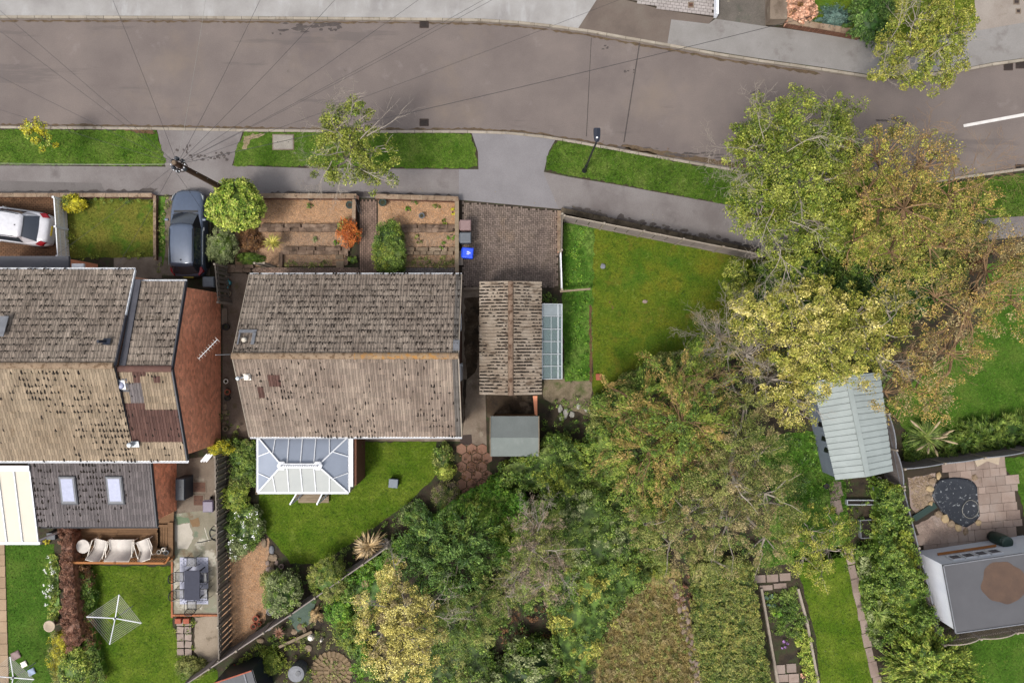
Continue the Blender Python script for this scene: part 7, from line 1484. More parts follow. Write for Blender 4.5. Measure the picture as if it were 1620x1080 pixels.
gs = thing('garden_shed', 'dark grey shed roof cut off at the bottom edge', 'shed', P(375, 1085, .1)); b_ = MB(); A = [P(338, 1080, 2.0), P(398, 1060, 2.0), P(412, 1110, 2.0), P(352, 1130, 2.0)]; b_.slab(A, .06); b_.build('roof', m_slate, gs); b_ = MB(); b_.prism([(p.x * .998, p.y * .998) for p in A], .1, 1.94); b_.build('wall', m_navy, gs)
b_ = MB(); b_.bar(A[0] + Vector((0, 0, .02)), A[1] + Vector((0, 0, .02)), .06, .06); b_.build('roof_trim', m_terra, gs); b_ = MB(); b_.bar(A[1].lerp(A[0], .2) + Vector((0, 0, .02)), A[2].lerp(A[3], .2) + Vector((0, 0, .02)), .07, .03); b_.build('roof_batten', m_lead, gs)
nt_ = [(455, 975), (480, 952), (500, 948), (492, 985), (470, 1000)]; sheet('pond_netting', nt_, .16, M('green_net', [(86, 106, 92), (104, 122, 108)], 2, fine=.4)); b_ = MB(); b_.bar(P(442, 1022, .25), P(494, 998, .25), .14, .16); tag(b_.build('timber_edging', m_beam), 'long pale timber edging beside the netted pond', 'edging')
for i, (x, y, r) in enumerate([(466, 998, 5), (476, 990, 6), (482, 996, 4), (472, 1010, 5), (488, 1024, 6), (412, 1012, 5)]): rock('stone', 'stone %s around the netted pond' % ['nearest the red spiky plant', 'uppermost', 'beside the ornament', 'below the timber edging', 'lowest', 'leftmost'][i], x, y, r)
# round stones edging
for i in range(30):
    f = i / 29; x = 1069 + f * 40 + (4 if i % 2 else -4) + random.uniform(-2, 2); y = 918 + f * 166
    rock('stone', 'round cobble stone in the edging row beside the long hedge', x, y, random.uniform(3.6, 6), mat=m_stonep if i % 3 else m_stone, group='cobble stones edging the dry grass bed')
b_ = MB(); b_.bar(P(1094, 962, .3), P(1100, 975, .3), .1, .1); tag(b_.build('water_pipe', plain('sky_blue', (120, 168, 200), .5)), 'short pale blue pipe beside the long hedge', 'pipe')
# vegetable strip right of the hedge
sheet('vegetable_bed', rough([(1195, 905), (1262, 900), (1290, 1000), (1300, 1100), (1222, 1100), (1205, 1000)], 3, 8), .106, m_soil)
for i, (x, y, w, d) in enumerate([(1202, 915, 18, 12), (1222, 914, 18, 12), (1242, 912, 17, 12), (1212, 929, 20, 8), (1234, 926, 20, 8), (1234, 1058, 16, 14), (1252, 1056, 15, 14), (1238, 1072, 18, 12), (1256, 1072, 16, 14)]):
    c = P(x, y, .14); b_ = MB(); b_.box((c.x, c.y, .13), (w / 29.2, d / 29.2, .06), rz=.05); tag(b_.build('paving_slab', m_stonep, bevel=.01), ['left slab of the upper row above the vegetable bed', 'middle slab of the upper row above the vegetable bed', 'right slab of the upper row above the vegetable bed', 'left thin slab edging the vegetable bed', 'right thin slab edging the vegetable bed', 'upper left slab at the bottom of the vegetable bed', 'upper right slab at the bottom of the vegetable bed', 'lower left slab at the bottom of the vegetable bed', 'lower right slab at the bottom of the vegetable bed'][i], 'slab')
for a, b, lb in (((1262, 930), (1276, 982), 'upper grey timber edging between vegetable bed and narrow lawn'), ((1276, 982), (1296, 1090), 'lower grey timber edging between vegetable bed and narrow lawn'), ((1204, 930), (1232, 1090), 'timber edging between the long hedge and the vegetable bed')): b_ = MB(); b_.bar(P(a[0], a[1], .2), P(b[0], b[1], .2), .12, .18); tag(b_.build('timber_edging', m_post), lb, 'edging')
# ------------------------------------------------------------------ top of the picture
sheet('paved_forecourt', [(985, -30), (1130, -30), (1130, 28), (1050, 16), (990, 0)], .106, m_joint); fc = struct('pale_forecourt', P(1080, 0, .1)); blocks('paving_blocks', [(986, -30), (1129, -30), (1129, 27), (1050, 15), (988, -2)], .13, M('pale_blocks', [(176, 166, 162), (196, 188, 184)], .8, fine=.12, piece=.1), .16, .24, parent=fc, ang=-.12)
wallrun('garden_wall', 'thin rendered wall between pale forecourt and mossy concrete drive', (1131, -40), (1131, 29), .5, .12, m_render, None, brk=False); wallrun('garden_wall', 'stone gate pier and wall right of the mossy concrete drive', (1224, -40), (1224, 40), .7, .9, m_conc, None, brk=False)
wallrun('garden_wall', 'low brown brick wall with cracked copings below the flowering shrubs', (1240, 40), (1356, 60), .5, .26, m_brown, m_cope); manhole(1093, 8, .2, .2, 'small round-looking drain cover in the pale forecourt', m_rusty, .134)
manhole(1611, 18, .16, .16, 'small dark drain cover in the pale concrete drive, lower one', m_iron, .106); manhole(1608, 3, .22, .2, 'small dark drain cover in the pale concrete drive, upper one', m_iron, .106)
# ------------------------------------------------------------------ shrubs
bush('hydrangea', 'round salmon-pink flowering hydrangea behind the low wall', 1265, 18, 25, 1.1, LM['pink'], 'shrub', mat2=LM['brown'], frac2=.12, ry=20, L=.1, Wd=.09)
bush('blue_conifer', 'low blue-green spreading juniper beside the pink hydrangea', 1320, 30, 26, .8, LM['blue'], 'shrub', ry=17, elong=2.2, along=.8, L=.12, Wd=.03)
bush('conifer_bush', 'dense dark green rounded conifer right of the blue juniper', 1378, 30, 36, 2.0, LM['dark'], 'shrub', elong=1.9, along=.7, L=.13, Wd=.04, lump=.2); bush('bush', 'bright green bush behind the dark conifer at the top edge', 1422, 6, 22, 1.6, LM['green'])
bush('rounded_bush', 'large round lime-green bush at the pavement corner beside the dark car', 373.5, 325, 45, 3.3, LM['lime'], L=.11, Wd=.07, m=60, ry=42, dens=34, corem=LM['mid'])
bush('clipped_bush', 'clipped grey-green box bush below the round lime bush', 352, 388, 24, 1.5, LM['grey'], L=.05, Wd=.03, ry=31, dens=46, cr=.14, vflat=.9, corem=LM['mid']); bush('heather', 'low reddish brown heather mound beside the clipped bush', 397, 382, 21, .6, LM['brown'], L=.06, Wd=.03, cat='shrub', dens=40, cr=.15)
bush('low_shrub', 'low green spreading shrub under the brown heather', 396, 409, 24, .7, LM['mid'], cat='shrub', ry=10, L=.05, Wd=.03, dens=40, cr=.15); spiky('spiky_plant', 'yellow-green spiky cordyline in the gravel terraces', 431, 384, .9, .62, 70, LM['spike'], w=.05)
bush('japanese_maple', 'orange-red maple shrub beside the brick path', 551, 369, 18, 1.1, LM['acer'], cat='shrub', ry=23, L=.06, Wd=.04, core=.6, mat2=LM['spikeg'], frac2=.12)
hedge('overgrown_shrub', 'tall green shrub hanging over the right side of the brick path', rough([(600, 352), (622, 346), (634, 362), (637, 400), (634, 424), (610, 432), (592, 424), (588, 396), (594, 372)], 3, 7), 1.4, LM['mid'], 'shrub', mat2=LM['green'], frac2=.35, z0=.1, L=.06, Wd=.04)
bush('herb', 'small white-flowered plant in the dark planting soil by the path', 559, 412, 8, .4, LM['mid'], cat='plant', mat2=LM['white'], frac2=.15, dens=20, cr=.1)
for x, y, r, m_, lb in ((489, 325, 6, 'mid', 'small dark green plant under the front wall copings'), (532, 384, 4, 'bright', 'tiny bright plant in the middle gravel bed'), (500, 379, 5, 'grey', 'tiny grey-green plant in the middle gravel bed'), (655, 320, 6, 'bright', 'small green plant in the right orange gravel by the wall'), (645, 332, 5, 'bright', 'small green plant left of the grey pot'), (690, 328, 6, 'olive', 'small olive plant in the right orange gravel'), (717, 335, 5, 'gold', 'small yellow plant against the driveway wall'), (714, 372, 8, 'bright', 'leafy green weed against the driveway wall'), (703, 390, 8, 'bright', 'green weed clump in the lower right terrace'), (662, 378, 7, 'olive', 'olive weed clump in the middle right terrace'), (704, 350, 5, 'green', 'small weed below the right orange gravel')):
    bush('weed', lb, x, y, r, .25, LM[m_], cat='plant', dens=22, cr=.08, m=40, L=.05, Wd=.03, core=0)
cover('weeds', 'green weeds along the bottom of the right terraces', [(640, 408), (718, 408), (718, 422), (640, 422)], LM['olive'], h=.15, dens=22); cover('weeds', 'dark weeds in the bottom gravel bed left of the path', [(452, 414), (524, 414), (524, 422), (452, 422)], LM['olive'], h=.15, dens=22)
bush('golden_shrub', 'golden yellow shrub at the top corner of the left front lawn', 118, 322, 20, .9, LM['gold'], cat='shrub', ry=15, mat2=LM['green'], frac2=.2); cover('border_weeds', 'mixed weeds along the edges of the left front lawn', [(104, 330), (118, 345), (120, 390), (140, 402), (200, 405), (240, 400), (246, 409), (106, 409)], LM['green'], h=.3, dens=9)
cover('border_weeds', 'weeds along the top of the left front lawn', [(130, 314), (247, 314), (247, 322), (130, 322)], LM['mid'], h=.25, dens=14); cover('border_weeds', 'weeds between front lawn wall and dark car', [(250, 312), (272, 312), (272, 322), (262, 330), (262, 400), (252, 430)], LM['olive'], h=.15, dens=12)
cover('climbing_weeds', 'weeds behind the driveway fence beside the garage', [(859, 465), (890, 465), (890, 480), (859, 480)], LM['mid'], h=.8, dens=22)
cover('broadleaf_weeds', 'broadleaf weeds in the strip beside the greenhouse', [(893, 360), (925, 362), (928, 480), (930, 600), (893, 600)], LM['bright'], h=.16, dens=7, L=.08); cover('bed_weeds', 'overgrown bed behind the garden shed', [(855, 632), (935, 625), (940, 660), (900, 690), (860, 710)], LM['mid'], h=.4, dens=9, mat=None) if False else cover('bed_weeds', 'overgrown bed behind the garden shed', [(855, 632), (935, 625), (940, 660), (900, 690), (860, 710)], LM['mid'], h=.4, dens=9)
bush('red_flower', 'single red flower at the edge of the bed by the corner lawn', 944, 641, 4, .5, LM['red'], cat='flower', dens=30, cr=.06, m=30, core=0, L=.05)
cover('border_plants', 'small plants along the side passage beside the bungalow', [(352, 650), (362, 650), (400, 700), (352, 700)], LM['olive'], h=.3, dens=12)
# planting beside the slatted fence, from top to bottom
bush('golden_shrub', 'golden shrub at the top of the bed right of the slatted fence', 350, 707, 20, 1.3, LM['gold'], cat='shrub', mat2=LM['green'], frac2=.4, ry=13); hedge('mixed_border', 'mixed dark border between slatted fence and conservatory', rough([(360, 695), (400, 700), (402, 770), (362, 775)], 4, 8), .9, LM['mid'], 'shrubs', mat2=LM['olive'], frac2=.4)
bush('yellowgreen_bush', 'yellow-green rounded bush beside the lower conservatory corner', 373, 786, 24, 1.2, LM['lime'], ry=23, mat2=LM['green'], frac2=.3, corem=LM['mid']); hedge('flowering_shrub', 'white flecked flowering shrub at the lawn edge beside the slatted fence', rough([(358, 805), (400, 802), (412, 822), (412, 848), (392, 876), (366, 886), (356, 870)], 4, 7), 1.0, LM['mid'], 'shrub', mat2=LM['grey'], frac2=.45)
pts = [(370, 870), (385, 862), (395, 850), (404, 838), (410, 824), (378, 880), (366, 884), (400, 815)]
cover('white_blossom', 'white blossom sprinkled over the flowering shrub', [(360, 812), (408, 806), (412, 840), (392, 874), (364, 884)], LM['white'], z=1.0, h=.12, dens=8, m=5, L=.06, Wd=.06, cat='blossom', cr=.1)
bush('round_bush', 'large round grey-green bush right of the gravel strip', 447, 939, 31, 2.2, LM['grey'], ry=35, L=.07, mat2=LM['mid'], frac2=.5, dens=34, corem=LM['mid']); bush('small_bush', 'small yellowish bush merging into the large round bush', 430, 918, 18, 1.2, LM['olive'], cat='bush', ry=15)
bush('round_bush', 'clipped olive-green dome bush on the diagonal fence line', 519, 914, 30, 2.2, LM['olive'], ry=36, L=.05, Wd=.03, dens=44, cr=.16, mat2=LM['green'], frac2=.4, corem=LM['mid'])
spiky('dead_cordyline', 'large withered straw-coloured cordyline below the rear lawn', 585, 862, .9, 1.1, 110, LM['straw'], w=.07, droop=.35, wild=.25)
cover('border_plants', 'low green border along the lower edge of the rear lawn', [(460, 890), (505, 893), (560, 858), (600, 828), (640, 800), (660, 805), (620, 850), (560, 900), (500, 930), (470, 910)], LM['mid'], h=.5, dens=9)
cover('border_plants', 'dark undergrowth by the diagonal fence', [(470, 905), (500, 930), (600, 875), (650, 835), (640, 860), (560, 905), (500, 950), (480, 945)], LM['dark'], h=.35, dens=8)
bush('border_shrub', 'leafy grey-green shrub at the end of the rear lawn', 655, 815, 22, 1.1, LM['mid'], cat='shrub', ry=22, mat2=LM['grey'], frac2=.35); bush('border_shrub', 'olive round shrub beside the hexagonal patio', 706, 783, 21, 1.2, LM['olive'], cat='shrub', ry=22, L=.05, Wd=.03, dens=40, mat2=LM['greybrown'], frac2=.3, corem=LM['mid'])
bush('border_shrub', 'bright yellow-green shrub beside the hexagonal patio', 704, 745, 15, .9, LM['lime'], cat='shrub', ry=12); bush('border_shrub', 'mixed tall shrub between rear lawn and hexagonal patio', 702, 722, 17, .8, LM['mid'], cat='shrub', ry=20, mat2=LM['olive'], frac2=.4); bush('border_shrub', 'leafy shrub at the conservatory side wall', 567, 705, 9, .9, LM['mid'], cat='shrub', ry=12); bush('border_shrub', 'small shrub below the meter box', 569, 742, 8, .7, LM['mid'], cat='shrub', ry=14)
cover('dead_leaves', 'fallen brown leaves over the hexagonal patio', [(726, 715), (770, 706), (772, 765), (740, 790), (726, 782)], LM['brown'], z=.13, h=.05, dens=16, m=9, cr=.16, cat='leaves')
spiky('red_spiky_plant', 'dark red spiky plant beside the pale timber edging', 442, 1000, .4, .38, 46, LM['copper'], w=.05, cat='plant'); cover('bottom_garden_plants', 'mixed green plants of the bottom centre garden', [(350, 1060), (420, 1010), (470, 1000), (500, 1030), (500, 1090), (400, 1060)], LM['green'], h=.45, dens=9); cover('bottom_garden_plants', 'darker plants around the round brick patio', [(440, 1010), (560, 970), (575, 1040), (545, 1100), (560, 1020), (500, 1030)], LM['olive'], h=.35, dens=6)
cover('bottom_garden_plants', 'low plants right of the diagonal fence', [(345, 1068), (455, 985), (505, 955), (560, 925), (575, 960), (470, 1000), (400, 1040)], LM['mid'], h=.35, dens=6)
for x, y, lb in ((371, 1056, 'left cluster of red flowers above the bottom shed'), (382, 1054, 'right cluster of red flowers above the bottom shed')): bush('red_flowers', lb, x, y, 5, .45, LM['red'], cat='flowers', dens=30, cr=.06, m=30, core=0, L=.05)
bush('bush', 'light green leafy plant below the red spiky plant', 430, 1045, 22, .8, LM['green'], cat='plant'); bush('bush', 'bright green weed bush between round bush and yellow tree', 540, 965, 24, 1.4, LM['bright'], ry=26); bush('bush', 'green bush below the clipped dome bush', 555, 1000, 26, 1.5, LM['green'], ry=30); bush('grass_clump', 'reddish dry grass clump by the netted pond', 498, 970, 11, .6, LM['straw'], cat='plant', elong=2, along=.8, L=.16, Wd=.02)
# copper hedge etc. left
hedge('copper_hedge', 'long clipped copper-brown hedge between the two rear lawns', [(90, 836), (108, 838), (110, 890), (114, 950), (125, 1018), (102, 1034), (96, 1000), (93, 900)], 1.5, LM['copper'], dens=110, cr=.14, L=.05, Wd=.035, amp=.1, rand=.9)
hedge('hedge_border', 'mixed green and brown border right of the copper hedge', rough([(116, 895), (134, 896), (142, 940), (140, 1000), (150, 1040), (160, 1080), (140, 1085), (128, 1018), (116, 950)], 4, 8), .9, LM['mid'], 'shrubs', mat2=LM['brown'], frac2=.45)
hedge('golden_hedge', 'low golden-yellow hedge below the copper hedge', rough([(74, 1005), (94, 1008), (100, 1034), (110, 1085), (76, 1085)], 3, 8), 1.1, LM['gold'], mat2=LM['olive'], frac2=.55, L=.05, Wd=.035); bush('bush', 'yellow-green leafy bush at the bottom below the copper hedge', 118, 1055, 25, 1.4, LM['lime'], ry=34, mat2=LM['mid'], frac2=.4)
hedge('flower_border', 'yellow-green flower border along the left side of the copper hedge', rough([(72, 880), (88, 878), (90, 982), (76, 985)], 3, 7), .4, LM['lime'], 'flowers', mat2=LM['mid'], frac2=.5, amp=.15); cover('white_flowers', 'small white flowers beside the copper hedge', [(70, 878), (86, 876), (88, 968), (68, 966)], LM['white'], z=.4, h=.15, dens=10, m=8, cr=.1, cat='flowers', L=.06, Wd=.06)
cover('small_weeds', 'weeds around the slab path and concrete', [(275, 970), (308, 972), (306, 1050), (345, 1058), (330, 1075), (280, 1060)], LM['green'], h=.12, dens=5); bush('bush', 'yellow-green bush where lawn meets the diagonal fence', 305, 1055, 26, .9, LM['olive'], ry=18)
rbox('storage_box', 'dark box with items under the canopy corner', 'box', 80, 848, .5, .4, .5, m_dgrey); bush('golden_plant', 'tiny yellow plant under the canopy corner', 74, 856, 5, .3, LM['gold'], cat='plant', core=0, dens=30, cr=.06, m=30)
b_ = MB(); q = P(325, 722, .5); 
for i in range(3): b_.bar(P(318 + i * 4, 730, .35), P(328 + i * 4, 718, .75), .1, .03)
tag(b_.build('folded_airer', m_white), 'folded white drying rack leaning at the house corner', 'drying rack')
# right-hand planting
spiky('pampas_grass', 'pampas grass with cream plumes right of the arched fence', 1462, 690, .7, 1.2, 240, LM['spikeg'], w=.03, cat='plant', droop=.3); pp = bpy.data.objects['pampas_grass']
cover('low_plants', 'weeds growing between the bricks of the round patio', [(505, 1040), (545, 1040), (550, 1090), (500, 1090)], LM['olive'], z=.13, h=.1, dens=14, m=14, cr=.12)
m_plume = M('plume', [(190, 168, 130), (212, 192, 156)], 4, fine=.3)
for i, (x, y, x2, y2) in enumerate([(1470, 688, 1488, 665), (1480, 690, 1510, 680), (1478, 692, 1516, 702), (1470, 700, 1450, 712), (1476, 702, 1484, 722), (1465, 686, 1440, 664), (1474, 694, 1500, 690), (1470, 700, 1468, 718), (1480, 695, 1502, 684)]):
    a, b = P(x, y, 1.3), P(x2, y2, 1.9); b_ = MB(); b_.tube([a, a.lerp(b, .4), a.lerp(b, .6), a.lerp(b, .85), b], [.008, .015, .06, .05, .01], 7); b_.build('plume', m_plume, pp)
hedge('grassy_border', 'strap-leaved green border along the right lawn', rough([(1500, 690), (1540, 668), (1620, 656), (1700, 650), (1700, 700), (1620, 704), (1540, 716), (1500, 718)], 4, 8), .8, LM['mid'], 'plants', elong=2.2, along=.8, L=.3, Wd=.03, dens=50, m=40); hedge('grassy_border', 'dark leafy plants under the pampas grass beside the fence', rough([(1436, 690), (1480, 715), (1500, 722), (1436, 735)], 3, 8), .6, LM['mid'], 'plants')
hedge('tall_hedge', 'tall leafy hedge along the fence left of the outbuilding', rough([(1398, 762), (1432, 772), (1446, 840), (1462, 905), (1478, 960), (1490, 1000), (1440, 1000), (1415, 960), (1396, 900), (1400, 860), (1404, 800)], 5, 9), 1.8, LM['mid'], mat2=LM['green'], frac2=.4, amp=.5)
hedge('shrub_bed', 'dark green shrubs beside the stepping path', rough([(1362, 868), (1400, 862), (1416, 940), (1425, 1010), (1392, 1030), (1372, 960)], 5, 9), 1.0, LM['mid'], 'shrubs', mat2=LM['grey'], frac2=.35, amp=.5); spiky('spiky_plant', 'yellow-green spiky plant beside the stepping path', 1388, 970, .7, .8, 70, LM['spikeg'], w=.05); spiky('spiky_plant', 'lower spiky plant near the big golden conifer', 1404, 1040, .6, .6, 60, LM['spikeg'], w=.04)
bush('golden_conifer', 'large feathery golden-green conifer at the bottom right', 1468, 1052, 62, 2.6, LM['conifer'], 'conifer', ry=52, elong=3.0, along=.85, L=.15, Wd=.05, cr=.3, m=110, mat2=LM['lime'], frac2=.5, lump=.3, dens=22, corem=LM['mid'])
hedge('long_hedge', 'long broad clipped hedge with yellowing leaves at bottom centre', [(1100, 893), (1190, 893), (1200, 950), (1208, 1010), (1225, 1095), (1118, 1095), (1104, 990)], 1.7, LM['hedge'], mat2=LM['olive'], frac2=.35, dens=100, cr=.16, L=.07, amp=.12); bush('cabbage', 'round pale blue-green cabbage in the vegetable bed', 1218, 950, 9, .4, LM['blue'], cat='vegetable', L=.16, Wd=.12, dens=16, cr=.1, m=20, core=0); bush('vegetable', 'bright leafy vegetable in the middle of the bed', 1232, 975, 9, .35, LM['bright'], cat='vegetable', L=.14, Wd=.1, dens=16, cr=.1, m=20, core=0)
hedge('vegetable_row', 'leafy plants filling the vegetable bed', rough([(1212, 940), (1262, 932), (1276, 985), (1270, 1010), (1228, 1005)], 4, 7), .35, LM['mid'], 'vegetables', amp=.25, corek=0); hedge('vegetable_row', 'yellowish plants on the right side of the vegetable bed', rough([(1262, 990), (1280, 1000), (1294, 1080), (1276, 1085), (1262, 1020)], 3, 7), .4, LM['lime'], 'vegetables', amp=.2, corek=0)
bush('purple_flowers', 'purple and pink flowers in the vegetable bed', 1241, 1017, 9, .4, LM['purple'], cat='flowers', dens=20, cr=.08, m=20, core=0, mat2=LM['mid'], frac2=.4); bush('pink_flowers', 'pink flower clump at the bottom of the vegetable bed', 1270, 1068, 5, .4, LM['pink'], cat='flowers', dens=20, cr=.08, m=20, core=0)
cover('bed_leaves', 'scattered low plants in the raised bed area', [(1330, 800), (1362, 800), (1362, 860), (1335, 860)], LM['green'], h=.3, dens=9)
# ------------------------------------------------------------------ trees
tree('street_tree', 'light green street tree with pale bare twigs on the long verge', 'tree', [(552, 205, 42, 4.6), (545, 250, 45, 4.2), (590, 240, 36, 4.2), (530, 190, 20, 5.2), (568, 165, 18, 5.6), (515, 275, 22, 4), (600, 285, 24, 3.6), (520, 225, 28, 4.4)], (575, 250), LM['street'], m=60, cr=.3, dens=15, core=0, twigs=60, twigmat=m_twig, mat2=LM['green'], frac2=.3, L=.09, Wd=.055, group=None, vflat=.6,
     sprays=[(540, 215, 5.6, 110, 1.5, 3), (556, 250, 5.2, 250, 1.5, 3), (530, 210, 5.4, 160, 1.3, 2), (570, 220, 5.4, 60, 1.5, 2), (580, 215, 5.4, 35, 1.6, 2), (545, 240, 5.3, 200, 1.5, 3), (525, 255, 5, 250, 1.4, 3), (555, 180, 5.8, 80, 1.1, 2), (575, 270, 4.8, 320, 1.2, 2)])
tree('sapling', 'small golden-leaved sapling on the left verge', 'tree', [(58, 208, 19, 2.6), (72, 225, 15, 2.2), (45, 202, 12, 2.8)], (90, 232), LM['gold'], m=46, cr=.2, dens=26, core=0, twigs=14, tr=.04, L=.08, mat2=LM['lime'], frac2=.4)
tree('street_tree', 'yellowing street tree overhanging the far kerb at top right', 'tree', [(1450, 40, 50, 5), (1490, 60, 45, 5), (1440, 90, 42, 4.6), (1470, 120, 35, 4.6), (1410, 85, 30, 4.2), (1510, 25, 34, 4.6), (1500, 95, 28, 4.6), (1400, 115, 24, 4)], (1465, 70), LM['yellowgreen'], m=60, dens=13, cr=.32, core=0, twigs=70, twigmat=m_twig, mat2=LM['street'], frac2=.35, sprays=[(1410, 60, 5.8, 60, 2.0, 3), (1405, 70, 5.6, 250, 1.3, 3), (1450, 95, 5.6, 250, 1.3, 3), (1470, 90, 5.4, 30, 1.5, 2), (1440, 60, 5.8, 100, 1.6, 2)])
tree('birch_tree', 'large green tree with pale bare twigs over the pavement corner', 'tree', [(1215, 195, 42, 7), (1265, 200, 50, 7.4), (1310, 225, 45, 7), (1195, 255, 45, 6.6), (1240, 270, 60, 7.6), (1290, 290, 55, 7.6), (1200, 320, 45, 6.2), (1235, 370, 48, 6.2), (1290, 350, 50, 6.8), (1170, 225, 30, 6), (1330, 180, 28, 6.4), (1180, 350, 26, 5.4), (1340, 260, 40, 6.2), (1260, 420, 40, 5.4), (1340, 320, 40, 5.6)], (1225, 290), LM['green'], m=64, dens=16, cr=.36, core=.5, twigs=110, twigmat=m_twig, mat2=LM['street'], frac2=.5, tr=.22,
     sprays=[(1210, 225, 8, 110, 1.6, 3), (1200, 270, 7.6, 200, 1.8, 3), (1225, 330, 7.4, 250, 1.8, 3), (1235, 395, 6.8, 260, 1.8, 3), (1245, 240, 8.4, 40, 1.8, 3), (1195, 240, 7.6, 150, 1.6, 3), (1260, 300, 8, 300, 1.6, 2), (1215, 300, 8, 190, 1.6, 3), (1230, 400, 6.6, 300, 1.6, 3), (1250, 350, 7.4, 340, 1.6, 2)], corem=LM['mid'])
tree('sapling_tree', 'small light green tree at the right edge of the corner lawn', 'tree', [(1165, 435, 24, 2.8), (1178, 460, 20, 2.4), (1160, 460, 16, 2.2)], (1175, 450), LM['street'], m=56, dens=24, cr=.24, core=0, twigs=20, tr=.05)
tree('orange_tree', 'large sparse tree with orange-brown leaves above the roadside', 'tree', [(1390, 250, 60, 7), (1450, 265, 60, 7), (1360, 310, 60, 7), (1430, 330, 70, 7.6), (1500, 310, 60, 7), (1540, 330, 50, 6.4), (1350, 380, 45, 6.4), (1410, 400, 55, 6.8), (1470, 390, 60, 7), (1400, 225, 25, 6.4), (1480, 245, 36, 6.4)], (1420, 330), LM['orange'], m=46, dens=8, cr=.36, core=0, twigs=130, twigmat=m_twigb, mat2=LM['yellowgreen'], frac2=.4, tr=.22, L=.09, Wd=.05,
     sprays=[(1420, 270, 8, 60, 1.8, 3), (1480, 300, 7.8, 20, 2, 3), (1380, 330, 8, 140, 1.8, 3), (1520, 300, 7.2, 10, 1.8, 3), (1400, 380, 7.6, 220, 1.8, 2), (1450, 350, 8, 330, 2, 3)])
tree('orange_tree', 'orange-brown tree spreading over the bright lawn at the right edge', 'tree', [(1560, 430, 65, 6.6), (1600, 480, 55, 6.4), (1530, 490, 60, 6.6), (1480, 470, 50, 6.6), (1500, 560, 55, 6), (1570, 390, 50, 6), (1440, 560, 50, 5.8), (1450, 620, 45, 5.2), (1400, 620, 40, 5), (1480, 640, 30, 4.6), (1620, 420, 50, 6)], (1540, 460), LM['orange'], m=44, dens=7.5, cr=.36, core=0, twigs=120, twigmat=m_twigb, mat2=LM['tan'], frac2=.35, tr=.2, L=.09, Wd=.05,
     sprays=[(1540, 460, 7.4, 40, 2.2, 3), (1550, 470, 7.2, 10, 2.2, 3), (1530, 490, 7.2, 240, 2, 3), (1500, 520, 7, 200, 1.8, 3), (1450, 580, 6.2, 250, 1.8, 2), (1580, 430, 7, 60, 1.8, 2)])
hedge('understorey', 'dark green understorey between the roadside trees', rough([(1210, 420), (1260, 400), (1400, 420), (1500, 420), (1520, 460), (1460, 500), (1340, 500), (1220, 490)], 8, 14), 3.0, LM['dark'], 'thicket', mat2=LM['mid'], frac2=.5, amp=.8, dens=36, L=.1, Wd=.06, cr=.28)
hedge('roadside_thicket', 'brown-green thicket behind the roadside trees at the right', rough([(1440, 340), (1560, 330), (1580, 400), (1530, 440), (1440, 430)], 8, 14), 2.4, LM['olive'], 'thicket', mat2=LM['brown'], frac2=.4, amp=.7, dens=32, L=.1, Wd=.06, cr=.28)
tree('yellow_maple', 'broad yellow-green tree above the metal shed', 'tree', [(1200, 500, 45, 5.4), (1250, 490, 48, 6), (1300, 490, 48, 6.2), (1350, 500, 50, 6), (1390, 530, 40, 5.6), (1310, 550, 60, 6.6), (1250, 550, 45, 6), (1350, 560, 50, 6), (1220, 600, 45, 4.8), (1250, 640, 40, 4.4), (1290, 590, 40, 5.6), (1400, 490, 40, 5.4)], (1300, 540), LM['yellowgreen'], m=62, dens=13, cr=.36, core=.5, twigs=80, twigmat=m_twig, mat2=LM['yellow'], frac2=.3, tr=.22, sprays=[(1380, 520, 6.8, 20, 1.6, 3), (1370, 550, 6.6, 330, 1.4, 3), (1240, 620, 5.4, 330, 1.3, 3)], corem=LM['olive'])
tree('bare_tree', 'tan half-bare twiggy tree at the edge of the corner lawn', 'tree', [(1140, 530, 42, 4.4), (1180, 560, 44, 4.8), (1120, 560, 30, 4), (1190, 520, 30, 4.8), (1215, 580, 28, 4.4)], (1165, 560), LM['tan'], m=34, dens=11, cr=.34, core=0, twigs=120, twigmat=m_twig, L=.07, Wd=.035, mat2=LM['olive'], frac2=.3, sprays=[(1160 + 12 * math.cos(a), 545 - 10 * math.sin(a), 5, math.degrees(a), 1.6, 3) for a in (0.3, 1.2, 2.0, 2.7, 3.3, 4.0, 5.0)] + [(1190, 560, 5, 300, 1.4, 3), (1130, 540, 4.6, 150, 1.4, 3)])
tree('conifer_tree', 'big spreading conifer with orange and green sprays beside the corner lawn', 'tree', [(1075, 600, 52, 5.6), (1120, 615, 45, 5.4), (1030, 640, 48, 5.4), (1080, 665, 60, 6.6), (990, 660, 36, 4.6), (1120, 690, 48, 5.8), (975, 700, 40, 4.6), (1030, 710, 55, 6), (1080, 740, 48, 5.6), (1000, 750, 45, 4.8), (1050, 790, 40, 4.4), (960, 610, 18, 3)], (1075, 680), LM['conifer'], m=70, dens=11, cr=.36, elong=2.3, along=.8, L=.14, Wd=.035, flat=.5, core=.66, twigs=60, twigmat=m_twigb, mat2=LM['conorange'], frac2=.33, tr=.24, rand=.6, corem=LM['dark'], lump=.5,
     sprays=[(1075, 665, 7.4, 100, 1.4, 3), (1090, 640, 7, 70, 1.8, 3), (1000, 720, 6, 200, 1.6, 2), (1030, 730, 6.4, 220, 1.7, 2), (1100, 720, 6.4, 300, 1.6, 2), (1040, 690, 6.8, 170, 1.6, 2)])
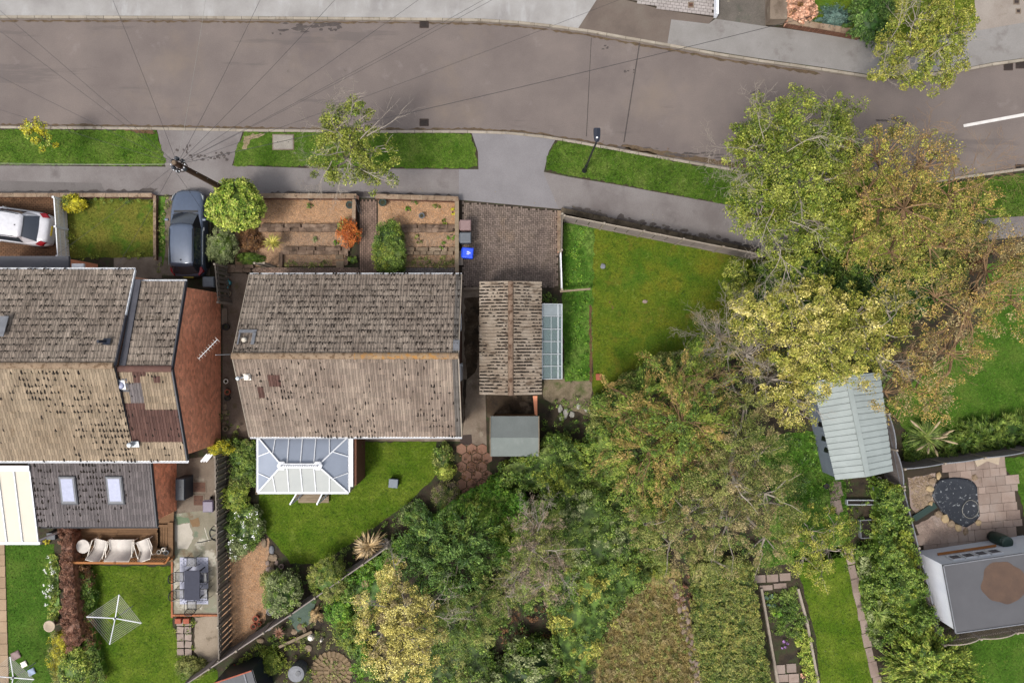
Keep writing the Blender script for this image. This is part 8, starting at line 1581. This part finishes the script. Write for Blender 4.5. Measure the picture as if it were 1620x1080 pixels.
tree('olive_tree', 'broad fuzzy olive and tan tree below the big conifer', 'tree', [(1160, 700, 50, 5.8), (1200, 720, 50, 6), (1150, 760, 55, 6.4), (1210, 780, 50, 5.8), (1090, 810, 55, 5.6), (1150, 830, 55, 6), (1210, 850, 48, 5.2), (1060, 860, 48, 4.8), (1120, 880, 40, 4.6), (1180, 640, 38, 5.2), (1020, 830, 34, 4.4), (1240, 800, 30, 5)], (1150, 770), LM['olive'], m=84, dens=12, cr=.4, elong=1.4, along=.5, L=.085, Wd=.032, core=.7, twigs=60, twigmat=m_twig, mat2=LM['tan'], frac2=.3, tr=.24, rand=.9, corem=LM['mid'], lump=.4)
tree('apple_tree', 'small yellow-green apple tree over the stepping path', 'tree', [(1280, 840, 38, 3.4), (1310, 870, 34, 3.2), (1270, 880, 30, 3), (1320, 830, 28, 3.2), (1300, 910, 20, 2.8), (1250, 850, 24, 3)], (1298, 865), LM['street'], m=50, dens=13, cr=.28, core=0, twigs=50, twigmat=m_twig, mat2=LM['yellowgreen'], frac2=.45, tr=.1, L=.075)
tree('yellow_tree', 'pale yellow-leaved tree with bare twigs at bottom centre', 'tree', [(615, 905, 26, 4.4), (600, 950, 36, 4.8), (640, 960, 40, 5), (605, 1000, 42, 5), (650, 1010, 44, 5.2), (620, 1040, 42, 4.8), (665, 960, 25, 4.6), (660, 1050, 34, 4.6), (690, 1000, 18, 4)], (635, 980), LM['yellow'], m=60, dens=18, cr=.28, core=.45, twigs=50, twigmat=m_twig, mat2=LM['tan'], frac2=.15, tr=.16, L=.075, corem=LM['olive'], sprays=[(680, 960, 5.2, 60, 1.2, 3), (625, 900, 5.2, 100, 1.0, 3), (685, 975, 5, 10, 1.2, 3), (610, 960, 5.6, 150, 1, 2)])
tree('dark_conifer', 'dense dark green feathery conifer at lower centre', 'tree', [(690, 840, 44, 4.2), (740, 850, 42, 4.6), (680, 880, 44, 4.4), (725, 890, 46, 4.8), (765, 880, 30, 4.2), (655, 870, 26, 3.6), (700, 920, 34, 4)], (715, 875), LM['dark'], m=64, dens=16, cr=.32, elong=2.0, along=.75, L=.15, Wd=.045, core=.72, twigs=10, mat2=LM['mid'], frac2=.3, tr=.2, corem=LM['dark'], lump=.4)
tree('grey_conifer', 'grey-brown feathery tree right of the dark conifer', 'tree', [(850, 830, 36, 5), (840, 870, 42, 5.4), (870, 880, 38, 5), (820, 910, 34, 4.6), (860, 925, 30, 4.4), (800, 940, 30, 4)], (845, 880), LM['olive'], m=76, dens=14, cr=.34, elong=1.8, along=.7, L=.11, Wd=.025, core=.66, twigs=60, twigmat=m_twig, mat2=LM['greybrown'], frac2=.45, tr=.18, corem=LM['dark'], sprays=[(850, 840, 6, 80, 1.2, 3), (860, 870, 6, 20, 1.1, 2), (830, 895, 5.8, 220, 1.1, 3), (875, 900, 5.4, 320, 1, 3), (845, 830, 5.8, 130, 1, 3)])
tree('pine_tree', 'soft green conifer below the dark conifer', 'tree', [(745, 960, 36, 4.4), (770, 930, 30, 4.2), (725, 985, 34, 4.2), (760, 990, 30, 4), (735, 1015, 24, 3.6), (700, 965, 22, 3.6)], (745, 970), LM['mid'], m=80, dens=15, cr=.32, elong=1.7, along=.7, L=.11, Wd=.025, core=.68, mat2=LM['olive'], frac2=.4, twigs=10, tr=.15, corem=LM['dark'])
bush('leafy_bush', 'bush with large grey-green leaf clusters at the bottom centre', 838, 1058, 66, 2.2, LM['grey'], ry=52, L=.13, Wd=.07, mat2=LM['mid'], frac2=.5, cr=.26, dens=20, m=60, lump=.35, corem=LM['dark'])
hedge('diagonal_hedge', 'bright green hedge following the diagonal boundary below the shed', rough([(612, 872), (660, 840), (720, 795), (790, 758), (830, 780), (830, 820), (800, 850), (780, 800), (720, 820), (650, 860), (590, 920), (560, 935), (545, 915)], 5, 9), 2.0, LM['bright'], mat2=LM['mid'], frac2=.4, amp=.5, dens=60)
hedge('bright_hedge', 'bright feathery green hedge patch above the dark conifer', rough([(740, 800), (780, 775), (830, 790), (840, 830), (815, 870), (790, 890), (775, 850), (745, 830)], 6, 9), 2.6, LM['bright'], amp=.6, mat2=LM['lime'], frac2=.3)
hedge('ivy_thicket', 'green leafy thicket right of the garden shed', rough([(790, 745), (850, 715), (870, 690), (910, 700), (935, 720), (940, 790), (920, 800), (880, 800), (850, 780), (800, 770)], 7, 9), 2.2, LM['mid'], 'thicket', mat2=LM['green'], frac2=.4, amp=.8, dens=48)
hedge('ivy_thicket', 'dense green thicket in the middle of the overgrown garden', rough([(880, 790), (950, 780), (1010, 800), (1030, 860), (1000, 900), (950, 910), (900, 890), (890, 840)], 8, 10), 2.8, LM['mid'], 'thicket', mat2=LM['grey'], frac2=.35, amp=.9, dens=42)
hedge('ivy_thicket', 'yellowing bramble thicket at the lower centre', rough([(890, 890), (960, 900), (1010, 895), (1030, 925), (990, 960), (960, 1010), (930, 1090), (890, 1095), (880, 1030), (868, 960)], 8, 10), 1.8, LM['mid'], 'thicket', mat2=LM['yellowgreen'], frac2=.4, amp=.8, dens=42)
hedge('grass_tussock', 'strappy yellow-green tussock at the edge of the dry grass', rough([(985, 870), (1050, 870), (1065, 910), (1000, 915)], 5, 9), .9, LM['spikeg'], 'grass', mat2=LM['green'], frac2=.4, elong=2, along=.8, L=.28, Wd=.025, amp=.4)
cover('dead_undergrowth', 'dark dead undergrowth hollow between the conifers', [(770, 980), (830, 950), (880, 960), (880, 1010), (860, 1040), (790, 1010)], LM['brown'], h=.5, dens=6); cover('wild_plants', 'sparse green plants through the dry grass bed', [(950, 890), (1075, 900), (1105, 1090), (930, 1090)], LM['olive'], h=.3, dens=8); cover('dry_grass', 'straw coloured tangled grass stems in the rough bed at bottom centre', [(950, 900), (1075, 910), (1108, 1090), (935, 1090)], LM['tan'], z=.11, h=.3, dens=7, m=26, cr=.25, L=.2, Wd=.018, cat='grass')
cover('stone_edge_plants', 'small plants along the round stone edging', [(1058, 905), (1100, 905), (1100, 960), (1070, 960)], LM['copper'], h=.4, dens=10)
cover('rough_plants', 'leafy weeds between the olive tree and the metal shed', [(1225, 690), (1290, 680), (1325, 760), (1340, 850), (1250, 850), (1260, 770)], LM['bright'], h=.35, dens=6); hedge('corner_hedge', 'green hedge between the conifer and the corner lawn', rough([(945, 635), (1000, 595), (1060, 560), (1110, 560), (1040, 620), (980, 670), (935, 690)], 6, 9), 2.4, LM['mid'], mat2=LM['olive'], frac2=.5, amp=.5)
cover('undergrowth', 'undergrowth beneath the trees at the right of the corner lawn', [(1170, 420), (1240, 420), (1420, 480), (1400, 640), (1280, 640), (1130, 600), (1090, 560), (1180, 500)], LM['mid'], h=.9, dens=5, m=30, cr=.25, L=.1)
cover('undergrowth', 'undergrowth beneath the big conifer', [(940, 660), (1120, 600), (1280, 700), (1290, 860), (1100, 890), (950, 800)], LM['dark'], h=.9, dens=5, m=30, cr=.25, L=.1); cover('undergrowth', 'undergrowth beneath the lower conifers', [(560, 930), (700, 830), (860, 790), (960, 900), (900, 1090), (560, 1090)], LM['dark'], h=.5, dens=5, m=30, cr=.25, L=.1)
hedge('shrub_mass', 'mixed leafy shrubs filling the ground between the dark conifer and the bottom edge', rough([(640, 1010), (700, 960), (790, 930), (800, 985), (775, 1040), (800, 1095), (640, 1095)], 8, 10), 1.5, LM['mid'], 'thicket', mat2=LM['olive'], frac2=.4, amp=.9, dens=40)
hedge('shrub_mass', 'leafy shrubs between the grey-brown feathery tree and the bramble thicket', rough([(780, 800), (880, 790), (900, 850), (905, 900), (870, 955), (800, 960), (780, 880)], 8, 10), 2.0, LM['mid'], 'thicket', mat2=LM['grey'], frac2=.3, amp=.9, dens=40)
hedge('shrub_mass', 'green shrubs between the diagonal fence and the pale yellow tree', rough([(540, 925), (600, 900), (640, 880), (600, 960), (570, 1030), (600, 1095), (560, 1095), (548, 1000)], 7, 10), 1.6, LM['bright'], 'thicket', mat2=LM['mid'], frac2=.5, amp=.8, dens=44)
hedge('shrub_mass', 'olive shrubs under the lower edge of the big conifer', rough([(930, 690), (960, 680), (1000, 770), (1060, 820), (1040, 870), (960, 870), (925, 790)], 8, 10), 2.4, LM['mid'], 'thicket', mat2=LM['conifer'], frac2=.5, amp=.9, dens=40)
hedge('understorey', 'green shrubs showing through the sparse orange trees by the pavement', rough([(1340, 300), (1400, 275), (1480, 300), (1530, 345), (1440, 420), (1340, 410), (1310, 350)], 8, 12), 3.2, LM['green'], 'thicket', mat2=LM['olive'], frac2=.5, amp=1.0, dens=30, cr=.26)
# fallen leaves on road edge and pavement
cover('fallen_leaves', 'scattered fallen leaves along the kerb by the lamp post', [(930, 224), (1140, 262), (1140, 250), (930, 214)], LM['brown'], z=.006, h=.02, dens=3, m=4, cr=.12, L=.05, Wd=.03, cat='leaves'); cover('fallen_leaves', 'scattered fallen leaves on the near pavement', [(380, 270), (1150, 330), (1150, 350), (380, 305)], LM['tan'], z=.1, h=.02, dens=.7, m=2, cr=.2, L=.05, Wd=.035, cat='leaves')
print('LEAVES', NLEAF, 'OBJECTS', len(bpy.data.objects))
